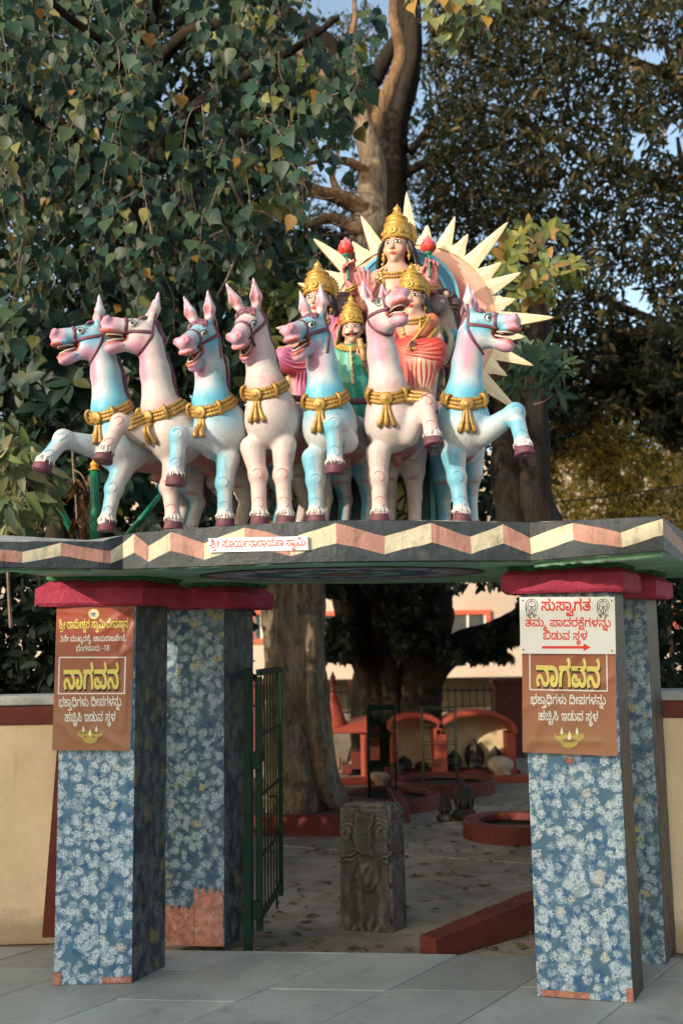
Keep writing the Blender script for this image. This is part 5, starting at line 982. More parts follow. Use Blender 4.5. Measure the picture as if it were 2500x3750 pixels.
    def paint(V, N, c):
        z = V[:, 2]; q = V-K; h = q@nax/nl                      # height along neck 0..1
        rad = np.linalg.norm(q-np.outer(q@nax, nax), axis=1)
        onneck = sstep(h, -0.12, -0.02)*(1-sstep(h, 1.0, 1.15))*(rad < 0.16)
        fr = N@front
        low = 1-sstep(z, ZT+0.05, ZT+0.75)
        c = lerpc(c, CREAM_, 0.55*low*(rnd.random()*0.4+0.6))
        # rose airbrushing down the throat
        qx = (V-K)-np.outer((V-K)@nax, nax); lat = np.abs(qx@side+0.018)
        c = lerpc(c, ROSE_, 0.95*onneck*sstep(h, 0.22, 0.5)*np.exp(-(lat/0.046)**2)*sstep(N@np.array((-0.35, -0.93, 0)), 0.2, 0.6))
        inhead = (np.linalg.norm(V-A(0.05, -0.02, 0), axis=1) < 0.15)
        hx, hyy, hz = (V-Hc)@f/hs, (V-Hc)@u/hs, (V-Hc)@s/hs
        if blue:
            c = lerpc(c, BLUE_, 0.95*onneck*np.exp(-((h-0.02)/0.16)**2)); c = lerpc(c, BLUE_, 0.8*onneck*sstep(np.abs(N@side), 0.45, 0.9)*(1-0.5*sstep(h, 0.3, 0.7)))
            dc = (V-C); up = dc[:, 2]
            c = lerpc(c, BLUE_, 0.9*np.exp(-((up-0.10)/0.10)**2)*sstep(fr, -0.2, 0.5)*(h < 0.02)*(np.abs(dc@bk) < 0.25))
            c = lerpc(c, BLUE_, 0.95*inhead*(hx < 0.19)*np.clip(np.exp(-((hyy+0.03)/0.05)**2)+0.7*np.exp(-((hyy-0.06)/0.03)**2), 0, 1)*(hx > -0.06)*(hyy < 0.075))
            for kp, kr, fp in knees:
                ax = (fp-kp)/np.linalg.norm(fp-kp); tt = (V-kp)@ax; dd = np.linalg.norm(V-kp-np.outer(tt, ax), axis=1)
                c = lerpc(c, BLUE_, 0.85*(dd < 0.07)*sstep(tt, -0.22, -0.10)*(1-sstep(tt, np.linalg.norm(fp-kp)-0.05, np.linalg.norm(fp-kp)-0.01))*sstep(N@side*-1+0.55*fr, -0.35, 0.5)*(z < C[2]-0.02))
            for hp_, _ in hooves[-2:]:
                dd = np.linalg.norm((V-hp_)[:, :2], axis=1); c = lerpc(c, BLUE_*0.8, 0.9*(dd < 0.16)*(z < ZT+0.45)*sstep(N@side*-1, -0.5, 0.3)*((V-C)@bk > 0.3))
        else:
            c = lerpc(c, (0.55, 0.33, 0.34), 0.75*onneck*np.exp(-((h-0.0)/0.12)**2)); c = lerpc(c, (0.55, 0.36, 0.34), 0.6*np.exp(-(((V-C)[:, 2]-0.03)/0.10)**2)*(h < 0.02)*np.clip(0.35+0.5*np.sin(V[:, 0]*21+V[:, 2]*13)*np.sin(V[:, 2]*17), 0, 1))
            for kp, kr, fp in knees: c = lerpc(c, (0.60, 0.38, 0.34), 0.7*np.exp(-(np.linalg.norm(V-kp, axis=1)/0.11)**2)); c = lerpc(c, (0.60, 0.38, 0.34), 0.6*np.exp(-(np.linalg.norm(V-kp*0.3-fp*0.7, axis=1)/0.07)**2))
            c = lerpc(c, (0.66, 0.46, 0.47), 0.5*inhead*np.exp(-(((hx-0.06)/0.03)**2+((hyy+0.075)/0.03)**2)))
        fl_ = ((V-C)@bk > 0.10)*((V-C)@bk < 0.55)*(np.abs((V-C)[:, 2]) < 0.13); c = lerpc(c, (0.22, 0.16, 0.15), 0.6*fl_*sstep(np.sin(((V-C)@bk+0.35*np.abs((V-C)[:, 2]))*210), 0.75, 1.0))
        # belly rust red, ears, muzzle shading towards the bridle
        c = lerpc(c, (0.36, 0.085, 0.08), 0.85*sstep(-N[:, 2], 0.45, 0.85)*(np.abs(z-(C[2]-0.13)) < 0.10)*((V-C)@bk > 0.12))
        uptop = (hyy > 0.075)
        c = lerpc(c, (0.54, 0.33, 0.42), 0.8*uptop*sstep(N@f, 0.0, 0.5)); c = lerpc(c, (0.68, 0.16, 0.13), 0.42*uptop*(N@f > 0.5)*(hyy < 0.16)*(hyy > 0.10)*sstep(np.abs(N@u), 0.6, 0.2))
        c = lerpc(c, (0.52, 0.38, 0.48), 0.75*uptop*sstep(hyy, 0.14, 0.19))
        c = lerpc(c, (0.52, 0.29, 0.38), sstep(hx, 0.135, 0.20)*(hyy > -0.034)*(np.abs(hz) < 0.1)*(hyy < 0.09))
        for q2 in (-1, 1): c = lerpc(c, (0.40, 0.05, 0.04), np.exp(-(np.linalg.norm(V-A(0.236, 0.030, q2*0.038), axis=1)/(0.013*hs))**2))
        mq = np.abs((V-A(0.185, -0.082, 0))@mu_)/hs; c = lerpc(c, (0.36, 0.07, 0.025), 0.95*((hx > 0.06) & (hx < 0.205) & (mq < 0.026) & (np.abs(hz) < 0.036)))
        return c
    S.build('body', M_HORSE, t, paint, body, 0.004)
    # hooves
    for p, d in hooves:
        d = V3(d)/np.linalg.norm(d); m = MB(); prof = [(0.036, 0.0), (0.044, 0.004), (0.047, 0.03), (0.052, 0.058), (0.049, 0.062), (0, 0.062)]
        m.lathe(prof, p-d*0.006, 18, d); m.build('hoof', M_HOOF, t, True)
    fg = MB()
    for p, d in hooves:
        d = V3(d)/np.linalg.norm(d); a1 = V3(Vector(d).orthogonal().normalized()); a2 = np.cross(d, a1)
        for i in range(16):
            a = 2*math.pi*i/16+rnd.normal(0, 0.08); o_ = a1*math.cos(a)+a2*math.sin(a); b0 = p-d*0.022+o_*0.037; fg.tube([b0, p-d*0.002+o_*(0.046+rnd.random()*0.003), p+d*(0.008+rnd.random()*0.008)+o_*0.049], [0.0034, 0.004, 0.001], 5)
    fg.build('fetlock_fringe', M_FRINGE, t, True)
    # knee rings
    for kp, kr, fp in knees:
        ax = (fp-kp)/np.linalg.norm(fp-kp)
        for cpos in (kp, kp+(fp-kp)*0.72):
            pts = []
            for i in range(15):
                a = math.radians(200+230*i/14); loc = cpos+side*math.cos(a)*0.026-ax*math.sin(a)*-0.026
                d = np.array((0, -1.0, 0)); q = S.surf(loc+np.array((0, 0.0, 0)), d, 0.09); pts.append(q+d*0.0008)
            mk = MB(); mk.tube(pts, 0.0019, 5); mk.build('knee_ring', M_MARKB if blue else M_MARK, t)
    # eyes
    for q in (-1, 1):
        d = s*q*0.86+f*0.42+u*0.10; e = S.surf(A(0.052, 0.012, 0), d, 0.12*hs); d = d/np.linalg.norm(d)
        m = MB(); m.lathe([(0, -0.006), (0.0175, -0.006), (0.017, 0.002), (0.011, 0.007), (0, 0.009)], e, 18, d); eo = m.build('eye', M_EYE, t, True)
        m = MB(); m.lathe([(0.0118, 0.0058), (0.0112, 0.0090), (0.006, 0.0108), (0, 0.0112)], e, 16, d); m.build('iris', M_IRIS, eo, True)
        m = MB(); m.lathe([(0.0065, 0.0098), (0.006, 0.0116), (0, 0.0122)], e, 12, d); m.build('pupil', M_BLACK, eo, True)
        ex = f*1.0-d*(f@d); ex /= np.linalg.norm(ex); ey = np.cross(d, ex); ey = ey*np.sign(ey@u)
        m = MB(); pts = [e+d*0.003+ex*0.023*math.cos(a)+ey*0.019*math.sin(a) for a in np.linspace(-0.35, math.pi+0.35, 18)]; m.tube(pts, [0.0012]+[0.0026]*16+[0.0012], 6)
        pts = [e+d*0.001+ex*0.021*math.cos(a)+ey*0.017*math.sin(a) for a in np.linspace(math.pi+0.3, 2*math.pi-0.3, 14)]; m.tube(pts, 0.0013, 5); m.build('eyelid', M_BLACK, eo, True)
        m = MB()
        for rr2, nn in ((0.031, 10), (0.038, 11)):
            for a in np.linspace(0.25, math.pi-0.25, nn):
                b0 = S.surf(A(0.052, 0.012, 0), (e+ex*rr2*math.cos(a)+ey*rr2*math.sin(a))-A(0.052, 0.012, 0), 0.12*hs)
                b1 = b0+(ey*math.sin(a)+ex*math.cos(a))*0.005; m.tube([b0+d*0.0006, b1+d*0.0006], 0.0011, 4)
        m.build('lash_mark', M_IRIS, eo)
    # teeth and tongue
    m = MB(); m.tube([A(0.12, -0.052, -0.026), A(0.17, -0.057, -0.032), A(0.205, -0.059, -0.016), A(0.205, -0.059, 0.016), A(0.17, -0.057, 0.032), A(0.12, -0.052, 0.026)], 0.0052, 8)
    m.tube([B_(0.07, 0.032, -0.024), B_(0.125, 0.036, -0.030), B_(0.162, 0.035, -0.013), B_(0.162, 0.035, 0.013), B_(0.125, 0.036, 0.030), B_(0.07, 0.032, 0.024)], 0.0055, 8); m.build('teeth', M_TOOTH, t, True)
    m = MB(); m.tube([B_(0.03, 0.034, 0), B_(0.08, 0.034, 0), B_(0.115, 0.030, 0), B_(0.135, 0.024, 0)], [0.014, 0.019, 0.015, 0.004], 10); m.build('tongue', M_GUM, t, True)
    # bridle
    br = MB()
    def strap(ring, w, cen, closed=True):
        n = len(ring); V, F = [], []
        for i, p in enumerate(ring):
            p = V3(p); tg = V3(ring[(i+1) % n] if closed else ring[min(i+1, n-1)])-V3(ring[i-1] if closed else ring[max(i-1, 0)]); tg /= np.linalg.norm(tg)+1e-9
            o_ = p-(cen if not callable(cen) else cen(i)); o_ = o_-tg*(o_@tg); o_ /= np.linalg.norm(o_); b_ = np.cross(tg, o_)
            for y, h in ((-w, -0.004), (-w*0.85, 0.0035), (0, 0.0048), (w*0.85, 0.0035), (w, -0.004)): V.append(p+b_*y+o_*h)
        for i in range(n if closed else n-1):
            j = (i+1) % n
            for k2 in range(4): F.append((i*5+k2, j*5+k2, j*5+k2+1, i*5+k2+1))
        br.add(V, F)
    nosec = A(0.112, -0.018, 0)
    strap(S.ring(nosec, u, s, 40, 0.0, 0.10*hs), 0.0105, nosec)
    tc = A(-0.03, -0.03, 0); ta = u*0.97-f*0.1
    tr_ = []
    for th in np.linspace(math.pi*0.14, math.pi*1.86, 52):
        d_ = u*math.cos(th)+s*math.sin(th)+f*(0.55*max(0.0, -math.cos(th))**1.5-0.06); tr_.append(Vector(S.surf(tc, d_, 0.15*hs)))
    strap(tr_, 0.0095, tc, False)
    for q in (-1, 1):
        pts = []
        for i in range(16):
            tt = i/15; x = 0.112*(1-tt)-0.035*tt; y = -0.030*(1-tt)-0.016*tt
            pts.append(Vector(S.surf(A(x, y, 0), s*q, 0.11*hs)))
        strap(pts, 0.0105, lambda i: V3(pts[i])-s*q*0.05, False)
        br.lathe([(0, -.004), (0.013, -.004), (0.012, 0.006), (0, 0.008)], pts[0], 12, s*q)
    br.build('bridle', M_STRAP, t, True)
    # mane down the neck and forelock
    mn = MB()
    for i in range(16):
        tt = i/15; c0 = K*(1-tt)+Hc*tt+np.array((0, 0, 0.03))
        d = bk*0.9+side*0.15 if tt < 0.7 else bk*0.5+np.array((0, 0, 1))*0.8-f*0.4
        b0 = S.surf(c0, d, 0.2); d = d/np.linalg.norm(d)
        for q in (-1, 0, 1):
            w = b0+side*q*0.014; mn.tube([w-d*0.01, w+d*0.018+np.array((0, 0, 0.012)), w+d*0.022+side*q*0.012+np.array((0, 0, -0.03)), w+d*0.006+side*q*0.018+np.array((0, 0, -0.065))], [0.012, 0.015, 0.012, 0.003], 7)
    mn.build('mane', M_MANE, t, True)
    fl = MB()
    for i in range(9):
        z = (i-4)*0.0105; b0 = A(-0.03, 0.068, z*0.8)
        b0 = A(-0.035, 0.064, z*0.8); fl.tube([b0, A(0.0, 0.083-abs(z)*0.25, z), A(0.03, 0.078-abs(z)*0.3, z*1.35+0.006*math.sin(i*2)), A(0.048+0.01*math.sin(i*3), 0.060-abs(z)*0.3, z*1.6)], [0.010, 0.012, 0.010, 0.002], 7)
    fl.build('forelock', M_MANE, t, True)
    # collar: three gold ropes with beading, sloping down to the breast
    cl = MB(); tip = -bk*0.36
    ax1 = side; ax2 = -bk+np.array((0, 0, -0.62)); ax2 /= np.linalg.norm(ax2)
    Kc = K+np.array((0, 0, -0.005))
    for j, (dz, off) in enumerate(((0.020, 0.001), (0.0, 0.007), (-0.020, 0.006))):
        rg = S.ring(Kc+np.array((0, 0, dz)), ax1, ax2, 168, off, 0.22)
        # smooth the ring
        for _ in range(3): rg = [(rg[i-1]+rg[i]*2+rg[(i+1) % len(rg)])/4 for i in range(len(rg))]
        cl.tube(rg, [0.0124*(0.84+0.24*abs(math.sin(i*math.pi*46/168+j))) for i in range(168)], 8, True, 0, True)
        if j == 1: rg1 = rg
    for a in (20, 64):
        for p in (rg1[a], ):
            nxt = rg1[(a+1) % 168]; tg = (nxt-p).normalized()
            o_ = (p-Vector(Kc)).normalized(); w_ = tg.cross(o_)
            cl.tube([p+w_*0.038*math.cos(q)+o_*0.022*math.sin(q) for q in np.linspace(0, 2*math.pi, 15)[:-1]], 0.010, 8, True, 0, True)
    co = cl.build('collar', M_GOLD, t, True)
    fp = rg1[42]; o_ = (fp-Vector(Kc)); o_.z = -0.02; o_.normalize()
    m = MB(); m.lathe([(0, -0.01), (0.034, -0.008), (0.035, 0.006), (0.028, 0.011), (0.017, 0.009), (0.012, 0.013), (0.005, 0.017), (0, 0.017)], fp+o_*0.012, 20, o_); m.build('medallion', M_GOLD, co, True)
    ts = MB()
    sd = Vector(side)
    for q in (-1, 0, 1):
        pts = []
        for i in range(9):
            tt = i/8; p = Vector(fp)+sd*q*(0.010+0.026*tt**1.6)+Vector((0, 0, -0.022-0.105*tt)); dd = (-Vector(bk))
            pc = Vector(fp)+Vector((0, 0, -0.03-0.115*tt)); p2 = S.surf(V3(pc)+bk*0.10, dd, 0.15); pts.append(Vector(p2)+sd*q*(0.011+0.030*tt**1.6)+dd*(0.004+0.004*(q == 0)-0.006*abs(q)*tt))
        ts.tube(pts, [0.012, 0.011, 0.011, 0.0115, 0.012, 0.013, 0.0145, 0.017, 0.013], 8, True, 0, False, 0.9)
    ts.build('tassel', M_GOLD, co, True)
    # tail
    m = MB(); b0 = R_+bk*0.14+np.array((0, 0, 0.06)); m.tube(spline([b0, b0+bk*0.07, b0+bk*0.09-np.array((0, 0, 0.18)), b0+bk*0.05-np.array((0, 0, 0.36))], 5), [0.02+0.022*math.sin(math.pi*i/15) for i in range(16)], 9); m.build('tail', M_MANE, t, True)
    return t, S
ST = 1
HORSES = [
 ('leftmost horse statue, blue-tinted, profile head with open mouth, foreleg stretched beyond the roof edge', True, 5.24, (425, 1620), (405, 1500), (345, 1232), 72, 6, 30,
  [([(455, 1700, 0.0), (418, 1790, -0.02), (392, 1930, -0.03)], ST), ([(360, 1640, -0.03), (232, 1607, -0.16), (165, 1690, -0.20)], 0)], 0.2),
 ('pinkish white horse statue, profile head close behind the leftmost horse', False, 5.20, (625, 1590), (588, 1495), (528, 1216), 68, -6, 28,
  [([(640, 1690, 0.0), (620, 1780, -0.01), (634, 1905, -0.02)], ST), ([(555, 1600, -0.04), (440, 1548, -0.14), (385, 1655, -0.20)], 0)], 0.25),
 ('blue-faced horse statue looking down towards the street, one bent foreleg hanging straight down', True, 5.14, (795, 1575), (775, 1478), (745, 1226), 28, 30, 24,
  [([(835, 1680, 0.0), (822, 1770, -0.01), (824, 1900, -0.02)], ST), ([(745, 1610, -0.06), (655, 1595, -0.16), (643, 1740, -0.16)], 0)], 0.45),
 ('tallest pinkish white horse statue with both forelegs standing, third horse from the green pole', False, 5.07, (985, 1530), (970, 1415), (920, 1180), 26, 42, 20,
  [([(925, 1640, 0.0), (945, 1740, -0.01), (950, 1895, -0.02)], ST), ([(1040, 1630, 0.0), (1035, 1740, -0.01), (1044, 1895, -0.02)], ST)], 0.5),
 ('blue-faced horse statue in front of the moustached figure, bent foreleg hanging between two standing legs', True, 5.05, (1200, 1555), (1190, 1450), (1150, 1205), 42, 18, 14,
  [([(1150, 1680, 0.0), (1155, 1760, -0.01), (1158, 1895, -0.02)], ST), ([(1265, 1615, -0.05), (1222, 1555, -0.15), (1226, 1695, -0.15)], 0)], 0.4),
 ('pinkish white horse statue with raised muzzle, in front of the large crowned figure', False, 5.05, (1430, 1540), (1420, 1430), (1396, 1150), -30, -12, 8,
  [([(1385, 1660, 0.0), (1385, 1750, -0.01), (1391, 1890, -0.02)], ST), ([(1490, 1590, -0.03), (1558, 1475, -0.10), (1583, 1595, -0.16)], 0)], 0.25),
 ('rightmost blue horse statue, head in profile against the sunburst rays, one foreleg lifted out sideways', True, 5.09, (1700, 1555), (1700, 1450), (1745, 1190), -70, 4, 2,
  [([(1660, 1670, 0.0), (1672, 1750, -0.01), (1690, 1890, -0.02)], ST), ([(1765, 1590, -0.04), (1885, 1510, -0.12), (1915, 1630, -0.18)], 0)], 0.2),
]
for k, (lab, blue, Yc, ch, colr, hd, hy, hp, by, legs, eo) in enumerate(HORSES): horse(k, lab, blue, Yc, ch, colr, hd, hy, hp, by, legs, eo)
# ------------------------------------------------------------------ sunburst, seated figures, charioteer, lions and chariot behind the horses
M_SKIN = paint_mat('figure_enamel', 0.42, 0.15, 0.25)
M_HAIR = plain('black_hair_paint', (0.012, 0.013, 0.017), 0.4, 0, 0.3, 40, 0.3, 70, 0.4)
M_CRN = plain('bright_gold_paint', (0.47, 0.285, 0.06), 0.38, 0.3, 0.25, 30, 0.35, 80, 0.5, ((0.22, 0.11, 0.02), 0.5))
M_LIPS = plain('lip_red', (0.50, 0.045, 0.03), 0.35, 0, 0.1, 20, 0)
M_RAY = plain('cream_ray_paint', (0.70, 0.59, 0.40), 0.5, 0, 0.12, 6, 0.25, 40, 0.3, ((0.36, 0.26, 0.13), 0.4))
M_RAYE = plain('ochre_ray_edge', (0.42, 0.24, 0.07), 0.5, 0, 0.15, 10, 0.2)
M_SKY1 = plain('ring_blue', (0.045, 0.19, 0.33), 0.4, 0, 0.12, 10, 0.1); M_SKY2 = plain('ring_light_blue', (0.13, 0.42, 0.58), 0.4, 0, 0.12, 10, 0.1)
def discm(b):
    tc = b.n('ShaderNodeTexCoord'); sp = b.n('ShaderNodeSeparateXYZ'); b.lk(tc.outputs['UV'], sp.inputs[0])
    c = b.mix(b.ramp(sp.outputs[0], 0.60, 0.88), (0.60, 0.13, 0.10), (0.72, 0.40, 0.29)); c = b.mix(b.ramp(sp.outputs[0], 0.90, 0.965), c, (0.70, 0.52, 0.32))
    n = b.noise(7, 6, 0.65); c = b.mix(b.ramp(n, 0.5, 0.75, 0, 0.3), c, (0.45, 0.22, 0.17))
    return b.bsdf(c, 0.45, 0, b.bump(n, 0.15, 0.01), 0.35)
M_DISC = mat('sun_disc_paint', discm)
YD = 6.32; SC_ = P(1518, 1186, YD); PXD = (P(1618, 1186, YD)-P(1518, 1186, YD)).length/100.0
sun_t = thing('sunburst', 'round pink sunburst with long and short pointed cream rays behind the figures', 'sunburst', (SC_.x, SC_.y, ZT))
def disc_pt(r, a, dy=0.0): return Vector((SC_.x+r*PXD*math.cos(a), SC_.y+dy, SC_.z+r*PXD*math.sin(a)))
V, F = [], []; n = 96; rr_ = [0, 60, 120, 180, 225, 270, 300, 322]; dome = [0.030, 0.030, 0.029, 0.027, 0.024, 0.018, 0.010, -0.004]
for r, h in zip(rr_, dome):
    for k in range(n): V.append(disc_pt(r, 2*math.pi*k/n, -h))
uvr = []
for i in range(len(rr_)-1):
    for k in range(n): F.append((i*n+k, (i+1)*n+k, (i+1)*n+(k+1) % n, i*n+(k+1) % n)); uvr.append((rr_[i]/322, rr_[i+1]/322, rr_[i+1]/322, rr_[i]/322))
o = len(V); V.append(disc_pt(0, 0, 0.05)); V += [disc_pt(315, 2*math.pi*k/n, 0.05) for k in range(n)]
for k in range(n): F.append((o, o+1+k, o+1+(k+1) % n)); uvr.append((1, 1, 1)); F.append(((len(rr_)-1)*n+k, o+1+k, o+1+(k+1) % n, (len(rr_)-1)*n+(k+1) % n)); uvr.append((1, 1, 1, 1))
F = [tuple(reversed(f)) for f in F]
me = new_mesh('disc', V, F, [M_DISC], True); uv = me.uv_layers.new(name='UVMap')
for p, u_ in zip(me.polygons, uvr):
    for li, v in zip(p.loop_indices, reversed(u_)): uv.data[li].uv = (v, 0)
obj('disc', me, sun_t)
LENS = {0: 508, 1: 392, 2: 448, 3: 392}
for i in range(32):
    a = math.radians(92-11.25*i); L = LENS[i % 4]*(1+0.03*math.sin(i*5.1)); hw = math.radians(4.9 if i % 4 == 0 else 4.4)
    a += math.radians(0.9*math.sin(i*2.3)); V = []; prof = [(300, 1.0), (332, 0.80), (300+(L-300)*0.45, 0.58), (300+(L-300)*0.75, 0.33), (300+(L-300)*0.93, 0.14), (L, 0.02)]
    base_w = math.tan(hw)*300
    er = Vector((math.cos(a), 0, math.sin(a))); et = Vector((-math.sin(a), 0, math.cos(a)))
    for r, w in prof:
        c0 = SC_+er*r*PXD; ww = base_w*w*PXD*1.42; rid = 0.004+0.007*w
        V += [c0+et*ww+Vector((0, 0.016, 0)), c0+et*ww+Vector((0, -0.016, 0)), c0+Vector((0, -0.016-rid, 0)), c0-et*ww+Vector((0, -0.016, 0)), c0-et*ww+Vector((0, 0.016, 0))]
    F, MI = [], []
    for j in range(len(prof)-1):
        for k in range(5): F.append((j*5+k, j*5+(k+1) % 5, (j+1)*5+(k+1) % 5, (j+1)*5+k)); MI.append(0 if k in (1, 2) else 1)
    F.append((25, 26, 27, 28, 29)); MI.append(0)
    obj('ray', new_mesh('ray', V, F, [M_RAY, M_RAYE], False, mi=MI), sun_t)
# blue halo ring in front of the disc
CH = P(1487, 1108, YD-0.10); PH = PXD*0.985
def hp(r, a, dy): return Vector((CH.x+r*PH*math.cos(a), CH.y+dy, CH.z+r*PH*1.06*math.sin(a)))
m = MB()
for (r0, r1, dy, mi) in ((196, 184, -0.02, 1), (184, 156, -0.012, 0), (156, 146, -0.022, 1)):
    n = 80; V = []; A0, A1 = math.radians(-58), math.radians(238)
    for k in range(n):
        a = A0+(A1-A0)*k/(n-1); V += [hp(r0, a, dy), hp(r1, a, dy), hp(r0, a, 0.02), hp(r1, a, 0.02)]
    F = []
    for k in range(n-1):
        q = 4*k; F += [(q, q+1, q+5, q+4), (q+2, q, q+4, q+6), (q+1, q+3, q+7, q+5)]
    m.add(V, F, mi)
hl = m.build('halo_ring', [M_SKY1, M_SKY2], sun_t)
m = MB(); n = 64; V = [hp(0, 0, 0.0)]+[hp(148, 2*math.pi*k/n, 0.0) for k in range(n)]; m.add(V, [(0, 1+(k+1) % n, 1+k) for k in range(n)])
m.build('halo_back', plain('halo_rose', (0.50, 0.20, 0.19), 0.5, 0, 0.12, 8, 0.1), sun_t)

def lotus(label, px, py, Y, k, stem_to):
    c = P(px, py, Y); t = thing('lotus_flower', label, 'flower', tuple(c), 'red lotus buds held by the figures')
    for ring_, (np_, tilt, L, w, z0) in enumerate(((5, 0.10, 0.115, 0.040, 0.0), (5, 0.26, 0.10, 0.042, -0.004))):
        for i in range(np_):
            a = 2*math.pi*(i+0.5*ring_)/np_; d = Vector((math.cos(a), math.sin(a), 0)); V, F = [], []
            for j in range(8):
                tt = j/7; bow = math.sin(math.pi*min(1, tt*1.05))**0.8*0.034*(1+ring_*0.15)+0.004; z = L*tt+z0; wd = w*math.sin(math.pi*(0.12+0.86*tt)**0.9)*(1-tt**4)
                cc = d*bow*(1-0.2*tt)+d*(0.025*tt**4*ring_); sd = Vector((-d.y, d.x, 0))
                for q, b in ((-1, -0.006), (-0.5, 0.0), (0, 0.003), (0.5, 0.0), (1, -0.006)): V.append((c+(cc+sd*wd*q+d*b+Vector((0, 0, z-0.05)))*k))
            for j in range(7):
                for q in range(4): a_ = j*5+q; F.append((a_, a_+1, a_+6, a_+5))
            V = np.array([tuple(v) for v in V]); h = np.clip((V[:, 2]-(c.z-0.05*k))/(0.115*k), 0, 1)
            col = lerpc(np.tile((0.58, 0.055, 0.045), (len(V), 1)), (0.55, 0.25, 0.33), sstep(h, 0.35, 1.0))
            me = new_mesh('petal', V, F, [M_SKIN], True, col=col); o = obj('petal', me, t); sdm = o.modifiers.new('thick', 'SOLIDIFY'); sdm.thickness = 0.004
    m = MB(); m.tube(spline([c+Vector((0, 0, -0.045*k)), (c+P(*stem_to, Y))/2+Vector((0.004, -0.01, 0)), P(*stem_to, Y)-Vector((0, 0.02, 0))], 6), 0.0085*k, 8); m.lathe([(0.01*k, 0), (0.026*k, 0.018*k), (0.02*k, 0.028*k), (0, 0.03*k)], c+Vector((0, 0, -0.068*k)), 10)
    m.build('stem', plain('stem_green', (0.02, 0.17, 0.10), 0.45, 0, 0.2, 20, 0.1), t, True)
    return t
def hand(S, wrist, up, across, nrm, k, pose, col, flip=1):
    """palm, four fingers of unequal length, thumb from the side of the palm"""
    w, up, ac, nn = V3(wrist), V3(up), V3(across), V3(nrm); up = up/np.linalg.norm(up); ac = ac/np.linalg.norm(ac); nn = nn/np.linalg.norm(nn)
    pc = w+up*0.050*k
    S.ell(pc, (0.034*k, 0.014*k, 0.046*k), [ac, nn, up], col, 0.012); S.cone(w-up*0.02*k, w+up*0.02*k, 0.024*k, 0.024*k, col, 0.014)
    Ls = (0.058, 0.068, 0.063, 0.050)
    for i in range(4):
        x = (-0.026+0.0172*i)*k*flip; b = w+up*(0.090-0.006*abs(i-1.4))*k+ac*x; L = Ls[i]*k
        if pose == 'open':
            m1 = b+up*L*0.5+ac*x*0.12; e = b+up*L+ac*x*0.25+nn*0.004*k
        elif pose == 'hold':
            cu = (0.25, 0.75, 0.95, 1.0)[i]; m1 = b+up*L*(0.45-0.1*cu)+nn*0.026*k*cu; e = m1+up*L*(0.45-0.75*cu)+nn*0.022*k*(1-0.2*cu)
        else:
            m1 = b+up*L*0.42+nn*0.012*k; e = m1+up*L*0.30+nn*0.024*k
        S.cone(b, m1, 0.0098*k, 0.0090*k, col, 0.004); S.cone(m1, e, 0.0090*k, 0.0072*k, col, 0.003)
    tb = w+up*0.030*k-ac*0.030*k*flip; t1 = tb+up*0.030*k-ac*0.022*k*flip+nn*0.006*k; t2 = t1+up*0.028*k+(ac*0.014*k*flip if pose != 'open' else -ac*0.004*k*flip)+nn*0.010*k
    S.cone(tb, t1, 0.0125*k, 0.0108*k, col, 0.008); S.cone(t1, t2, 0.0108*k, 0.0082*k, col, 0.003)
def frame_of(yaw, pitch=0.0, roll=0.0):
    y, p = math.radians(yaw), math.radians(pitch)
    f = np.array((-math.sin(y)*math.cos(p), -math.cos(y)*math.cos(p), -math.sin(p))); s = np.cross(f, (0, 0, 1)); s /= np.linalg.norm(s); u = np.cross(s, f)
    r = math.radians(roll); s, u = s*math.cos(r)+u*math.sin(r), u*math.cos(r)-s*math.sin(r); return f, u, s
def head(S, Hc, fr, k, col, blush=(0.62, 0.26, 0.22)):
    f, u, s = fr; A = lambda x, y, z: Hc+(f*x+u*y+s*z)*k
    S.ell(A(-0.005, 0.015, 0), (0.082*k, 0.085*k, 0.074*k), [f, u, s], col, 0.02)
    S.ell(A(0.018, -0.040, 0), (0.058*k, 0.068*k, 0.055*k), [f, u, s], col, 0.02)
    S.ball(A(0.058, -0.094, 0), 0.021*k, col, 0.02)
    for q in (-1, 1):
        S.ball(A(0.045, -0.035, q*0.035), 0.030*k, col, 0.02); S.ell(A(-0.005, -0.012, q*0.076), (0.018*k, 0.034*k, 0.010*k), [f, u, s], col, 0.006)
        S.ball(A(0.078, -0.030, q*0.011), 0.0095*k, col, 0.006); S.ell(A(0.067, 0.011, q*0.032), (0.010*k, 0.012*k, 0.020*k), [f, u, s], col, 0.008)
    S.cone(A(0.073, 0.018, 0), A(0.090, -0.025, 0), 0.008*k, 0.0115*k, col, 0.010); S.ball(A(0.091, -0.026, 0), 0.0115*k, col, 0.006)
    S.ell(A(0.070, -0.059, 0), (0.012*k, 0.012*k, 0.024*k), [f, u, s], col, 0.01)
    S.cone(A(-0.012, -0.07, 0), A(-0.022, -0.17, 0), 0.046*k, 0.052*k, col, 0.03)
    return A
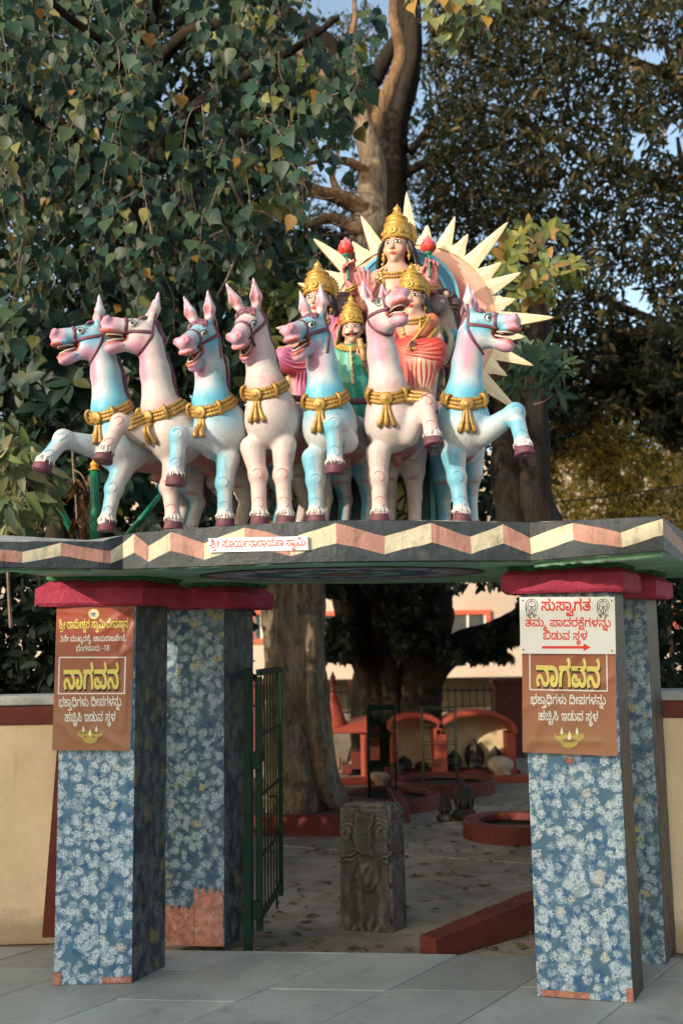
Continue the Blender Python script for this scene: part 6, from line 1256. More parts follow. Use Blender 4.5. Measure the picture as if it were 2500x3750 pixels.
def face_parts(S, A, fr, k, t, moustache=False, tilak=True):
    f, u, s = fr; V = lambda v: Vector(tuple(v))
    front = lambda y, z, off: V(S.surf(A(0.0, y, z), f, 0.13*k)+f*off*k)
    for q in (-1, 1):
        e = S.surf(A(0.0, 0.010, q*0.031), f, 0.13*k); d = f*0.94+s*q*0.30
        m = MB(); ex = np.cross(d, u); ex /= np.linalg.norm(ex)
        Vv, Ff = [], []; n = 14
        Vv.append(tuple(e+f*0.0042*k)); Vv += [tuple(e+(ex*math.cos(a)*0.0205+u*math.sin(a)*0.0082)*k+f*0.0012*k) for a in np.linspace(0, 2*math.pi, n+1)[:-1]]
        Ff = [(0, 1+i, 1+(i+1) % n) for i in range(n)]; m.add(Vv, Ff); eo = m.build('eye', M_EYE, t, True)
        m = MB(); m.lathe([(0.0088*k, 0.0025*k), (0.008*k, 0.0046*k), (0.004*k, 0.0056*k), (0, 0.0058*k)], e+u*0.001*k, 14, f); m.build('iris', M_BLACK, eo, True)
        m = MB(); m.tube([V(e+(ex*math.cos(a)*0.022+u*math.sin(a)*0.0094)*k+f*0.0022*k) for a in np.linspace(-0.1, math.pi+0.1, 12)], [0.0007*k]+[0.0021*k]*10+[0.0007*k], 5); m.tube([V(e+(ex*math.cos(a)*0.021-u*math.sin(a)*0.0084)*k+f*0.0016*k) for a in np.linspace(0, math.pi, 10)], 0.0009*k, 4); m.build('eyelid', M_BLACK, eo, True)
        m = MB(); pts = [front(0.026+0.012*math.sin(math.pi*(0.12+0.8*tt)), q*(0.012+0.047*tt), 0.001) for tt in np.linspace(0, 1, 9)]; m.tube(pts, [0.0012*k, 0.0028*k, 0.0034*k, 0.0036*k, 0.0034*k, 0.003*k, 0.0026*k, 0.002*k, 0.0008*k], 6); m.build('eyebrow', M_BLACK, t, True)
    m = MB()
    m.tube([front(-0.0555+0.003*math.cos(z*220), z, 0.000) for z in np.linspace(-0.021, 0.021, 11)], [k*(0.0012+0.0036*math.sin(math.pi*(i+0.3)/10.6)) for i in range(11)], 7)
    m.tube([front(-0.0650+z*z*9, z, -0.001) for z in np.linspace(-0.018, 0.018, 11)], [k*(0.0012+0.0052*math.sin(math.pi*(i+0.3)/10.6)) for i in range(11)], 7)
    m.build('lips', M_LIPS, t, True)
    if moustache:
        for q in (-1, 1):
            m = MB(); pts = [front(-0.048-0.004*math.sin(tt*3)+0.016*max(0, tt-0.6)/0.4, q*(0.003+0.060*tt), 0.003) for tt in np.linspace(0, 1, 12)]; m.tube(pts, [k*(0.006+0.0045*math.sin(math.pi*min(1, tt*1.25)))*(1-0.75*max(0, tt-0.55)/0.45) for tt in np.linspace(0, 1, 12)], 8); m.build('moustache', M_HAIR, t, True)
    if tilak:
        m = MB(); m.tube([front(0.034, 0, 0.001), front(0.046, 0, 0.001), front(0.056, 0, 0.0)], [0.0025*k, 0.0022*k, 0.001*k], 6); m.build('forehead_mark', M_LIPS, t)
def crown(A, fr, k, t, h=1.0, back=True):
    f, u, s = fr; base = Vector(tuple(A(-0.008, 0.052, 0))); ax = u*0.98-f*0.06
    prof = [(0.080, -0.016), (0.0905, -0.012), (0.0905, 0.000), (0.086, 0.003), (0.087, 0.012), (0.086, 0.05), (0.080, 0.075), (0.074, 0.084), (0.078, 0.090), (0.077, 0.098), (0.066, 0.104), (0.060, 0.120), (0.066, 0.126), (0.069, 0.134), (0.064, 0.142), (0.050, 0.152), (0.036, 0.168), (0.026, 0.184), (0.020, 0.190), (0.025, 0.199), (0.024, 0.208), (0.012, 0.218), (0.004, 0.236), (0, 0.242)]
    m = MB(); m.lathe([(r*k, z*k*h) for r, z in prof], base, 36, ax)
    for zz, nb, rr2, r0 in ((-0.004, 34, 0.0915, 0.0048), (0.094, 28, 0.078, 0.0045), (0.134, 24, 0.069, 0.0042)):
        for i in range(nb):
            a = 2*math.pi*i/nb; q = Vector((math.cos(a)*rr2*k, math.sin(a)*rr2*k, zz*k*h)); q = Vector(ax).to_track_quat('Z', 'Y') @ q+base
            m.lathe([(0, -r0*k), (r0*k*0.9, -r0*k*0.4), (r0*k*0.9, r0*k*0.4), (0, r0*k)], q, 6)
    for a, zz, r0 in ((0, 0.038, 0.026), (0.62, 0.034, 0.017), (-0.62, 0.034, 0.017), (1.15, 0.032, 0.014), (-1.15, 0.032, 0.014)):
        d = f*math.cos(a)+s*math.sin(a); c = V3(base)+d*0.086*k+V3(ax)*zz*k*h
        m.lathe([(0, 0), (r0*k, 0.0), (r0*k, 0.006*k), (r0*0.72*k, 0.009*k), (r0*0.66*k, 0.006*k), (r0*0.42*k, 0.006*k), (r0*0.3*k, 0.012*k), (0, 0.014*k)], c, 18, d)
    co = m.build('crown', M_CRN, t, True)
    if back:
        m = MB(); c = V3(base)-f*0.085*k+V3(ax)*0.045*k*h
        m.lathe([(0, -0.012*k), (0.098*k, -0.012*k), (0.108*k, -0.004*k), (0.104*k, 0.006*k), (0.092*k, 0.002*k), (0.084*k, 0.010*k), (0.074*k, 0.004*k), (0.064*k, 0.011*k), (0.054*k, 0.005*k), (0, 0.005*k)], c, 40, f)
        q_ = Vector(tuple(f)).to_track_quat('Z', 'Y')
        for i in range(34):
            a = 2*math.pi*i/34; p = q_ @ Vector((math.cos(a)*0.108*k, math.sin(a)*0.108*k, 0)); m.lathe([(0, -0.006*k), (0.008*k, 0), (0, 0.006*k)], Vector(tuple(c))+p, 6, f)
        m.build('crown_disc', M_CRN, co, True)
def hair(A, fr, k, t, length=0.16, full=1.0):
    f, u, s = fr; m = MB(); rnd = random.Random(int(k*1000)+int(length*100))
    for q in (-1, 1):
        for i in range(9):
            x = 0.012-0.0135*i; pts = []
            for j in range(8):
                tt = j/7; pts.append(Vector(tuple(A(x-0.02*tt+0.006*math.sin(6*tt+i), 0.040-length*tt-0.01*i*tt, q*(0.071+0.030*full*math.sin(2.2*tt)+0.007*math.sin(9*tt+i*1.7))))))
            m.tube(pts, [0.011*k, 0.0135*k, 0.014*k, 0.014*k, 0.0135*k, 0.013*k, 0.012*k, 0.007*k], 8)
    for i in range(8):
        z = (i-3.5)*0.02; m.tube([Vector(tuple(A(-0.075, 0.05-length*1.1*tt, z*(1+0.3*tt)))) for tt in np.linspace(0, 1, 6)], 0.019*k, 8)
    m.build('hair', M_HAIR, t, True)
def jewels(S, A, fr, k, t, cpt, col=None):
    f, u, s = fr; V = lambda v: Vector(tuple(v))
    for q in (-1, 1):
        m = MB(); e = A(0.0, -0.040, q*0.083); m.lathe([(0, 0.014*k), (0.011*k, 0.008*k), (0.011*k, -0.004*k), (0.005*k, -0.010*k), (0.013*k, -0.018*k), (0.014*k, -0.030*k), (0.008*k, -0.040*k), (0.004*k, -0.052*k), (0, -0.056*k)], e, 14); m.build('earring', M_CRN, t, True)
    for (dn, wd, r0, nb) in ((0.0, 0.085, 0.011, 17), (0.024, 0.092, 0.010, 19)):
        m = MB(); pts = []
        for i in range(nb):
            a = math.pi*i/(nb-1); loc = cpt+s*math.cos(a)*wd*k-u*(0.010+dn+0.042*math.sin(a))*k
            pts.append(V(S.surf(loc-f*0.02, f+u*0.12, 0.22)+f*0.004))
        m.tube(pts, r0*k*0.75, 8)
        for p in pts: m.lathe([(0, -0.004*k), (r0*k, 0), (r0*k*0.7, 0.007*k), (0, 0.010*k)], p, 8, f)
        m.build('necklace', M_CRN, t, True)
    m = MB(); pts = []
    for i in range(19):
        a = math.pi*i/18; loc = cpt+s*math.cos(a)*0.062*k-u*(0.02+0.19*math.sin(a)**0.8)*k; pts.append(V(S.surf(loc-f*0.03, f, 0.25)+f*0.005))
    m.tube(pts, 0.0085*k, 8)
    for i, p in enumerate(pts): m.lathe([(0, -0.003*k), (0.015*k, 0), (0.013*k, 0.006*k), (0.006*k, 0.009*k), (0, 0.010*k)], p, 9, f)
    p = pts[9]-Vector(tuple(u))*0.022*k; m.lathe([(0, 0), (0.028*k, 0), (0.027*k, 0.007*k), (0.018*k, 0.010*k), (0.014*k, 0.007*k), (0, 0.013*k)], p, 18, f)
    m.build('long_necklace', M_CRN, t, True)
def bangle(t, c, ax, r, name='bangle'):
    m = MB(); ax = Vector(tuple(ax)).normalized(); a1 = ax.orthogonal().normalized(); a2 = ax.cross(a1)
    for d in (-0.008, 0.008): m.tube([Vector(tuple(c))+ax*d+(a1*math.cos(a)+a2*math.sin(a))*r for a in np.linspace(0, 2*math.pi, 21)[:-1]], 0.0075, 7, True, 0, True)
    m.build(name, M_CRN, t, True)
def Q(x, y, Y): return V3(P(x, y, Y))
SKN = (0.40, 0.19, 0.155); SKL = (0.54, 0.315, 0.24); PALM = (0.46, 0.16, 0.17)
# --- central seated figure
YS = 6.02
t = thing('deity_statue', 'large crowned central figure with four raised arms in front of the blue ring', 'statue', tuple(P(1450, 1300, YS)))
fr = frame_of(20, 2, 2); S = Sculpt(0.0075, 0.03); Hc = Q(1450, 905, YS-0.05); k = 1.0
A = head(S, Hc, fr, k, SKL); NK = Q(1455, 1005, YS)
S.ell(Q(1450, 1065, YS+0.02), (0.155, 0.095, 0.15), None, SKL, 0.05); S.cone(Q(1450, 1040, YS), Q(1458, 1250, YS), 0.13, 0.12, SKL, 0.04)
S.cone(Q(1385, 1028, YS), Q(1530, 1022, YS), 0.062, 0.062, SKL, 0.04)
S.ell(Q(1420, 1075, YS-0.06), (0.06, 0.04, 0.05), None, SKL, 0.03); S.ell(Q(1482, 1075, YS-0.06), (0.06, 0.04, 0.05), None, SKL, 0.03)
for (sh, el, wr, pose, fl, up, ac) in (((1380, 1030, 0), (1332, 1122, -0.02), (1287, 1052, -0.10), 'hold', -1, (-0.12, -0.1, 1), (1, 0.1, 0.1)), ((1385, 1050, -0.03), (1375, 1145, -0.13), (1342, 1096, -0.20), 'open', -1, (-0.16, -0.05, 1), (1, 0.15, 0.15)), ((1535, 1025, 0), (1590, 1100, 0.0), (1581, 1046, -0.10), 'hold', 1, (0.0, -0.1, 1), (1, -0.1, 0))):
    a, b, c = [Q(x, y, YS+d) for x, y, d in (sh, el, wr)]
    S.cone(a, b, 0.052, 0.042, SKN, 0.03); S.cone(b, c, 0.042, 0.027, SKN, 0.02); hand(S, c, up, ac, (0, -1, 0.05), 1.28, pose, PALM, fl)
S.build('body', M_SKIN, t, None, SKL, 0.008)
face_parts(S, A, fr, k, t); crown(A, fr, k, t, 1.0); hair(A, fr, k, t, 0.175, 1.7); jewels(S, A, fr, k, t, NK-V3((0, 0.02, 0.0)))
bangle(t, Q(1287, 1056, YS-0.10), (-0.4, -0.3, 0.8), 0.036); bangle(t, Q(1345, 1102, YS-0.19), (-0.3, -0.4, 0.8), 0.037); bangle(t, Q(1582, 1052, YS-0.09), (0, -0.3, 0.9), 0.037)
m = MB(); rnd = random.Random(5)
for (xa, ya, xb, yb) in ((1405, 985, 1365, 1060), (1520, 975, 1545, 1010)):
    for i in range(90):
        tt = rnd.random(); p = P(xa+(xb-xa)*tt+rnd.gauss(0, 9), ya+(yb-ya)*tt+rnd.gauss(0, 7), YS-0.06-rnd.random()*0.05); m.lathe([(0, -0.007), (0.009, -0.002), (0.008, 0.004), (0, 0.008)], p, 6, (rnd.uniform(-1, 1), -1, rnd.uniform(-1, 1)))
m.build('garland', plain('garland_cream', (0.62, 0.42, 0.22), 0.6, 0, 0.2, 40, 0.2), t, True)
G2 = Sculpt(0.010, 0.03); TEAL = (0.02, 0.20, 0.19)
G2.cone(Q(1375, 1045, YS+0.02), Q(1345, 1110, YS+0.03), 0.062, 0.05, TEAL); G2.cone(Q(1540, 1035, YS+0.02), Q(1560, 1085, YS+0.04), 0.060, 0.05, TEAL); G2.cone(Q(1440, 1260, YS), Q(1480, 1340, YS), 0.16, 0.20, (0.50, 0.09, 0.09))
G2.build('garment', M_SKIN, t)
lotus('red lotus bud in the raised hand beside the long ray, left of the central face', 1266, 905, YS-0.13, 1.0, (1274, 1030))
lotus('red lotus bud in the other raised hand, right of the central face', 1567, 897, YS-0.13, 1.0, (1571, 1020))
# --- consort beside the rightmost horses
YC = 5.80
t = thing('consort_statue', 'seated crowned woman in orange and red robes beside the raised horse muzzle', 'statue', tuple(P(1520, 1400, YC)))
fr = frame_of(14, 2); S = Sculpt(0.0075, 0.03); Hc = Q(1508, 1098, YC-0.05); A = head(S, Hc, fr, 0.92, SKL)
S.cone(Q(1515, 1195, YC), Q(1525, 1290, YC), 0.105, 0.085, SKL, 0.04); S.cone(Q(1470, 1180, YC), Q(1570, 1180, YC), 0.05, 0.05, SKL, 0.04)
S.ell(Q(1492, 1225, YC-0.06), (0.045, 0.042, 0.045), None, SKL, 0.03); S.ell(Q(1540, 1225, YC-0.06), (0.045, 0.042, 0.045), None, SKL, 0.03)
a, b, c = Q(1578, 1190, YC), Q(1598, 1245, YC-0.06), Q(1560, 1265, YC-0.14); S.cone(a, b, 0.046, 0.038, SKL, 0.03); S.cone(b, c, 0.038, 0.026, SKL, 0.02); hand(S, c, (-1, -0.3, -0.15), (0.1, -0.4, 1), (0.2, -1, 0.2), 0.9, 'rest', SKL, 1)
S.build('body', M_SKIN, t, None, SKL, 0.008); face_parts(S, A, fr, 0.92, t); crown(A, fr, 0.92, t, 0.86); hair(A, fr, 0.92, t, 0.15); jewels(S, A, fr, 0.85, t, Q(1512, 1172, YC)-V3((0, 0.02, 0)))
m = MB()
for (xa, ya, da, xb, yb, db) in ((1572, 1160, -0.11, 1498, 1262, -0.15), (1600, 1200, -0.07, 1530, 1272, -0.155)): m.tube(spline([P(xa, ya, YC+da), P((xa+xb)/2+6, (ya+yb)/2, YC+(da+db)/2-0.035), P(xb, yb, YC+db)], 6), 0.011, 7)
m.tube(spline([P(1478, 1262, YC-0.10), P(1510, 1276, YC-0.17), P(1550, 1270, YC-0.15)], 6), 0.014, 7); m.build('sash_border', M_CRN, t, True)
bangle(t, Q(1590, 1212, YC-0.02), (0.2, -0.3, 0.9), 0.047, 'armlet'); bangle(t, Q(1566, 1262, YC-0.13), (-1, -0.4, 0), 0.03)
G2 = Sculpt(0.009, 0.03); OR = (0.52, 0.16, 0.075); RD = (0.46, 0.045, 0.035); RO = (0.46, 0.10, 0.085); BE = (0.52, 0.34, 0.25)
G2.cone(Q(1575, 1178, YC-0.03), Q(1520, 1250, YC-0.09), 0.055, 0.045, OR); G2.cone(Q(1520, 1250, YC-0.09), Q(1490, 1290, YC-0.10), 0.05, 0.05, OR)
G2.cone(Q(1480, 1290, YC-0.05), Q(1590, 1285, YC-0.14), 0.085, 0.075, RD); G2.cone(Q(1590, 1285, YC-0.14), Q(1595, 1320, YC-0.16), 0.07, 0.055, RD)
G2.cone(Q(1500, 1330, YC-0.1), Q(1500, 1480, YC-0.06), 0.07, 0.06, RO); G2.cone(Q(1555, 1330, YC-0.14), Q(1560, 1460, YC-0.10), 0.085, 0.055, BE)
G2.build('robe', M_SKIN, t, None, RD, 0.012)
m = MB()
def drape(G_, Yb, pts, r):
    q = [Vector(tuple(G_.surf(Q(x, y, Yb), (0, -1, 0), 0.34)+V3((0, -0.001, 0)))) for x, y in pts]
    for _ in range(2): q = [q[0]]+[(q[i-1]+q[i]*2+q[i+1])/4 for i in range(1, len(q)-1)]+[q[-1]]
    n = len(q); m.tube(q, [r*math.sin(math.pi*(i+0.7)/(n+0.4)) for i in range(n)], 6)
for i in range(7): drape(G2, YC+0.02, [(1462+(4+i)*1.0*j, 1240+13*i+(22+3*i)*math.sin(math.pi*j/24)+(8-2*i)*j/24) for j in range(23)], 0.0085)
for i in range(7): drape(G2, YC+0.02, [(1478+18*i+2.5*math.sin(j*0.5+i)-(i-3)*0.5*j, 1345+9*j) for j in range(13)], 0.006)
m.build('robe_fold', plain('fold_red', (0.40, 0.05, 0.05), 0.45, 0, 0.15, 20, 0.1), t, True)
# --- consort on the other side
YL = 5.86
t = thing('consort_statue', 'seated crowned woman in violet and pink robes, elbow out beyond the blue horse', 'statue', tuple(P(1150, 1400, YL)))
fr = frame_of(16, 2); S = Sculpt(0.0075, 0.03); Hc = Q(1163, 1103, YL-0.05); A = head(S, Hc, fr, 0.98, SKL)
S.cone(Q(1170, 1205, YL), Q(1160, 1310, YL), 0.105, 0.09, SKL, 0.04); S.cone(Q(1115, 1195, YL), Q(1222, 1190, YL), 0.05, 0.05, SKL, 0.04)
a, b, c = Q(1112, 1200, YL), Q(1085, 1275, YL-0.04), Q(1022, 1293, YL-0.12); S.cone(a, b, 0.046, 0.040, SKL, 0.03); S.cone(b, c, 0.040, 0.027, SKL, 0.02); hand(S, c, (-0.3, -0.5, -0.35), (1, -0.3, -0.3), (-0.2, -0.6, 0.8), 0.9, 'rest', SKL, 1)
a, b, c = Q(1228, 1200, YL), Q(1256, 1290, YL-0.10), Q(1248, 1240, YL-0.19); S.cone(a, b, 0.045, 0.038, SKN, 0.03); S.cone(b, c, 0.036, 0.026, SKN, 0.02); hand(S, c, (0.05, -0.1, 1), (1, -0.1, 0), (0, -1, 0), 0.95, 'hold', PALM, 1)
S.build('body', M_SKIN, t, None, SKL, 0.008); face_parts(S, A, fr, 0.98, t); crown(A, fr, 0.98, t, 0.92); hair(A, fr, 0.98, t, 0.16); jewels(S, A, fr, 0.85, t, Q(1168, 1180, YL)-V3((0, 0.02, 0)))
bangle(t, Q(1030, 1290, YL-0.11), (-1, -0.5, -0.2), 0.031); bangle(t, Q(1246, 1250, YL-0.18), (0, -0.3, 1), 0.032)
G2 = Sculpt(0.009, 0.03); VI = (0.42, 0.14, 0.28); PK = (0.55, 0.17, 0.26)
G2.cone(Q(1215, 1185, YL-0.02), Q(1225, 1270, YL-0.05), 0.06, 0.07, VI); G2.cone(Q(1130, 1320, YL-0.05), Q(1035, 1312, YL-0.16), 0.085, 0.062, VI); G2.cone(Q(1060, 1335, YL-0.14), Q(1130, 1350, YL-0.10), 0.06, 0.07, RD)
G2.cone(Q(1230, 1270, YL), Q(1215, 1420, YL), 0.08, 0.08, RD); G2.cone(Q(1120, 1370, YL-0.08), Q(1095, 1470, YL-0.06), 0.06, 0.05, PK); G2.cone(Q(1085, 1375, YL-0.06), Q(1085, 1450, YL-0.04), 0.045, 0.04, BE)
G2.build('robe', M_SKIN, t, None, VI, 0.012)
m = MB()
for i in range(6): drape(G2, YL, [(1014+(3+0.6*i)*j, 1286+12*i+(10+3*i)*math.sin(math.pi*j/26)+0.5*j) for j in range(25)], 0.0075)
for i in range(4): drape(G2, YL, [(1092+14*i+2*math.sin(j*0.6+i), 1370+9*j) for j in range(11)], 0.006)
m.build('robe_fold', plain('fold_violet', (0.46, 0.13, 0.27), 0.45, 0, 0.15, 20, 0.1), t, True)
lotus('red lotus bud held low beside the moustached charioteer', 1258, 1168, YL-0.24, 0.72, (1246, 1222))
# --- charioteer
YA = 5.60
t = thing('charioteer_statue', 'moustached charioteer in a green robe with a gold crown, seated behind the horses', 'statue', tuple(P(1290, 1420, YA)))
fr = frame_of(10, 3, -2); S = Sculpt(0.0065, 0.025); k = 0.74; Hc = Q(1290, 1208, YA-0.04); A = head(S, Hc, fr, k, SKL)
a, b, c = Q(1355, 1310, YA+0.02), Q(1368, 1375, YA-0.05), Q(1338, 1318, YA-0.13); S.cone(a, b, 0.036, 0.032, SKL, 0.02); S.cone(b, c, 0.032, 0.021, SKL, 0.02); hand(S, c, (-0.15, -0.15, 1), (1, 0.1, 0.2), (-0.5, -0.8, 0), 0.74, 'hold', SKL, 1)
S.cone(Q(1285, 1275, YA), Q(1285, 1300, YA), 0.05, 0.07, SKL, 0.03); S.build('body', M_SKIN, t, None, SKL, 0.008)
face_parts(S, A, fr, k, t, True); crown(A, fr, k, t, 1.0, False); hair(A, fr, k, t, 0.17, 1.5)
G2 = Sculpt(0.008, 0.03); GN = (0.02, 0.22, 0.155)
G2.cone(Q(1250, 1305, YA), Q(1335, 1305, YA), 0.055, 0.055, GN); G2.cone(Q(1290, 1315, YA), Q(1295, 1420, YA), 0.10, 0.115, GN); G2.cone(Q(1240, 1310, YA), Q(1235, 1380, YA-0.02), 0.05, 0.045, GN); G2.cone(Q(1340, 1310, YA), Q(1350, 1390, YA), 0.05, 0.05, GN); G2.cone(Q(1295, 1420, YA), Q(1295, 1480, YA), 0.12, 0.10, GN)
def gp(V, N, c): w = 0.5+0.5*np.sin(V[:, 0]*95+V[:, 2]*12); return lerpc(c, (0.12, 0.42, 0.34), 0.55*w**3)
G2.build('robe', M_SKIN, t, gp, GN)
m = MB(); cl = [Vector(tuple(G2.surf(Q(1283+0.06*(y-1290), y, YA+0.03), (0, -1, 0), 0.25)+V3((0, -0.003, 0)))) for y in range(1292, 1435, 8)]
m.tube(cl, 0.013, 8, True, 0, False, 0.5)
for p in cl[2::3]: m.lathe([(0, 0), (0.010, 0), (0.009, 0.006), (0, 0.008)], p+Vector((0, -0.005, 0)), 10, (0, -1, 0))
m.build('placket', plain('placket_cream', (0.60, 0.45, 0.22), 0.5, 0, 0.15, 30, 0.15), t, True)
m = MB()
for j, rr2 in enumerate((36, 46, 55)):
    for i in range(19):
        a = math.pi*(-0.08+1.16*i/18); x = 1285+rr2*math.cos(a); y = 1268+rr2*0.72*math.sin(a); p = Vector(tuple(G2.surf(Q(x, y, YA+0.03), (0, -1, 0), 0.25)+V3((0, -0.004, 0)))); m.lathe([(0, 0), (0.011, 0), (0.010, 0.006), (0, 0.010)], p, 8, (0, -1, 0.1))
m.build('necklace', M_CRN, t, True)
r1, r2 = P(1316, 1242, YA-0.17), P(1334, 1322, YA-0.17); d = (r2-r1); m = MB(); m.lathe([(0.0, 0), (0.018, 0), (0.016, 0.01), (0.014, d.length*0.3), (0.017, d.length*0.33), (0.0145, d.length*0.36), (0.015, d.length*0.64), (0.018, d.length*0.67), (0.0155, d.length*0.7), (0.019, d.length), (0, d.length)], r1, 14, d)
tag(m.build('reed_rod', plain('rod_ochre', (0.46, 0.28, 0.09), 0.45, 0, 0.2, 20, 0.15), None, True), 'short golden reed rod in the hand of the moustached charioteer', 'rod')
# --- throne lions
def lion(label, px, py, Y, yaw, k):
    t = thing('lion_statue', label, 'statue', tuple(P(px, 1400, Y)), 'brown lions flanking the throne'); f, u, s = frame_of(yaw, 6); Hc = Q(px, py, Y); A = lambda x, y, z: Hc+(f*x+u*y+s*z)*k
    S = Sculpt(0.0075, 0.025); BR = (0.16, 0.105, 0.10); TN = (0.36, 0.24, 0.19)
    S.ball(A(0, 0, 0), 0.075*k, BR, 0.02); S.cone(A(0.02, -0.01, 0), A(0.085, -0.025, 0), 0.055*k, 0.042*k, BR, 0.02); S.ell(A(0.10, -0.035, 0), (0.03*k, 0.034*k, 0.042*k), [f, u, s], (0.20, 0.14, 0.13), 0.015); S.ball(A(0.125, -0.018, 0), 0.014*k, (0.06, 0.03, 0.03), 0.008)
    for q in (-1, 1): S.ell(A(-0.01, 0.07, q*0.055), (0.012*k, 0.026*k, 0.022*k), [f, u, s], TN, 0.008); S.ball(A(0.05, 0.03, q*0.035), 0.016*k, BR, 0.012)
    c0 = Hc+V3((0.02, 0.10, -0.24))*k; S.cone(A(-0.05, -0.06, 0), c0, 0.09*k, 0.12*k, TN, 0.03); S.cone(c0, c0+V3((0, 0.05, -0.3)), 0.12*k, 0.12*k, TN, 0.03)
    for q in (-1, 1): b0 = c0+s*q*0.075*k-V3((0, 0.08, 0)); S.cone(b0, b0-V3((0, 0.02, 0.34)), 0.055*k, 0.04*k, TN, 0.02); S.ell(b0-V3((0, 0.05, 0.36)), (0.045*k, 0.06*k, 0.03*k), None, TN, 0.02)
    S.build('body', M_SKIN, t, None, TN, 0.01)
    m = MB(); rnd = random.Random(9)
    for i in range(46):
        a = 2*math.pi*i/46; rr2 = 0.070+0.018*rnd.random(); d = s*math.cos(a)+u*math.sin(a); b0 = A(-0.02-0.03*rnd.random(), 0, 0)+d*rr2*k
        m.tube([Vector(tuple(b0)), Vector(tuple(b0+(d*0.035-f*0.03)*k)), Vector(tuple(b0+(d*0.045-f*0.06-V3((0, 0, 0.035)))*k)), Vector(tuple(b0+(d*0.035-f*0.075-V3((0, 0, 0.075)))*k))], [0.012*k, 0.016*k, 0.012*k, 0.003*k], 7)
    m.build('mane', plain('mane_brown', (0.085, 0.055, 0.065), 0.55, 0, 0.4, 50, 0.3), t, True)
    for q in (-1, 1):
        e = S.surf(A(0.03, 0.012, q*0.036), f*0.9+s*q*0.4, 0.1); m = MB(); m.lathe([(0, -0.003), (0.013*k, -0.002), (0.009*k, 0.004), (0, 0.006)], e, 12, f*0.9+s*q*0.4); eo = m.build('eye', M_EYE, t, True); m = MB(); m.lathe([(0.006*k, 0.003), (0.005*k, 0.0065), (0, 0.0075)], e, 10, f*0.9+s*q*0.4); m.build('iris', M_BLACK, eo, True)
lion('brown lion head between the violet-robed woman and the central figure', 1252, 1130, 5.98, 22, 1.0)
lion('brown lion beside the orange-robed woman, in front of the blue ring', 1603, 1122, 5.96, 24, 1.0)
# --- chariot: floor, throne back, hull with leaf pattern, scroll side panel, wheels
ch = thing('chariot', 'painted chariot with a leaf-patterned hull and scroll panels under the seated figures', 'chariot', tuple(P(1400, 1900, 6.0)))
M_TEALD = plain('dark_teal_paint', (0.018, 0.055, 0.075), 0.5, 0, 0.25, 10, 0.2); M_TEAL = plain('teal_paint', (0.03, 0.24, 0.27), 0.4, 0, 0.15, 10, 0.1); M_TAUPE = plain('taupe_paint', (0.22, 0.15, 0.15), 0.5, 0, 0.2, 14, 0.2); M_THR = plain('cream_ochre_paint', (0.50, 0.36, 0.18), 0.5, 0, 0.2, 7, 0.2, 40, 0.3, ((0.10, 0.08, 0.07), 0.8))
fl0, fl1 = P(1060, 1480, 5.62), P(1680, 1480, 5.62)
m = MB(); zf = fl0.z; m.box(((fl0.x+fl1.x)/2, 6.02, zf-0.03), (fl1.x-fl0.x, 0.86, 0.06)); m.box(((fl0.x+fl1.x)/2, 6.02, zf-0.085), (fl1.x-fl0.x-0.08, 0.80, 0.05)); m.build('floor', M_TAUPE, ch, False, 0.012)
m = MB(); m.box(((fl0.x+fl1.x)/2, 6.10, (ZT+zf)/2-0.06), (fl1.x-fl0.x-0.28, 0.55, zf-ZT-0.12)); m.build('undercarriage', M_TEALD, ch, False, 0.02)
m = MB(); a = P(1300, 1212, 6.16); b = P(1640, 1212, 6.16); m.box(((a.x+b.x)/2-0.05, 6.17, (a.z+zf)/2), (b.x-a.x, 0.06, a.z-zf)); m.build('throne_back', M_THR, ch, False, 0.02)
for x in (1150, 1520):
    a = P(x, 1420, 5.98); m = MB(); m.box((a.x, 6.0, (zf+a.z)/2+0.02), (0.34, 0.36, abs(a.z-zf)+0.05)); m.build('seat', M_THR, ch, False, 0.02)
def leafm(b):
    v = b.coord((1, 1, 0.62), 'World'); d = b.voronoi(15, v); e = b.voronoi(15, v, 'DISTANCE_TO_EDGE')
    c = b.mix(b.ramp(e, 0.06, 0.11), (0.035, 0.032, 0.03), b.mix(b.ramp(d, 0.1, 0.5), (0.46, 0.42, 0.14), (0.30, 0.29, 0.10)))
    return b.bsdf(c, 0.5, 0, b.bump(e, 0.3, 0.01), 0.4)
M_LEAF = mat('leaf_pattern_paint', leafm)
c = P(1432, 1700, 5.86); m = MB(); m.lathe([(0, -0.36), (0.06, -0.355), (0.13, -0.30), (0.165, -0.18), (0.15, 0.0), (0.10, 0.16), (0.05, 0.25), (0, 0.27)], c, 30); o = m.build('hull', M_LEAF, ch, True)
a = P(1578, 1640, 5.80); m = MB(); m.box((a.x, 5.80, (a.z+ZT)/2+0.02), (0.035, 0.05, a.z-ZT+0.04)); m.build('corner_post', M_TEAL, ch, False, 0.006)
m = MB(); m.box((a.x+0.026, 5.815, (a.z+ZT)/2+0.02), (0.022, 0.045, a.z-ZT+0.04)); m.build('corner_post', M_TEALD, ch, False, 0.004)
def scroll(cx, cy, Y, r, turns, flip, w):
    pts = []; n = int(26*turns)
    for i in range(n):
        a = 2*math.pi*turns*i/n; rr2 = r*(1-0.86*i/n); pts.append(P(cx+flip*rr2*math.cos(a), cy-rr2*math.sin(a), Y))
    return pts, [w*(1-0.5*i/n) for i in range(n)]
m = MB()
for (cx, cy, r, fl_) in ((1598, 1300, 34, 1), (1592, 1370, 40, -1), (1600, 1440, 36, 1), (1578, 1240, 24, -1), (1570, 1420, 26, -1)):
    p_, w_ = scroll(cx, cy, 5.78, r, 1.6, fl_, 0.013); m.tube(p_, w_, 8)
m.build('scroll_panel', M_TAUPE, ch, True)
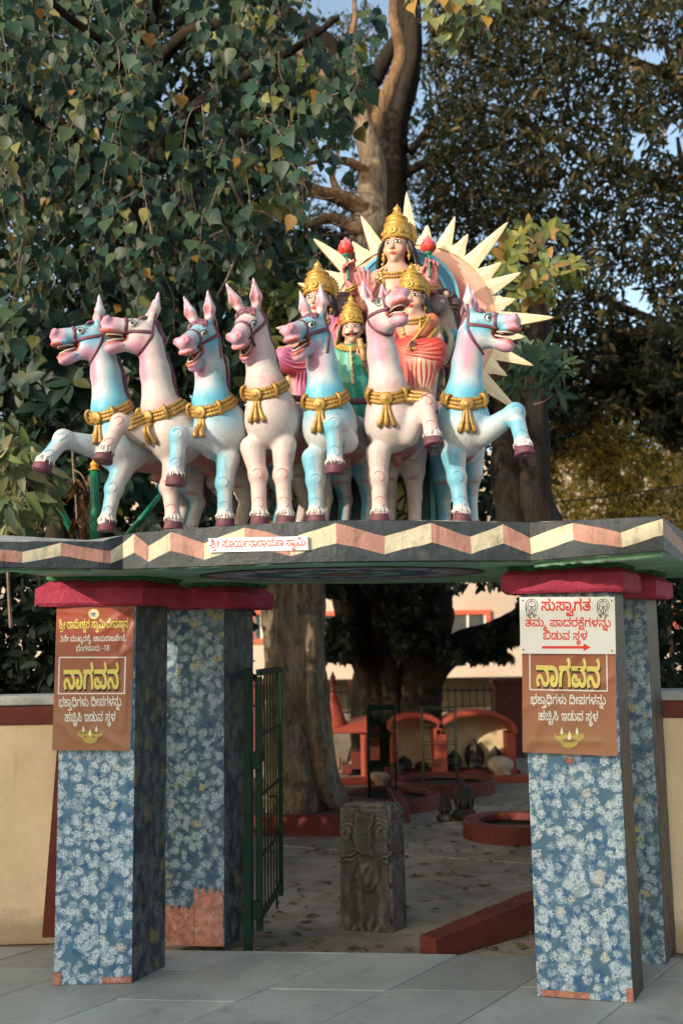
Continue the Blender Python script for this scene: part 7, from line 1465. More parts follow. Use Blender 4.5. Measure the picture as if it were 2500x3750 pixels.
m = MB(); pts = [P(1572, 1360, 5.76), P(1562, 1410, 5.75), P(1566, 1450, 5.76), P(1580, 1485, 5.78)]; m.tube(spline(pts, 5), 0.016, 8); m.tube(spline([P(1628, 1200, 5.84), P(1650, 1235, 5.84), P(1640, 1290, 5.82), P(1618, 1340, 5.80)], 5), 0.02, 8); m.build('scroll_rail', plain('rail_cream_green', (0.30, 0.29, 0.20), 0.5, 0, 0.2, 14, 0.1), ch, True)
m = MB(); a = P(1650, 1225, 5.88); m.box((a.x, 5.9, a.z), (0.13, 0.05, 0.07), 0.2); m.box((a.x, 5.885, a.z), (0.10, 0.04, 0.045), 0.2); m.build('armrest', M_SKY1, ch, False, 0.008)
for x in (1040,):
    c = P(x, 1740, 5.95); m = MB(); R0 = (c.z-ZT)
    m.tube([c+Vector((R0*math.cos(a), 0, R0*math.sin(a))) for a in np.linspace(0, 2*math.pi, 41)[:-1]], 0.035, 10, True, 0, True); w = m.build('wheel', plain('wheel_maroon', (0.16, 0.03, 0.035), 0.5, 0, 0.2, 14, 0.2), ch, True)
    m = MB()
    for i in range(8): a = math.pi*i/4; m.tube([c, c+Vector((R0*math.cos(a), 0, R0*math.sin(a)))], [0.022, 0.014], 8)
    m.lathe([(0, -0.05), (0.05, -0.04), (0.055, 0.0), (0.05, 0.04), (0, 0.05)], c, 16, (0, 1, 0)); m.build('wheel_spokes', M_CRN, w, True)
m = MB(); m.tube([P(500, 1505, 5.42), P(800, 1480, 5.36), P(1000, 1452, 5.30), P(1240, 1472, 5.27), P(1500, 1462, 5.26)], 0.019, 10); tag(m.build('yoke_bar', M_STRAP, None, True), 'long maroon yoke bar running behind the collars of the horses', 'yoke')
# ------------------------------------------------------------------ courtyard behind the gate
ZC = -0.045
def granite(b):
    n = b.noise(5, 7, 0.7); n2 = b.noise(26, 6, 0.75); n3 = b.noise(110, 4, 0.7); g = b.n('ShaderNodeNewGeometry'); pt = b.ramp(g.outputs['Pointiness'], 0.44, 0.56)
    c = b.mix(b.ramp(n, 0.35, 0.65), (0.085, 0.078, 0.066), (0.20, 0.185, 0.155)); c = b.mix(b.ramp(n2, 0.5, 0.68, 0, 0.7), c, (0.045, 0.042, 0.040)); c = b.mix(b.ramp(n3, 0.58, 0.68, 0, 0.6), c, (0.30, 0.29, 0.26))
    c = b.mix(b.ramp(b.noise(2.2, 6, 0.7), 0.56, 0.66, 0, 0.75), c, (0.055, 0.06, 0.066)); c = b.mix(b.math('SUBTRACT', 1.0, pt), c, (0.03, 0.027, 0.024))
    return b.bsdf(c, 0.8, 0, b.bump(b.math('ADD', n2, b.math('MULTIPLY', n3, 0.6)), 0.9, 0.012), 0.25)
M_STONE = mat('carved_granite', granite)
def dkst(b):
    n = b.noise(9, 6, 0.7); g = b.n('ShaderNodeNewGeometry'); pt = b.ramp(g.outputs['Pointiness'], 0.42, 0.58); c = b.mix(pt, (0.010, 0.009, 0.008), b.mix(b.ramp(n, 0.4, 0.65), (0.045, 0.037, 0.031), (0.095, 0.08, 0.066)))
    return b.bsdf(c, 0.75, 0, b.bump(n, 0.8, 0.02), 0.3)
M_STONED = mat('dark_carved_stone', dkst)
M_STONEP = plain('pale_stone', (0.42, 0.33, 0.24), 0.8, 0, 0.3, 9, 0.6, 50, 0.2)
M_STONEB = plain('brown_stone', (0.20, 0.13, 0.09), 0.8, 0, 0.35, 14, 0.6, 60, 0.2)
M_SOIL = plain('planter_soil', (0.075, 0.055, 0.042), 0.95, 0, 0.4, 20, 0.8, 50, 0.1)
M_OCHRE = plain('ochre_niche_paint', (0.70, 0.54, 0.32), 0.75, 0, 0.15, 4, 0.3, 50, 0.2, ((0.30, 0.22, 0.14), 0.5))
M_BRICK = plain('brick_maroon', (0.15, 0.045, 0.035), 0.8, 0, 0.3, 10, 0.5, 40, 0.2)
M_IRON = plain('black_iron', (0.015, 0.016, 0.018), 0.5, 0, 0.3, 20, 0.1)
# carved stub pillar: square shaft with relief on its faces
a, b = G(1244, 3405, ZC), G(1436, 3420, ZC); c = G(1492, 3394, ZC)
st = thing('stone_post', 'knee-high carved granite post standing in the court behind the open gate', 'stone post', tuple((a+c)/2))
dv = (c-b); Hh = 0.80; q0 = [a, b, b+dv, a+dv]; nrm = []
cols_ = []; per_n = (40, 16, 26, 12); rows = 110
def relief(face, u, v):
    u, v = u+0.018*math.sin(v*17+1.3)+0.010*math.sin(v*41+u*9), v+0.012*math.sin(u*13+0.6)+0.007*math.sin(u*29+v*23)
    return relief0(face, u, v)
def sst(a_, b_, x):
    t_ = max(0.0, min(1.0, (x-a_)/(b_-a_))); return t_*t_*(3-2*t_)
def relief0(face, u, v):
    """u across 0..1, v up 0..1: low relief, metres"""
    d = 0.0
    if face in (0, 2):
        for q in (0.14, 0.86):
            r = math.hypot((u-q)*0.9, (v-0.80)*2.1); d += 0.012*math.exp(-(r/0.14)**2)+0.004*math.sin(r*60+3*v*20)*math.exp(-(r/0.17)**2)
        if 0.30 < u < 0.66 and 0.62 < v < 0.93: d += 0.010
        if 0.02 < u < 0.98 and (0.560 < v < 0.580 or 0.595 < v < 0.612): d += 0.011 if (u < 0.3 or u > 0.75) else 0.0
        r = math.hypot((u-0.56), (v-0.45)*2.0); d += 0.012*sst(0.25, 0.20, r)
        for (uu, vv, su, sv, h) in ((0.56, 0.555, 0.16, 0.035, 0.018), (0.47, 0.50, 0.06, 0.05, 0.014), (0.66, 0.51, 0.06, 0.04, 0.016), (0.57, 0.44, 0.05, 0.06, 0.016), (0.17, 0.36, 0.07, 0.10, 0.014), (0.16, 0.15, 0.10, 0.09, 0.018), (0.40, 0.24, 0.05, 0.14, 0.008), (0.43, 0.07, 0.07, 0.05, 0.016), (0.60, 0.09, 0.05, 0.06, 0.018), (0.80, 0.17, 0.09, 0.09, 0.016), (0.80, 0.36, 0.06, 0.05, 0.010), (0.30, 0.03, 0.06, 0.03, 0.018), (0.72, 0.03, 0.06, 0.03, 0.018)):
            d += h*math.exp(-(((u-uu)/su)**2+((v-vv)/sv)**2))
    else:
        d += 0.006*math.sin(v*40)*(0.55 < v < 0.65)+0.008*math.exp(-(((u-0.5)/0.2)**2+((v-0.8)/0.08)**2))
        if v > 0.9: d += 0.006
    return d
V = []; rnd = random.Random(4)
for r in range(rows+1):
    v = r/rows; taper = 1.0-0.055*v-(0.07 if v > 0.965 else 0)*(v-0.965)/0.035
    cen = (a+c)/2; z = ZC-0.02+Hh*v
    for fi in range(4):
        p0, p1 = q0[fi], q0[(fi+1) % 4]; d_ = (p1-p0).normalized(); nn = Vector((d_.y, -d_.x, 0))
        for i in range(per_n[fi]):
            u = i/per_n[fi]; p = p0+(p1-p0)*u; p = cen+(p-cen)*taper; e = min(u, 1-u); ch_ = -0.010*math.exp(-(e/0.03)**2)
            w = 0.004*math.sin(v*23+u*7+fi)+rnd.uniform(-1, 1)*0.0008-(0.012*math.sin(u*9+2)**2 if v > 0.97 else 0)
            p = p+nn*(relief(fi, u, v)*1.5+ch_+w); V.append((p.x, p.y, z+rnd.uniform(-1, 1)*0.0007))
n = sum(per_n); F = []
for r in range(rows):
    for k in range(n): F.append((r*n+k, r*n+(k+1) % n, (r+1)*n+(k+1) % n, (r+1)*n+k))
V.append((((a+c)/2).x, ((a+c)/2).y, ZC-0.02+Hh+0.012))
for k in range(n): F.append((rows*n+k, rows*n+(k+1) % n, len(V)-1))
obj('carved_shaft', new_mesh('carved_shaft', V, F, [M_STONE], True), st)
# red kerb by the right pillar
def rough_bar(pts, w, z0, z1, m, name, parent=None, j=0.004):
    """low plastered wall along a ground line"""
    V, F = [], []; n = len(pts); rn = random.Random(len(pts)*7+int(w*100))
    for i, p in enumerate(pts):
        if len(p) > 2 and p[2] > 0.01: z1 = p[2]
        t = (Vector(pts[min(i+1, n-1)])-Vector(pts[max(i-1, 0)])); t.z = 0; t.normalize(); s = Vector((t.y, -t.x, 0))
        for (o, z) in ((w/2+0.004, z0), (w/2, z1-0.012), (w/2-0.012, z1), (-w/2+0.012, z1), (-w/2, z1-0.012), (-w/2-0.004, z0)):
            V.append((p[0]+s.x*o+rn.uniform(-j, j), p[1]+s.y*o+rn.uniform(-j, j), z+rn.uniform(-j, j)*(z > z0)))
    for i in range(n-1):
        for k in range(5): F.append((i*6+k, i*6+k+1, (i+1)*6+k+1, (i+1)*6+k))
    F += [tuple(range(5, -1, -1)), tuple((n-1)*6+k for k in range(6))]
    return obj(name, new_mesh(name, V, F, [m], False), parent)
p0, p1 = Vector((0.46, 6.03, 0.085)), Vector((2.3, 7.55, 0.30))
pts = [p0+(p1-p0)*(i/30) for i in range(31)]
for sl in (pts[:13], [p + Vector((0.004, 0.003, 0)) for p in pts[12:]]):
    k_ = rough_bar([tuple(p) for p in sl], 0.125, ZC-0.01, 0.1, M_RED, 'kerb'); 
    tag(k_, 'low red kerb length starting at the pavement edge, nearest the carved post' if sl[0].x < 0.6 else 'low red kerb length running on behind the white-sign pillar', 'kerb', 'red kerbs in the court')
# red planters
def planter(label, xl, xr, yb, h, wallw=0.10):
    xm = (xl+xr)/2; f = G(xm, yb, ZC); R_ = (G(xr, yb, ZC).x-G(xl, yb, ZC).x)/2; c = f+Vector((0.02, R_, 0)); t = thing('planter', label, 'planter', (c.x, c.y, ZC), 'round red planters in the court')
    n = 64; V, F = [], []; prof = [(R_+0.005, ZC-0.01), (R_, ZC+h-0.015), (R_-0.015, ZC+h), (R_-wallw, ZC+h), (R_-wallw-0.01, ZC+h-0.015), (R_-wallw-0.012, ZC+h*0.55)]
    rn = random.Random(int(xl))
    for (r, z) in prof:
        for k in range(n): a = 2*math.pi*k/n; rr2 = r+rn.uniform(-.004, .004); V.append((c.x+rr2*math.cos(a), c.y+rr2*math.sin(a), z+rn.uniform(-.003, .003)))
    for i in range(len(prof)-1):
        for k in range(n): F.append((i*n+k, i*n+(k+1) % n, (i+1)*n+(k+1) % n, (i+1)*n+k))
    obj('planter_wall', new_mesh('planter_wall', V, F, [M_RED], False), t)
    m = MB(); m.lathe([(0, ZC+h*0.62), (R_-wallw-0.008, ZC+h*0.60)], (c.x, c.y, 0), 40); m.build('soil', M_SOIL, t, True)
    return c, R_
cA, RA = planter('round red planter holding the dark green mesh tree guard', 1219, 1625, 2986, 0.15)
cB, RB_ = planter('round red planter with the thin wire frame standing in it, near the shrines', 1437, 1838, 2929, 0.16)
cC, RC = planter('round red planter partly hidden by the white-sign pillar', 1709, 2096, 3100, 0.16, 0.13)
# squared planter round the pale tree
pl = [G(760, 3060, ZC), G(1300, 3060, ZC), G(1478, 3012, ZC), G(1440, 2946, ZC)]; t = thing('planter', 'low straight-sided red planter round the pale tree trunk', 'planter', tuple(pl[1]))
pp = []
for i in range(3):
    for k in range(10): pp.append(tuple(pl[i]+(pl[i+1]-pl[i])*(k/10)))
pp.append(tuple(pl[3])); rough_bar(pp, 0.13, ZC-0.01, ZC+0.19, M_RED, 'planter_wall', t)
m = MB(); bq = [pl[0], pl[1], pl[2], pl[3], pl[3]+Vector((-1.2, 1.5, 0)), pl[0]+Vector((0, 3.5, 0))]; m.add([(p.x, p.y+0.02, ZC+0.10) for p in bq], [tuple(range(6))]); m.build('soil', M_SOIL, t)
# painted joint line on the court floor
rough_bar([tuple(G(1000, 3098, ZC)+(G(1960, 3166, ZC)-G(1000, 3098, ZC))*(i/20)) for i in range(21)], 0.022, ZC-0.002, ZC+0.005, plain('line_grey', (0.34, 0.31, 0.27), 0.8), 'court_line', None, 0.002)['kind'] = 'structure'
# snake stones
def naga(label, px, yb, wpx, hpx, mm, k=1.0, group='snake stones in the court'):
    c = G(px, yb, ZC); s = c.y/FPX; w, h = wpx*s/2, hpx*s; S = Sculpt(max(0.010, w*0.09), 0.03)
    rn = np.random.default_rng(int(px)); S.res = max(0.008, w*0.06); S.k = w*0.10
    S.ell((c.x, c.y, ZC+h*0.14), (w*0.98, w*0.55, h*0.18)); S.ell((c.x+w*0.05, c.y+w*0.1, ZC+h*0.50), (w*0.78, w*0.30, h*0.36)); S.cone((c.x, c.y+w*0.1, ZC+h*0.6), (c.x+w*rn.uniform(-.15, .15), c.y+w*0.1, ZC+h*0.97), w*0.55, w*0.16)
    S.ell((c.x, c.y-w*0.22, ZC+h*0.46), (w*0.40, w*0.30, h*0.17)); S.ball((c.x, c.y-w*0.25, ZC+h*0.68), w*0.24); S.cone((c.x, c.y-w*0.22, ZC+h*0.74), (c.x, c.y-w*0.18, ZC+h*0.86), w*0.2, w*0.08)
    for q in (-1, 1):
        S.ell((c.x+q*w*0.5, c.y-w*0.35, ZC+h*0.18), (w*0.36, w*0.26, h*0.11)); S.cone((c.x+q*w*0.40, c.y-w*0.25, ZC+h*0.54), (c.x+q*w*0.55, c.y-w*0.34, ZC+h*0.30), w*0.13, w*0.11); S.cone((c.x+q*w*0.55, c.y, ZC+h*0.55), (c.x+q*w*0.5, c.y+w*0.05, ZC+h*0.80), w*0.22, w*0.13)
        S.cone((c.x+q*w*0.30, c.y-w*0.40, ZC+h*0.40), (c.x+q*w*0.28, c.y-w*0.42, ZC+h*0.62), w*0.07, w*0.07, None, w*0.04, True)
    V, F = S.polygonize(); V = V+np.random.default_rng(int(px)).normal(0, w*0.012, V.shape); V[:, 2] = np.maximum(V[:, 2], ZC-0.01)
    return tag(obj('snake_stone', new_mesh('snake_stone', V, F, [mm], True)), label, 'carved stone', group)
naga('dark pointed snake stone, taller of the pair on the court floor', 1700, 3006, 92, 142, M_STONED); naga('dark squat snake stone leaning on the taller one on the court floor', 1628, 3010, 62, 98, M_STONED)
naga('brown snake stone with an arched top beside the orange post', 1241, 2838, 42, 66, M_STONEB); naga('brown snake stone closest to the pale tree trunk', 1199, 2838, 32, 56, M_STONEB); naga('narrow brown snake stone right next to the orange post', 1289, 2838, 38, 54, M_STONEB)
# mesh tree guard
def guard(label, cen, Yw, x0, x1, yt, zb, wire, mm, nz):
    a, b = P(x0, yt, Yw), P(x1, yt, Yw); w = b.x-a.x; zt = a.z; t = thing('tree_guard', label, 'tree guard', (cen.x, cen.y, zb)); co = [(a.x, Yw), (b.x, Yw), (b.x+0.02, Yw+w), (a.x+0.02, Yw+w)]
    for (x, y) in co: m = MB(); m.tube([(x, y, zb), (x, y, zt)], wire*2.2, 6); m.build('post', mm, t, True)
    for z in np.linspace(zb+0.06, zt-0.01, nz):
        m = MB(); m.tube([(x, y, z) for x, y in co], wire*1.5, 5, True, 0, True); m.build('hoop', mm, t)
    return t, co, zt
tg, co, zt = guard('tall dark green wire mesh tree guard in the round planter', cA, cA.y-0.17, 1344, 1443, 2588, ZC+0.08, 0.005, M_GRN, 4)
m = MB()
for i in range(4):
    (xa, ya), (xb, yb) = co[i], co[(i+1) % 4]
    for k in range(1, 9): f_ = k/9; m.tube([(xa+(xb-xa)*f_, ya+(yb-ya)*f_, ZC+0.1), (xa+(xb-xa)*f_, ya+(yb-ya)*f_, zt)], 0.0022, 4, False)
for z in np.linspace(ZC+0.12, zt, 38): m.tube([(x, y, z) for x, y in co], 0.0020, 4, True, 0, True)
m.build('wire_mesh', M_GRN, tg)
m = MB(); xx = (co[0][0]+co[1][0])/2; m.tube([(co[0][0], co[0][1], zt-0.03), (co[1][0], co[1][1], zt-0.03)], 0.014, 6); m.tube([(co[0][0], co[0][1], zt-0.06), (co[3][0], co[3][1], zt-0.06)], 0.012, 6); m.build('top_band', M_GRN, tg, True)
guard('thin rusty green wire frame standing in the farther round planter', cB, cB.y-0.2, 1545, 1668, 2594, ZC+0.09, 0.0042, plain('rusty_green_wire', (0.07, 0.085, 0.05), 0.6, 0, 0.3, 20, 0.1), 5)
# ---- shrines
YSH = 13.7
zsh = ZC
shr = thing('lamp_shrine', 'orange shrine with a cone spire on a flat canopy and one round post', 'shrine', tuple(G(1250, 2838, ZC)))
a, b = P(1120, 2690, YSH), P(1352, 2690, YSH); z1 = P(1200, 2668, YSH).z
m = MB(); m.prism([(a.x, YSH), (b.x, YSH), (b.x, YSH+1.1), (a.x, YSH+1.1)], a.z, z1); m.build('canopy', M_REDL, shr, False, 0.02)
pa, pb, pc = P(1240, 2668, YSH), P(1352, 2632, YSH), P(1352, 2668, YSH); m = MB(); m.add([pa, pc, pb]+[p+Vector((0, 1.0, 0)) for p in (pa, pc, pb)], [(0, 1, 2), (5, 4, 3), (0, 2, 5, 3), (1, 4, 5, 2)]); m.build('ramp', M_REDL, shr)
c = P(1332, 2690, YSH+0.1); m = MB(); m.lathe([(0.055, 0), (0.048, 0.03), (0.046, c.z-zsh-0.05), (0.06, c.z-zsh)], (c.x, c.y, zsh), 16); m.build('post', M_REDL, shr, True)
c = P(1221, 2668, YSH+0.4); s_ = c.y/FPX; m = MB(); m.lathe([(x*s_, z*s_) for x, z in ((60, -4), (56, 6), (45, 30), (33, 62), (22, 92), (13, 118), (10, 128))], c, 24); m.build('spire', M_REDL, shr, True)
m = MB(); m.lathe([(x*s_, z*s_) for x, z in ((8, 126), (10, 134), (7, 142), (9, 150), (14, 160), (9, 172), (11, 180), (7, 188), (3, 198), (0, 204))], c, 16); m.build('finial', M_RED, shr, True)
def arch(label, x0, x1, ytop, yspr, mm_back):
    t = thing('niche_shrine', label, 'shrine', tuple(G((x0+x1)/2, 2838, ZC)), 'vaulted orange niche shrines'); a, b = P(x0, yspr, YSH), P(x1, yspr, YSH); tp = P((x0+x1)/2, ytop, YSH); w = (b.x-a.x)/2; cx = (a.x+b.x)/2; rise = tp.z-a.z; th = 0.075; D = 0.55
    V, F = [], []; n = 28
    for i in range(n+1):
        an = math.pi*i/n; co_, si = math.cos(an), math.sin(an)
        for (y) in (YSH, YSH+D):
            for e in (0, th): V.append((cx-(w+e)*co_, y, a.z+(rise-th+e)*si))
    for i in range(n):
        q = i*4; F += [(q, q+1, q+5, q+4), (q+1, q+3, q+7, q+5), (q+3, q+2, q+6, q+7), (q+2, q, q+4, q+6)]
    obj('vault', new_mesh('vault', V, F, [M_REDL], True), t)
    for x in (a.x-0.02, b.x-0.05):
        m = MB(); m.box((x+0.035, YSH+D/2, (a.z+zsh)/2), (0.09, D, a.z-zsh)); m.build('side_pier', M_REDL, t, False, 0.01)
    m = MB(); pts = [(cx-w, zsh)]+[(cx-w*math.cos(math.pi*i/n), a.z+(rise-th)*math.sin(math.pi*i/n)) for i in range(n+1)]+[(cx+w, zsh)]; m.add([(x, YSH+D-0.03, z) for x, z in pts], [tuple(range(len(pts)))]); m.build('back_wall', mm_back, t)
    m = MB(); m.box((cx, YSH+0.42, zsh+0.05), (2*w+0.2, D+0.06, 0.10)); m.build('plinth', M_RED, t, False, 0.01)
    return cx, w
arch('niche shrine with a plain ochre back, nearer the cone spire', 1440, 1606, 2612, 2672, M_OCHRE)
cx2, w2 = arch('wider niche shrine with three dark figures under its vault', 1618, 1878, 2602, 2690, M_OCHRE)
m = MB(); a = P(1612, 2838, YSH-0.1); tag(MB().box((a.x, YSH-0.05, zsh+0.13), (0.2, 0.2, 0.26)).build('offering_block', M_RED, None, False, 0.015), 'small red offering block between the two niche shrines', 'block')
def idol(label, px, wpx, ytop):
    c = P(px, 2838, YSH+0.36); s = c.y/FPX; w = wpx*s/2; h = P(px, ytop, YSH+0.36).z-(zsh+0.09); S = Sculpt(0.011, 0.018); z0 = zsh+0.09
    S.ell((c.x, c.y+0.05, z0+h*0.40), (w, 0.05, h*0.46)); S.cone((c.x, c.y+0.05, z0+h*0.66), (c.x, c.y+0.05, z0+h*0.98), w*0.62, w*0.06)
    S.ell((c.x, c.y-0.02, z0+h*0.16), (w*0.62, 0.07, h*0.12)); S.ell((c.x, c.y-0.03, z0+h*0.40), (w*0.36, 0.06, h*0.2)); S.ball((c.x, c.y-0.05, z0+h*0.63), w*0.22); S.cone((c.x, c.y-0.04, z0+h*0.70), (c.x, c.y-0.02, z0+h*0.82), w*0.18, w*0.08)
    for q in (-1, 1): S.cone((c.x+q*w*0.34, c.y-0.03, z0+h*0.50), (c.x+q*w*0.52, c.y-0.06, z0+h*0.30), w*0.11, w*0.09); S.cone((c.x+q*w*0.15, c.y-0.05, z0+h*0.18), (c.x+q*w*0.55, c.y-0.07, z0+h*0.10), w*0.13, w*0.11)
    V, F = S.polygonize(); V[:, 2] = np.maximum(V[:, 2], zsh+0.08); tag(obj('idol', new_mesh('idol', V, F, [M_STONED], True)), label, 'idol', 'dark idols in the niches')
idol('dark idol at the near edge of the wider niche, left of the central idol', 1664, 56, 2745); idol('tall dark idol in the middle of the wider niche', 1741, 72, 2705); idol('dark idol at the far right of the wider niche', 1818, 52, 2728)
idol('dark rounded idol in the plain ochre niche beside the mesh guard', 1480, 60, 2768); idol('low dark idol at the pier of the plain ochre niche', 1546, 50, 2786)
def rock(label, px, yb, wpx, hpx, mm, seed):
    c = G(px, yb, ZC); s = c.y/FPX; w, h = wpx*s/2, hpx*s; S = Sculpt(0.018, 0.03); S.ell((c.x, c.y, ZC+h*0.68), (w, w*0.7, h*0.34)); S.ell((c.x+w*0.1, c.y, ZC+h*0.3), (w*0.62, w*0.5, h*0.34)); S.ell((c.x-w*0.4, c.y-0.02, ZC+h*0.8), (w*0.5, w*0.6, h*0.22))
    V, F = S.polygonize(); V += np.random.default_rng(seed).normal(0, 0.004, V.shape); tag(obj('stone_block', new_mesh('stone_block', V, F, [mm], True)), label, 'stone block')
rock('pale weathered stone capital on the ground in front of the wider niche', 1835, 2862, 92, 86, M_STONEP, 1); rock('pale broken stone behind the mesh tree guard', 1392, 2880, 72, 48, M_STONEP, 2); rock('dark grey stone bowl between the mesh guard and the plain niche', 1456, 2862, 52, 64, M_STONED, 3)
m = MB(); p0, p1 = G(1140, 2842, ZC), G(2100, 2846, ZC); m.box(((p0.x+p1.x)/2, 13.4, ZC+0.045), (p1.x-p0.x, 0.14, 0.09)); tag(m.build('kerb', M_REDL, None, False, 0.01), 'long low orange-red kerb running in front of the niche shrines', 'kerb')
# steps at the side of the spire shrine
m = MB(); c = P(1270, 2800, YSH+0.9)
for i in range(4): m.box((c.x+0.13*i, YSH+0.75, ZC+0.06+0.12*i+0.03), (0.14, 0.4, 0.12+0.12*i*2*0.5))
tag(m.build('steps', M_RED, None, False, 0.008), 'short red stair flight beside the orange post', 'steps')
# boundary: brick piers, low wall and iron railing
YF = 16.2
def pier(label, x0, x1, yt):
    a, b = P(x0, yt, YF), P(x1, yt, YF); t = thing('brick_pier', label, 'pier', ((a.x+b.x)/2, YF, ZC), 'maroon brick piers of the rear railing'); m = MB(); m.box(((a.x+b.x)/2, YF+0.2, (a.z+ZC)/2), (b.x-a.x, 0.4, a.z-ZC)); m.build('pier_body', M_BRICK, t, False, 0.01); m = MB(); m.box(((a.x+b.x)/2, YF+0.2, a.z+0.04), (b.x-a.x+0.08, 0.48, 0.09)); m.build('pier_cap', M_BRICK, t, False, 0.015)
pier('maroon brick pier behind the cone spire', 1286, 1342, 2510); pier('wide maroon brick pier behind the right end of the niches', 1812, 1912, 2506); pier('maroon brick pier glimpsed behind the pale tree trunk', 900, 960, 2510)
rt = thing('railing', 'black iron bar railing on a low wall behind the shrines', 'railing', (1.0, YF, ZC)); a, b = P(820, 2545, YF), P(2500, 2545, YF)
m = MB(); zw = P(1300, 2690, YF).z; m.box(((a.x+b.x)/2, YF+0.25, (zw+ZC)/2), (b.x-a.x, 0.2, zw-ZC)); m.build('low_wall', plain('low_wall_grey', (0.13, 0.115, 0.09), 0.8, 0, 0.3, 4, 0.4), rt)
for z in (a.z, (a.z+zw)/2, zw+0.05): m = MB(); m.tube([(a.x, YF+0.25, z), (b.x, YF+0.25, z)], 0.014, 5); m.build('rail', M_IRON, rt)
n = 64
for i in range(n): x = a.x+(b.x-a.x)*i/(n-1); m = MB(); m.tube([(x, YF+0.25, zw), (x, YF+0.25, a.z+0.06)], 0.010, 5); m.build('bar', M_IRON, rt)
# pale building beyond
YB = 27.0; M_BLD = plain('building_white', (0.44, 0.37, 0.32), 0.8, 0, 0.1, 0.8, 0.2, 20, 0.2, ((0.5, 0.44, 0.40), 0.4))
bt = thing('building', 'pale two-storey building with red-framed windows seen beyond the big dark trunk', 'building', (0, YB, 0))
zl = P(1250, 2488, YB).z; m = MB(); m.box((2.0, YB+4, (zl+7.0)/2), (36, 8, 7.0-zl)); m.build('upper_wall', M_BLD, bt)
m = MB(); m.box((2.0, YB+5.5, (zl-0.4)/2), (36, 5, zl+0.4)); m.build('lower_wall', plain('shadow_wall', (0.16, 0.14, 0.12), 0.8), bt)  # shade of the ground-floor recess is put into this dark wall colour
for x in (-8.5, -3.4, 1.5, 6.4, 11.2): m = MB(); m.box((x, YB+0.4, (zl-0.4)/2), (0.35, 0.35, zl+0.4)); m.build('column', M_BLD, bt)
M_GLASS = plain('window_glass', (0.05, 0.06, 0.07), 0.12, 0, 0.2, 3, 0); M_WFR = plain('window_red', (0.48, 0.10, 0.06), 0.6); M_WWH = plain('window_white', (0.68, 0.68, 0.66), 0.5)
for (x0, x1, y0, y1) in ((1646, 1778, 2250, 2336), (1186, 1262, 2255, 2370), (1560, 1612, 2240, 2290), (930, 985, 2250, 2340), (2330, 2460, 2240, 2336)):
    a, b = P(x0, y1, YB-0.02), P(x1, y0, YB-0.02); w, h = b.x-a.x, b.z-a.z; cx, cz = (a.x+b.x)/2, (a.z+b.z)/2
    m = MB(); 
    for (dx, dz, ww, hh) in ((0, h/2+0.06, w+0.24, 0.12), (0, -h/2-0.06, w+0.24, 0.12), (-w/2-0.06, 0, 0.12, h), (w/2+0.06, 0, 0.12, h)): m.box((cx+dx, YB-0.04, cz+dz), (ww, 0.12, hh))
    wo = m.build('window', M_WFR, bt); m = MB(); m.box((cx, YB-0.012, cz), (w, 0.02, h)); m.build('pane', M_GLASS, wo)
    m = MB(); m.box((cx, YB-0.035, cz), (0.05, 0.03, h)); m.box((cx-w/2+0.03, YB-0.034, cz), (0.05, 0.03, h)); m.box((cx+w/2-0.03, YB-0.034, cz), (0.05, 0.03, h)); m.build('mullion', M_WWH, wo)
# green poles behind the horses
def pole(label, x, y0, y1, Y, r, lean=None):
    t = thing('green_pole', label, 'pole', tuple(P(x, y0, Y)), 'green poles behind the gate roof'); m = MB(); a = P(x, y0, Y); b = P(lean if lean else x, y1, Y); m.tube([a, b], r, 14); m.build('tube', M_GRNP, t, True); return t, b
tp, top = pole('upright green pole with an orange finial behind the leftmost horse', 347, 2010, 1722, 5.55, 0.026)
s_ = 0.0016; m = MB(); m.lathe([(x*s_, z*s_) for x, z in ((0, -1), (20, -1), (21, 2), (13, 6), (11, 9), (15, 14), (16.5, 21), (14, 28), (8, 33), (9, 37), (9.5, 41), (5, 48), (4, 52), (0, 62))], top, 20); m.build('finial', plain('orange_enamel', (0.62, 0.27, 0.03), 0.35, 0, 0.1, 10, 0.05), tp, True)
pole('slanting green strut left of the upright green pole', 295, 2010, 1600, 6.6, 0.024, 90); pole('slanting green strut between the leftmost horses', 440, 1990, 1815, 6.3, 0.018, 585)
# cable
m = MB(); m.tube([P(1980+i*52, 1842-i*6.5+6*math.sin(i/3.2), 11.0) for i in range(13)], 0.008, 6); tag(m.build('cable', M_IRON, None, True), 'thin dark cable strung through the trees above the right end of the roof', 'cable')
# marigold left on the roof edge
c = P(985, 1925, 5.06); c.z = ZT-0.004; m = MB(); rnd = random.Random(2)
for i in range(40): a = rnd.random()*6.28; r = 0.028*math.sqrt(rnd.random()); m.lathe([(0, -0.006), (0.008, 0), (0, 0.007)], c+Vector((r*math.cos(a), r*math.sin(a)*0.6, 0.006+0.010*(1-r/0.028)+rnd.random()*0.006)), 5)
tag(m.build('marigold', plain('marigold', (0.70, 0.38, 0.02), 0.6, 0, 0.2, 60, 0), None), 'orange-yellow marigold head lying on the roof between the horse hooves', 'flower')
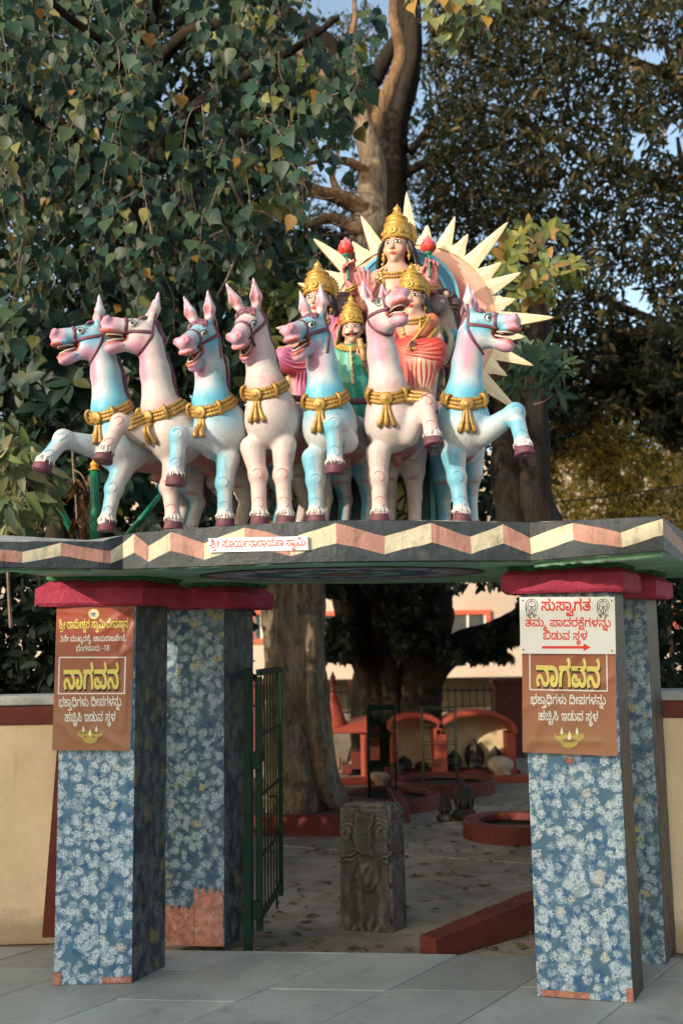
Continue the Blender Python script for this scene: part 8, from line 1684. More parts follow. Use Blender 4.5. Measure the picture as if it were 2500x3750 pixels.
# fallen leaves on the court and pavement
rnd = np.random.default_rng(8); V, F = [], []
for i in range(760):
    while True:
        x, y = rnd.uniform(-1.2, 2.6), 6.15+9*rnd.random()**1.6
        if not (-0.2 < x < 0.5 and 6.3 < y < 6.9): break
    s_, a = rnd.uniform(0.02, 0.055), rnd.uniform(0, 6.28); d = np.array((math.cos(a), math.sin(a), 0)); e = np.array((-d[1], d[0], 0)); c = np.array((x, y, ZC+0.008)); o = len(V); lift = rnd.uniform(0.002, 0.016)
    for (t_, w_, z_) in ((-1, 0, 0), (-0.3, 0.42, lift), (0.35, 0.34, lift*1.2), (1.2, 0, 0.003)): V += [tuple(c+d*s_*t_+e*s_*w_+np.array((0, 0, z_))), tuple(c+d*s_*t_-e*s_*w_+np.array((0, 0, z_*0.6)))]
    for k in range(3): F.append((o+2*k, o+2*k+2, o+2*k+3, o+2*k+1))
col = np.repeat(np.array([[(0.16, 0.09, 0.045), (0.10, 0.065, 0.04), (0.22, 0.16, 0.05), (0.07, 0.075, 0.04)][rnd.integers(4)] for _ in range(760)]), 8, 0)
stuff(obj('fallen_leaves', new_mesh('fallen_leaves', V, F, [paint_mat('dry_leaf', 0.7, 0.2, 0.2, 0.2)], False, col=col)))
# ------------------------------------------------------------------ trees
def leaf_mat(name, trans=0.32, rough=0.42, gloss=0.12):
    def f(b):
        c = b.attr(); n = b.noise(35, 4, 0.6); c = b.mix(b.ramp(n, 0.5, 0.75, 0, 0.35), c, b.mix(1.0, c, (0.75, 0.65, 0.4), 'MULTIPLY'))
        d = b.bsdf(c, rough, 0, None, gloss)
        t = b.n('ShaderNodeBsdfTranslucent'); b.set(t.inputs[0], b.mix(1.0, c, (1.5, 1.35, 0.6), 'MULTIPLY'))
        x = b.n('ShaderNodeMixShader'); x.inputs[0].default_value = trans; b.lk(d, x.inputs[1]); b.lk(t.outputs[0], x.inputs[2]); return x.outputs[0]
    return mat(name, f)
M_LF = leaf_mat('leaf_waxy', 0.22, 0.45, 0.22); M_LF2 = leaf_mat('leaf_matt', 0.25, 0.6)
def bark(name, c0, c1, sc=1.0, vein=None):
    def f(b):
        v = b.coord((9*sc, 9*sc, 2.2*sc), 'World'); n = b.noise(1.2, 7, 0.7, v, 0.5); n2 = b.noise(3.5*sc, 5, 0.6); n3 = b.noise(5, 6, 0.7, v)
        c = b.mix(b.ramp(n, 0.35, 0.65), c0, c1); c = b.mix(b.ramp(b.noise(2.2*sc, 6, 0.7, v), 0.54, 0.62, 0, 0.75), c, tuple(x*0.45 for x in c0)); c = b.mix(b.ramp(n2, 0.52, 0.68, 0, 0.75), c, tuple(x*0.55 for x in c0))
        c = b.mix(b.ramp(n3, 0.58, 0.64, 0, 0.8), c, tuple(x*0.4 for x in c0))
        return b.bsdf(c, 0.85, 0, b.bump(b.math('ADD', n, b.math('MULTIPLY', n3, 0.5)), 0.8, 0.04), 0.15)
    return mat(name, f)
M_BARK1 = bark('bark_pale', (0.125, 0.095, 0.068), (0.27, 0.21, 0.15)); M_BARK2 = bark('bark_dark', (0.016, 0.012, 0.009), (0.034, 0.026, 0.020)); M_BARK3 = bark('bark_tan', (0.12, 0.072, 0.042), (0.24, 0.15, 0.085)); M_TWIG = plain('twig_bark', (0.15, 0.11, 0.085), 0.8, 0, 0.3, 20, 0.3)
T_HEART = (np.array([0, .06, .2, .4, .6, .76, .88, .96, 1.2]), np.array([.10, .30, .43, .41, .29, .16, .07, .025, .004]))
T_LANCE = (np.array([0, .18, .42, .68, .88, 1.0]), np.array([.02, .10, .15, .13, .06, .0]))
T_OVAL = (np.array([0, .22, .5, .78, 1.0]), np.array([.03, .17, .235, .16, .0]))
T_SMALL = (np.array([0, .5, 1.0]), np.array([.04, .26, .0]))
def leaves(name, pos, dirs, nrm, size, tpl, col, m, parent, curl=0.12, fold=0.10):
    t, w = tpl; R = len(t); N = len(pos); pos, dirs, nrm = [np.asarray(x, np.float32) for x in (pos, dirs, nrm)]
    dirs = dirs/(np.linalg.norm(dirs, axis=1, keepdims=True)+1e-9); sd = np.cross(dirs, nrm); sd /= np.linalg.norm(sd, axis=1, keepdims=True)+1e-9; nn = np.cross(sd, dirs); size = np.asarray(size, np.float32)[:, None]
    V = np.zeros((N, R, 3, 3), np.float32); cu = (curl*(0.4+1.2*RNG.random((N, 1)))).astype(np.float32)
    for r in range(R):
        base = pos+dirs*size*t[r]-nn*size*cu*(t[r]**2)
        for k, q in enumerate((-1, 0, 1)): V[:, r, k] = base+sd*size*w[r]*q+nn*size*(fold*abs(q)*w[r]*2)
    a = np.arange(R-1)[:, None]*3+np.arange(2)[None, :]; a = a.ravel(); quad_ = np.stack([a, a+1, a+4, a+3], 1); F = (np.arange(N)[:, None, None]*(R*3)+quad_[None]).reshape(-1, 4)
    C = np.repeat(np.asarray(col, np.float32), R*3, 0)
    return obj(name, new_mesh(name, V.reshape(-1, 3), F, [m], True, col=C), parent)
def pick(cols, n, wts, jit=0.25):
    cols = np.array(cols); i = RNG.choice(len(cols), n, p=np.array(wts)/sum(wts)); return cols[i]*(1-jit+2*jit*RNG.random((n, 1)))
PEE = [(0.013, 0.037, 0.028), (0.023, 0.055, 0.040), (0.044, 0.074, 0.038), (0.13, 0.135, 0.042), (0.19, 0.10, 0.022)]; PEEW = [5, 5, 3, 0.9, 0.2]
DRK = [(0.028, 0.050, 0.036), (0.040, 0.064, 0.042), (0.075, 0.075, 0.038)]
def unit(a): return a/(np.linalg.norm(a, axis=-1, keepdims=True)+1e-9)
def Ps(px, py, Y): return np.array([P(float(x), float(y), float(d)) for x, y, d in zip(px, py, Y)])
def gap(px, py, s, seed):
    """patchy clump field 0..1 over the view, smooth value noise"""
    g = np.random.default_rng(seed).random((64, 64)); x = np.asarray(px)/s+20; y = np.asarray(py)/s+20; i, j = np.floor(x).astype(int), np.floor(y).astype(int); fx, fy_ = x-i, y-j; fx = fx*fx*(3-2*fx); fy_ = fy_*fy_*(3-2*fy_); w = lambda a, b: g[a % 64, b % 64]
    return (w(i, j)*(1-fx)+w(i+1, j)*fx)*(1-fy_)+(w(i, j+1)*(1-fx)+w(i+1, j+1)*fx)*fy_
def twig(mb, pts, r0, r1, n=6): s = spline(pts, 5); mb.tube(s, [r0+(r1-r0)*i/(len(s)-1) for i in range(len(s))], n)
def trunk(mb, pts, n=18, flute=0.0, seed=0):
    """pts: (point, radius); knobbly, fluted"""
    s = spline([p for p, r in pts], 8); rr_ = np.interp(np.linspace(0, len(pts)-1, len(s)), range(len(pts)), [r for p, r in pts]); V, F = tube(s, list(rr_), n, True); rn = np.random.default_rng(seed); ph = rn.random(4)*6.28; out = []
    for i, v in enumerate(V):
        if i >= len(s)*n: out.append(v); continue
        k, a = divmod(i, n); an = 2*math.pi*a/n; f = 1+flute*(math.sin(3*an+ph[0]+k*0.05)+0.6*math.sin(5*an+ph[1]-k*0.07))*0.5+0.05*math.sin(k*0.5+an*2+ph[2])+rn.normal(0, 0.015); out.append(s[k]+(v-s[k])*f)
    mb.add(out, F)
# --- 1 pale trunk behind the gate opening, its upper limbs sunlit tan
Y1 = 10.9
t1 = thing('tree', 'pale-barked thick tree in the straight red planter, tan limbs rising beside the dark trunk', 'tree', tuple(G(1110, 2985, ZC)))
mb = MB(); trunk(mb, [(Vector((*G(1100, 2992, ZC)[:2], ZC)), 0.46), (P(1090, 2850, Y1), 0.37), (P(1072, 2600, Y1), 0.325), (P(1066, 2350, Y1), 0.315), (P(1066, 2130, Y1), 0.335), (P(1060, 1800, Y1), 0.31), (P(1090, 1400, Y1), 0.28), (P(1200, 1080, Y1), 0.24), (P(1330, 900, Y1), 0.19), (P(1362, 760, Y1), 0.17), (P(1368, 650, Y1), 0.15), (P(1350, 520, Y1+.1), 0.145), (P(1300, 400, Y1+.2), 0.13), (P(1225, 300, Y1+.3), 0.115), (P(1130, 215, Y1+.4), 0.10), (P(1000, 150, Y1+.4), 0.085), (P(850, 90, Y1+.4), 0.06)], 30, 0.30, 1)
trunk(mb, [(Vector((*G(1225, 2985, ZC)[:2], ZC)), 0.17), (P(1178, 2850, Y1-0.2), 0.13), (P(1148, 2600, Y1-0.18), 0.11), (P(1136, 2250, Y1-0.2), 0.09)], 14, 0.25, 2)
trunk(mb, [(Vector((*G(1010, 2985, ZC)[:2], ZC)), 0.14), (P(1010, 2800, Y1-0.2), 0.11), (P(1000, 2500, Y1-0.2), 0.09), (P(1000, 2200, Y1-0.2), 0.08)], 12, 0.25, 7)
mb.build('trunk', M_BARK1, t1, True)
for sd_, L in ((4, [((1372, 790, 0), .11), ((1250, 722, -.1), .09), ((1140, 690, -.1), .07), ((1050, 610, 0), .05), ((975, 545, .1), .025)]), (5, [((1362, 645, 0), .065), ((1290, 596, -.1), .05), ((1200, 585, -.1), .035), ((1105, 605, -.1), .015)]), (6, [((1352, 530, .1), .11), ((1385, 430, .1), .095), ((1425, 320, .1), .085), ((1465, 200, .2), .075), ((1440, 60, .3), .065), ((1450, -80, .3), .05)]), (7, [((1330, 850, -.1), .09), ((1215, 800, -.2), .06), ((1120, 820, -.2), .045), ((1020, 770, -.1), .02)]), (8, [((1250, 725, -.1), .05), ((1215, 640, -.1), .035), ((1235, 560, -.1), .02), ((1210, 500, 0), .01)]), (9, [((1140, 690, -.1), .045), ((1085, 740, -.2), .03), ((1010, 730, -.2), .012)]), (10, [((1300, 400, .2), .08), ((1310, 300, .2), .065), ((1280, 180, .3), .05), ((1300, 60, .3), .035), ((1290, -60, .3), .02)])):
    mb = MB(); trunk(mb, [(P(x, y, Y1+d), r) for (x, y, d), r in L], 12, 0.12, sd_); mb.build('limb', M_BARK3, t1, True)
# --- 2 big dark banyan
Y2 = 15.2
t2 = thing('tree', 'huge dark tree with fluted trunk behind the shrines and the sunburst', 'tree', tuple(P(1450, 2840, Y2)))
mb = MB(); trunk(mb, [(Vector((P(1450, 2800, Y2).x, Y2, ZC)), 0.80), (P(1450, 2620, Y2), 0.66), (P(1450, 2450, Y2), 0.62), (P(1445, 2280, Y2), 0.82), (P(1430, 2100, Y2), 0.80), (P(1450, 1500, Y2), 0.50), (P(1445, 900, Y2), 0.30), (P(1440, 700, Y2), 0.24), (P(1440, 480, Y2), 0.24), (P(1500, 250, Y2), 0.17), (P(1510, 60, Y2), 0.14), (P(1490, -120, Y2), 0.12)], 26, 0.22, 21)
for i, (x0, x1) in enumerate(((1370, 1300), (1420, 1405), (1500, 1560), (1540, 1600))): trunk(mb, [(Vector((P(x0, 2800, Y2-0.5).x, Y2-0.5, ZC)), 0.28), (P(x0, 2550, Y2-0.45), 0.20), (P(x1, 2300, Y2-0.55), 0.22), (P(x1-10, 2080, Y2-0.5), 0.2)], 12, 0.15, 30+i)
mb.build('trunk', M_BARK2, t2, True)
mb = MB(); trunk(mb, [(P(1520, 2600, Y2-.3), 0.30), (P(1570, 2470, Y2-.4), 0.26), (P(1680, 2370, Y2-.5), 0.20), (P(1800, 2320, Y2-.6), 0.17), (P(1960, 2240, Y2-.8), 0.13), (P(2200, 2120, Y2-1), 0.1)], 14, 0.1, 41); mb.build('limb', M_BARK2, t2, True)
mb = MB(); trunk(mb, [(P(1450, 560, Y2), 0.22), (P(1390, 420, Y2), 0.19), (P(1300, 270, Y2), 0.17), (P(1180, 150, Y2-.2), 0.16), (P(1060, 60, Y2-.4), 0.12), (P(900, -40, Y2-.6), 0.1)], 14, 0.1, 42); mb.build('limb', M_BARK2, t2, True)
mb = MB(); trunk(mb, [(P(1370, 300, Y2+.2), 0.13), (P(1420, 190, Y2+.2), 0.12), (P(1480, 90, Y2+.2), 0.11), (P(1470, -50, Y2+.2), 0.1)], 12, 0.1, 43); mb.build('limb', M_BARK2, t2, True)
mb = MB(); trunk(mb, [(P(1360, 330, Y2), 0.14), (P(1250, 260, Y2), 0.12), (P(1160, 170, Y2), 0.09), (P(1120, 60, Y2), 0.06)], 10, 0.1, 44); mb.build('limb', M_BARK2, t2, True)
mb = MB(); trunk(mb, [(P(1500, 560, Y2), 0.07), (P(1600, 440, Y2), 0.055), (P(1720, 400, Y2), 0.045), (P(1850, 420, Y2), 0.03)], 8, 0.1, 45); mb.build('limb', M_BARK2, t2, True)
mb = MB(); trunk(mb, [(P(1480, 640, Y2), 0.08), (P(1620, 560, Y2), 0.06), (P(1780, 540, Y2), 0.05), (P(1950, 490, Y2), 0.03)], 8, 0.1, 46); mb.build('limb', M_BARK2, t2, True)
# --- 3 dark trunk right of the horses
Y3 = 9.4
t3 = thing('tree', 'dark tree trunk right of the rightmost horse, leafy sprays above the sunburst', 'tree', tuple(P(1960, 2950, Y3)))
mb = MB(); trunk(mb, [(Vector((P(2190, 2900, Y3).x, Y3, ZC)), 0.42), (P(2120, 2400, Y3), 0.32), (P(1990, 2050, Y3), 0.28), (P(1925, 1800, Y3), 0.26), (P(1935, 1520, Y3), 0.20), (P(1965, 1250, Y3), 0.13), (P(1985, 1050, Y3), 0.08), (P(2000, 930, Y3), 0.04)], 20, 0.2, 51)
trunk(mb, [(P(1890, 2010, Y3-.1), 0.14), (P(1872, 1900, Y3-.1), 0.15), (P(1845, 1700, Y3-.1), 0.14), (P(1850, 1500, Y3), 0.11), (P(1800, 1200, Y3), 0.08)], 12, 0.15, 52)
mb.build('trunk', M_BARK2, t3, True)
def whorl(cx, cy, Y, n, L, tilt, out):
    c = np.array(P(cx, cy, Y)); ax = unit(np.array((RNG.normal(0, 0.5), -0.8+RNG.normal(0, 0.35), tilt+RNG.normal(0, 0.3)))); a1 = unit(np.cross(ax, (0.3, 0.1, 1.0))); a2 = np.cross(ax, a1); ph = RNG.random()*6.28
    for i in range(n):
        a = ph+2*math.pi*i/n+RNG.normal(0, 0.12); d = unit(a1*math.cos(a)+a2*math.sin(a)+ax*RNG.uniform(0.1, 0.6)+np.array((0, 0, -0.18))); out.append((c+RNG.normal(0, 0.012, 3), d, unit(ax*1.0-d*0.3), L*RNG.uniform(0.7, 1.15)))
def spray_set(name, parent, spots, L, cols, w, tpl, m, twigs=True, curl=0.18):
    o = []; mb = MB()
    for (x, y, Y, n) in spots:
        whorl(x, y, Y, n, L, 0.25, o)
        if twigs and len(spots) <= 30: mb = MB(); p = P(x, y, Y); q = p+Vector((RNG.normal(0, 0.12), 0.18+abs(RNG.normal(0, 0.15)), -0.12+RNG.normal(0, 0.12))); twig(mb, [p, (p+q)/2+Vector((0, 0, -0.02)), q], 0.004, 0.008, 5); mb.build('twig', M_TWIG, parent)
    leaves(name, [a[0] for a in o], [a[1] for a in o], [a[2] for a in o], [a[3] for a in o], tpl, pick(cols, len(o), w), m, parent, curl)
rg = lambda n, x0, x1, y0, y1, Y0, Y1_, k: [(RNG.uniform(x0, x1), RNG.uniform(y0, y1), RNG.uniform(Y0, Y1_), k) for _ in range(n)]
spr = rg(26, 1800, 2140, 830, 1040, 7.2, 8.2, 8)+rg(8, 1890, 2010, 1010, 1160, 7.4, 8.0, 7)
spray_set('crown', t3, spr, 0.135, [(0.19, 0.19, 0.05), (0.12, 0.16, 0.05), (0.27, 0.17, 0.06), (0.07, 0.11, 0.05)], [4, 4, 2.5, 2], T_OVAL, M_LF)
spray_set('crown', t3, rg(16, 1880, 2060, 1280, 1440, 7.0, 7.8, 9), 0.16, [(0.035, 0.085, 0.055), (0.055, 0.11, 0.065)], [1, 1], T_LANCE, M_LF)
# --- 4 peepal: heart-shaped leaves hanging in long twigs over the upper left
t4 = thing('peepal_tree', 'peepal tree with hanging twigs of heart-shaped leaves over the leftmost horses', 'tree', tuple(P(420, 2500, 10.4)))
mb = MB(); trunk(mb, [(Vector((P(330, 2900, 10.4).x, 10.4, ZC)), 0.34), (P(360, 1900, 10.4), 0.24), (P(440, 1200, 10.4), 0.19), (P(480, 750, 10.2), 0.16), (P(500, 400, 9.9), 0.13), (P(560, -100, 8.6), 0.1)], 16, 0.15, 61)
trunk(mb, [(P(480, 700, 10.2), 0.10), (P(640, 480, 8.6), 0.075), (P(800, 330, 8.2), 0.055), (P(1060, 190, 7.8), 0.035), (P(1240, 60, 7.5), 0.02)], 9, 0.1, 62)
trunk(mb, [(P(450, 900, 10.2), 0.09), (P(300, 560, 8.4), 0.06), (P(120, 420, 7.8), 0.04), (P(-100, 330, 7.3), 0.02)], 9, 0.1, 63)
trunk(mb, [(P(490, 420, 9.9), 0.08), (P(420, 200, 8.0), 0.05), (P(250, 60, 7.5), 0.03), (P(120, -60, 7.2), 0.02)], 9, 0.1, 64)
trunk(mb, [(P(520, 300, 8.7), 0.08), (P(700, 110, 8.0), 0.05), (P(930, 90, 7.6), 0.03), (P(1060, 40, 7.4), 0.02)], 9, 0.1, 65)
mb.build('trunk', M_BARK2, t4, True)
tw = MB(); o = []
def hang(x, y, Y, L, nl, sway=1.0, sz=0.112):
    p0 = np.array(P(x, y, Y)); d0 = np.array((RNG.normal(0, 0.35)*sway, -0.15+RNG.normal(0, 0.3), 0.05)); pts = [p0]; 
    for j in range(1, 6):
        tt = j/5; pts.append(p0+d0*L*tt*(1-0.45*tt)+np.array((0, 0, -L*tt**1.4))+RNG.normal(0, 0.018, 3))
    s = spline(pts, 4); tw.tube(s, [0.0058-0.0042*i/(len(s)-1) for i in range(len(s))], 5)
    for i in range(nl):
        k = int(RNG.uniform(0.1, 1)*(len(s)-1)); b0 = np.array(s[k]); out = unit(np.array((RNG.normal(), RNG.normal()-0.35, RNG.normal()*0.35))); pet = RNG.uniform(0.03, 0.085); e = b0+out*pet+np.array((0, 0, -pet*0.45)); tw.tube([b0, (b0+e)/2+out*0.008+np.array((0, 0, 0.008)), e], 0.0013, 3, False)
        d = unit(out*0.45+np.array((RNG.normal(0, 0.25), RNG.normal(0, 0.25), -1.0))); nrm = unit(np.array((RNG.normal(0, 0.65), -1.0, RNG.normal(0.25, 0.5)))); o.append((e, d, nrm, sz*RNG.uniform(0.55, 1.3)))
def zone(n, x0, x1, y0, y1, Y0, Y1_, seed, thr, Lr, nl):
    c = 0
    while c < n:
        x, y = RNG.uniform(x0, x1), RNG.uniform(y0, y1)
        if gap([x], [y], 170, seed)[0] > thr: hang(x, y, RNG.uniform(Y0, Y1_), RNG.uniform(*Lr), nl); c += 1
zone(150, -120, 1080, -250, 560, 6.5, 8.6, 5, 0.24, (0.35, 0.95), 14)
zone(60, -120, 1050, -250, 700, 8.4, 9.6, 15, 0.15, (0.4, 0.95), 14)
zone(95, -100, 920, 450, 1050, 6.8, 8.8, 6, 0.24, (0.35, 0.8), 12)
zone(40, 850, 1330, -60, 430, 6.9, 8.6, 7, 0.28, (0.3, 0.7), 12)
zone(26, 700, 1180, 700, 1000, 7.2, 8.8, 8, 0.3, (0.25, 0.6), 9)
zone(16, 900, 1260, 880, 1080, 7.2, 8.4, 9, 0.2, (0.2, 0.4), 8)
col = pick(PEE, len(o), PEEW); pp_ = np.array([a[0] for a in o])
leaves('crown', pp_, [a[1] for a in o], [a[2] for a in o], [a[3] for a in o], T_HEART, col, M_LF, t4, 0.10, 0.10)
tw.build('twig', M_TWIG, t4)
# spray dropping in at the top centre, dry twigs over the pale limbs
o = []; tw = MB()
for (x, y, L) in ((1690, -60, 0.55), (1600, -90, 0.42), (1540, -80, 0.30), (1770, -60, 0.40), (1650, -30, 0.45)): hang(x, y, 6.6, L, 13, 0.5, 0.105)
leaves('crown', [a[0] for a in o], [a[1] for a in o], [a[2] for a in o], [a[3] for a in o], T_HEART, pick([(0.17, 0.19, 0.075), (0.10, 0.14, 0.08), (0.30, 0.19, 0.05)], len(o), [4, 4, 1.5]), M_LF, t4, 0.14, 0.12)
tw.build('twig', M_TWIG, t4)
for _ in range(30):
    x, y = RNG.uniform(980, 1330), RNG.uniform(620, 960); p = np.array(P(x, y, RNG.uniform(7.6, 9.5))); d = unit(RNG.normal(0, 1, 3)*np.array((1, 0.5, 0.8)))*RNG.uniform(0.15, 0.5); tw = MB(); twig(tw, [p, p+d*0.5+RNG.normal(0, 0.03, 3), p+d], 0.006, 0.002, 5); tw.build('twig', M_TWIG, t4)
for pts in ([(840, 650), (890, 760), (960, 775), (1010, 800)], [(895, 760), (880, 880), (840, 1000), (790, 1090)], [(540, 760), (560, 900), (545, 1010)], [(60, 600), (90, 800), (60, 1000)]): tw = MB(); twig(tw, [P(x, y, 7.3) for x, y in pts], 0.016, 0.007, 7); tw.build('twig', M_TWIG, t4)
# --- 5 dark whorled tree low on the left, drooping sapling in front, dry brown cluster
t5 = thing('mango_tree', 'dark whorled-leaf tree behind the leftmost horses and green poles', 'tree', tuple(P(200, 2600, 8.6)))
mb = MB(); trunk(mb, [(Vector((P(230, 2900, 8.7).x, 8.7, ZC)), 0.16), (P(210, 2100, 8.7), 0.12), (P(260, 1650, 8.6), 0.09), (P(330, 1300, 8.5), 0.05)], 10, 0.1, 71)
for (a, b) in (((260, 1650), (60, 1450)), ((300, 1500), (520, 1350)), ((330, 1350), (200, 1180)), ((260, 1800), (700, 1650))): trunk(mb, [(P(*a, 8.6), 0.05), (P((a[0]+b[0])/2, (a[1]+b[1])/2-20, 8.4), 0.035), (P(*b, 8.1), 0.015)], 8, 0.1, a[0])
mb.build('trunk', M_BARK2, t5, True)
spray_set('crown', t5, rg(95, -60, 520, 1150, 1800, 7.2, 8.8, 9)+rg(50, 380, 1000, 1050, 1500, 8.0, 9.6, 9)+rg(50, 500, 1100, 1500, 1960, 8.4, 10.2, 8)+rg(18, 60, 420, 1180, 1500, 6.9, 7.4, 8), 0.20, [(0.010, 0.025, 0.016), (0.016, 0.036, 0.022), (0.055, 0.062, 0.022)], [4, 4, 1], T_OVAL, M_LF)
spray_set('crown', t5, rg(26, 860, 1120, 740, 1250, 7.6, 8.6, 7)+rg(18, 1060, 1230, 230, 440, 8.6, 9.6, 8), 0.155, [(0.13, 0.16, 0.04), (0.17, 0.17, 0.05), (0.08, 0.12, 0.045)], [3, 2, 2], T_OVAL, M_LF)
t6 = thing('sapling', 'pale green drooping sapling hanging over the left end of the roof', 'sapling', tuple(P(60, 2200, 5.35)))
o = []; tw = MB()
for _ in range(40):
    x, y = RNG.uniform(-60, 190), RNG.uniform(1560, 1930); Yq = RNG.uniform(5.15, 6.1)
    if x > 90 and y > 1850: x -= 90
    p = np.array(P(x, y, Yq)); q = p+np.array((RNG.normal(-0.05, 0.08), 0.12, -0.16)); twig(tw, [q, (p+q)/2+np.array((0.02, 0, 0.03)), p], 0.006, 0.003, 5)
    for i in range(9):
        d = unit(np.array((RNG.normal(0.1, 0.75), RNG.normal(-0.35, 0.5), RNG.normal(-0.75, 0.45)))); o.append((p+RNG.normal(0, 0.02, 3), d, unit(np.array((RNG.normal(0, 0.5), -0.8, 0.6+RNG.normal(0, 0.4)))), RNG.uniform(0.09, 0.19)))
leaves('crown', [a[0] for a in o], [a[1] for a in o], [a[2] for a in o], [a[3] for a in o], T_LANCE, pick([(0.11, 0.135, 0.065), (0.07, 0.105, 0.055), (0.21, 0.19, 0.10), (0.13, 0.17, 0.05)], len(o), [4, 4, 2.5, 1.5]), M_LF, t6, 0.35, 0.12)
twig(tw, [P(40, 2300, 5.6), P(30, 2050, 5.7), P(60, 1850, 5.6), P(40, 1650, 5.5)], 0.012, 0.006, 6); tw.build('stem', M_TWIG, t6)
t7 = thing('dry_branch', 'dead branch with curled brown leaves behind the upright green pole', 'branch', tuple(P(290, 1900, 6.4)))
o = []; tw = MB(); twig(tw, [P(290, 2010, 6.4), P(280, 1850, 6.4), P(268, 1700, 6.4), P(265, 1620, 6.4)], 0.012, 0.008, 6); twig(tw, [P(268, 1720, 6.4), P(300, 1740, 6.35), P(325, 1800, 6.3)], 0.006, 0.003, 5); tw.build('stem', M_TWIG, t7)
for (x, y) in ((265, 1760), (300, 1790), (318, 1820), (290, 1860), (275, 1900), (300, 1930), (310, 1960), (260, 1960), (325, 1750)):
    p = np.array(P(x, y, 6.35))
    for i in range(6): d = unit(np.array((RNG.normal(0, 0.35), RNG.normal(0, 0.35), -1))); o.append((p+RNG.normal(0, 0.015, 3), d, unit(np.array((RNG.normal(0, 1), -0.8, RNG.normal(0, 0.4)))), RNG.uniform(0.07, 0.13)))
leaves('dead_leaves', [a[0] for a in o], [a[1] for a in o], [a[2] for a in o], [a[3] for a in o], T_LANCE, pick([(0.10, 0.055, 0.03), (0.16, 0.09, 0.045), (0.06, 0.035, 0.022)], len(o), [3, 2, 2]), M_LF2, t7, 0.7, 0.5)
# --- 6 massed crowns further back
def mass(name, parent, n, x0, x1, y0, y1, Y0, Y1_, size, cols, w, tpl, seed, thr, scale, m=M_LF2, soft=0.12, nbias=(0, -0.7, 0.5)):
    px = RNG.uniform(x0, x1, n*3); py = RNG.uniform(y0, y1, n*3); g = gap(px, py, scale, seed)*0.6+gap(px, py, scale*0.37, seed+1)*0.4; keep = RNG.random(n*3) < np.clip((g-thr)/soft, 0, 1); px, py = px[keep][:n], py[keep][:n]; k = len(px)
    cl = gap(px, py, scale*0.3, seed+2); Y = Y0+(Y1_-Y0)*np.clip(cl*0.7+RNG.random(k)*0.5-0.1, 0, 1); pos = Ps(px, py, Y); d = unit(RNG.normal(0, 1, (k, 3))+np.array((0, -0.1, -0.5))); nn = unit(RNG.normal(0, 0.75, (k, 3))+np.array(nbias))
    return leaves(name, pos, d, nn, size*RNG.uniform(0.6, 1.25, k), tpl, pick(cols, k, w), m, parent, 0.15, 0.12)
t8 = thing('tree', 'dark small-leaved tree filling the upper right, sky showing through its gaps', 'tree', tuple(P(2250, 2600, 14.5)))
mb = MB(); trunk(mb, [(Vector((P(2660, 2600, 14.5).x, 14.5, ZC)), 0.35), (P(2650, 1900, 14.5), 0.26), (P(2590, 1300, 14.5), 0.2), (P(2540, 700, 14.5), 0.14), (P(2520, 200, 14.5), 0.09), (P(2510, -200, 14.5), 0.05)], 14, 0.15, 81)
for i, (a, b) in enumerate((((2590, 1250), (1850, 900)), ((2550, 900), (2480, 500)), ((2545, 720), (1800, 380)), ((2530, 420), (2420, 100)), ((2525, 300), (1950, 30)), ((2610, 1400), (2050, 1500)), ((2630, 1500), (2560, 1250)))): trunk(mb, [(P(*a, 14.5), 0.10), (P((a[0]+b[0])/2, (a[1]+b[1])/2+25, 14.2), 0.06), (P(*b, 13.8), 0.025)], 8, 0.1, 90+i)
mb.build('trunk', M_BARK2, t8, True)
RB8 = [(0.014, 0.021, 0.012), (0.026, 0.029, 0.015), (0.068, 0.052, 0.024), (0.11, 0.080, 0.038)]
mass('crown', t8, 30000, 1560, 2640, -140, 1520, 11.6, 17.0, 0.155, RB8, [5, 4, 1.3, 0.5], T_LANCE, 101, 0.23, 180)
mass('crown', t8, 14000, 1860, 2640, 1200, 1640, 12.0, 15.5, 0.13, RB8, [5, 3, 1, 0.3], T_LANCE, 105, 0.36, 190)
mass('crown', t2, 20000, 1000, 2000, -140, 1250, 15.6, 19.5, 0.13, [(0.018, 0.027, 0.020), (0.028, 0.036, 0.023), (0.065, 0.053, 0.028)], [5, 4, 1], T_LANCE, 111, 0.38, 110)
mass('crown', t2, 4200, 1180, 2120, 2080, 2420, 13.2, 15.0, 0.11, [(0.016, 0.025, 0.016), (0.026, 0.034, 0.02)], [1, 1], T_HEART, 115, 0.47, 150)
t9 = thing('tree', 'dense dark tree massed behind the hanging heart-shaped leaves', 'tree', tuple(P(500, 2600, 12.5)))
mb = MB(); trunk(mb, [(Vector((P(620, 2700, 12.8).x, 12.8, ZC)), 0.3), (P(640, 1900, 12.8), 0.2), (P(660, 1100, 12.8), 0.14), (P(700, 300, 12.8), 0.08)], 12, 0.1, 121); mb.build('trunk', M_BARK2, t9, True)
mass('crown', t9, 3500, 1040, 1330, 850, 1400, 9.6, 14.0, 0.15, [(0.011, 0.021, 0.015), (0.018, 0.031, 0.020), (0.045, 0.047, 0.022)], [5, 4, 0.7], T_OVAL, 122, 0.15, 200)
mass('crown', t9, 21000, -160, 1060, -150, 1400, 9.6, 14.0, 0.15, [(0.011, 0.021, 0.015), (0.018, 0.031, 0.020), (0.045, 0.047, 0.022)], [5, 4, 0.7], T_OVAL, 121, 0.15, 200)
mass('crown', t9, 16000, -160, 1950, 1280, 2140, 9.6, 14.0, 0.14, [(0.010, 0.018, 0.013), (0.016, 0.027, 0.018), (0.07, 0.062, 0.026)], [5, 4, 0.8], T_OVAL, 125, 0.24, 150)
t10 = thing('tree', 'sunlit yellow-green tree far beyond the right end of the roof', 'tree', tuple(P(2230, 2500, 21.5)))
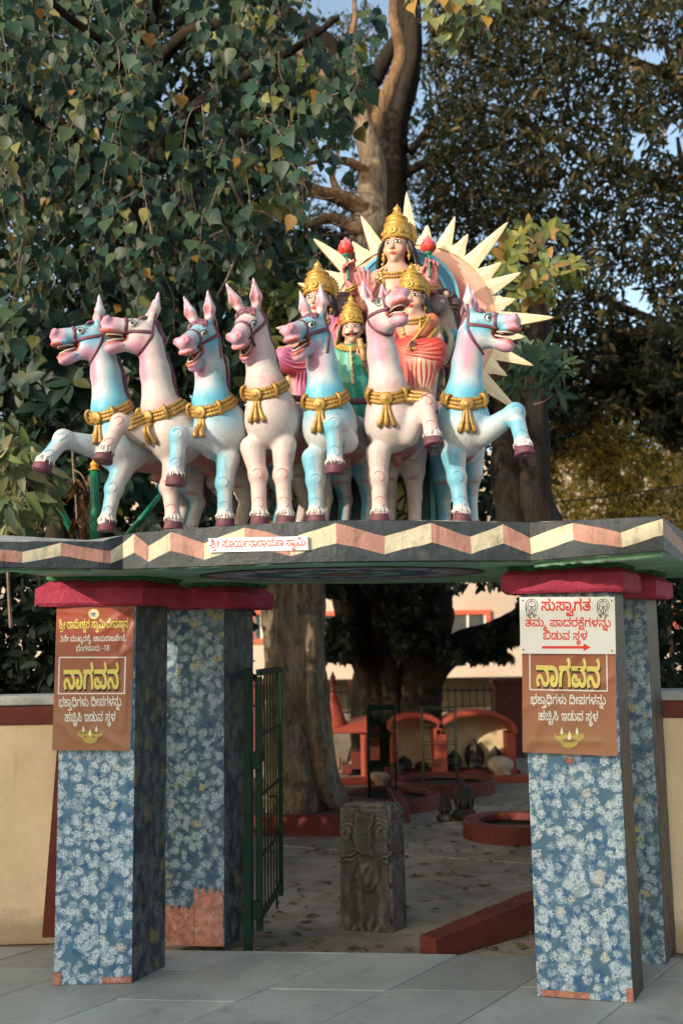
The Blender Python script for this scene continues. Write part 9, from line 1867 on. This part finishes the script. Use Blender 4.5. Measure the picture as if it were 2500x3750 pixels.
mb = MB(); trunk(mb, [(Vector((P(2350, 2500, 21.5).x, 21.5, 0)), 0.35), (P(2290, 1950, 21.5), 0.26), (P(2230, 1720, 21.5), 0.18), (P(2190, 1560, 21.5), 0.11), (P(2150, 1450, 21.5), 0.06)], 12, 0.1, 131); trunk(mb, [(P(2240, 1740, 21.5), 0.14), (P(2290, 1560, 21.5), 0.10), (P(2330, 1400, 21.5), 0.06)], 10, 0.1, 132); trunk(mb, [(P(2300, 1950, 21.5), 0.14), (P(2400, 1800, 21.5), 0.10), (P(2500, 1700, 21.5), 0.06)], 10, 0.1, 133); mb.build('trunk', M_BARK3, t10, True)
mass('crown', t10, 34000, 1900, 2660, 1280, 2040, 18.5, 23.5, 0.125, [(0.36, 0.26, 0.05), (0.18, 0.18, 0.05), (0.55, 0.40, 0.09), (0.08, 0.09, 0.034)], [3, 3, 2, 2], T_LANCE, 135, 0.16, 110)
mass('crown', t10, 7000, 1930, 2420, 1480, 1960, 14.0, 17.5, 0.11, [(0.24, 0.18, 0.04), (0.05, 0.055, 0.022), (0.48, 0.35, 0.08)], [3, 2, 2], T_LANCE, 151, 0.38, 100)
t11 = thing('shrub', 'dark shrub behind the cream wall beside the tall-banner pillar', 'shrub', tuple(P(90, 2600, 7.4)))
mb = MB()
twig(mb, [Vector((P(60, 2700, 8.6).x, 8.6, ZC)), P(90, 2450, 8.5), P(60, 2250, 8.4)], 0.03, 0.008, 6)
mb.build('stem', M_TWIG, t11); mass('crown', t11, 6500, -300, 900, 2060, 2760, 7.2, 9.4, 0.13, [(0.010, 0.018, 0.012), (0.018, 0.028, 0.018)], [1, 1], T_OVAL, 141, 0.12, 150)
t12 = thing('shrub', 'dark bushes behind the cream wall beyond the white-sign pillars', 'shrub', tuple(P(2450, 2600, 8.0)))
mass('crown', t12, 3000, 2150, 2800, 2050, 2700, 7.6, 9.2, 0.12, [(0.010, 0.018, 0.012), (0.018, 0.028, 0.018)], [1, 1], T_OVAL, 145, 0.12, 150); mb = MB(); twig(mb, [Vector((P(2450, 2700, 8).x, 8.2, ZC)), P(2460, 2450, 8.1), P(2430, 2200, 8)], 0.03, 0.01, 6); mb.build('stem', M_TWIG, t12)
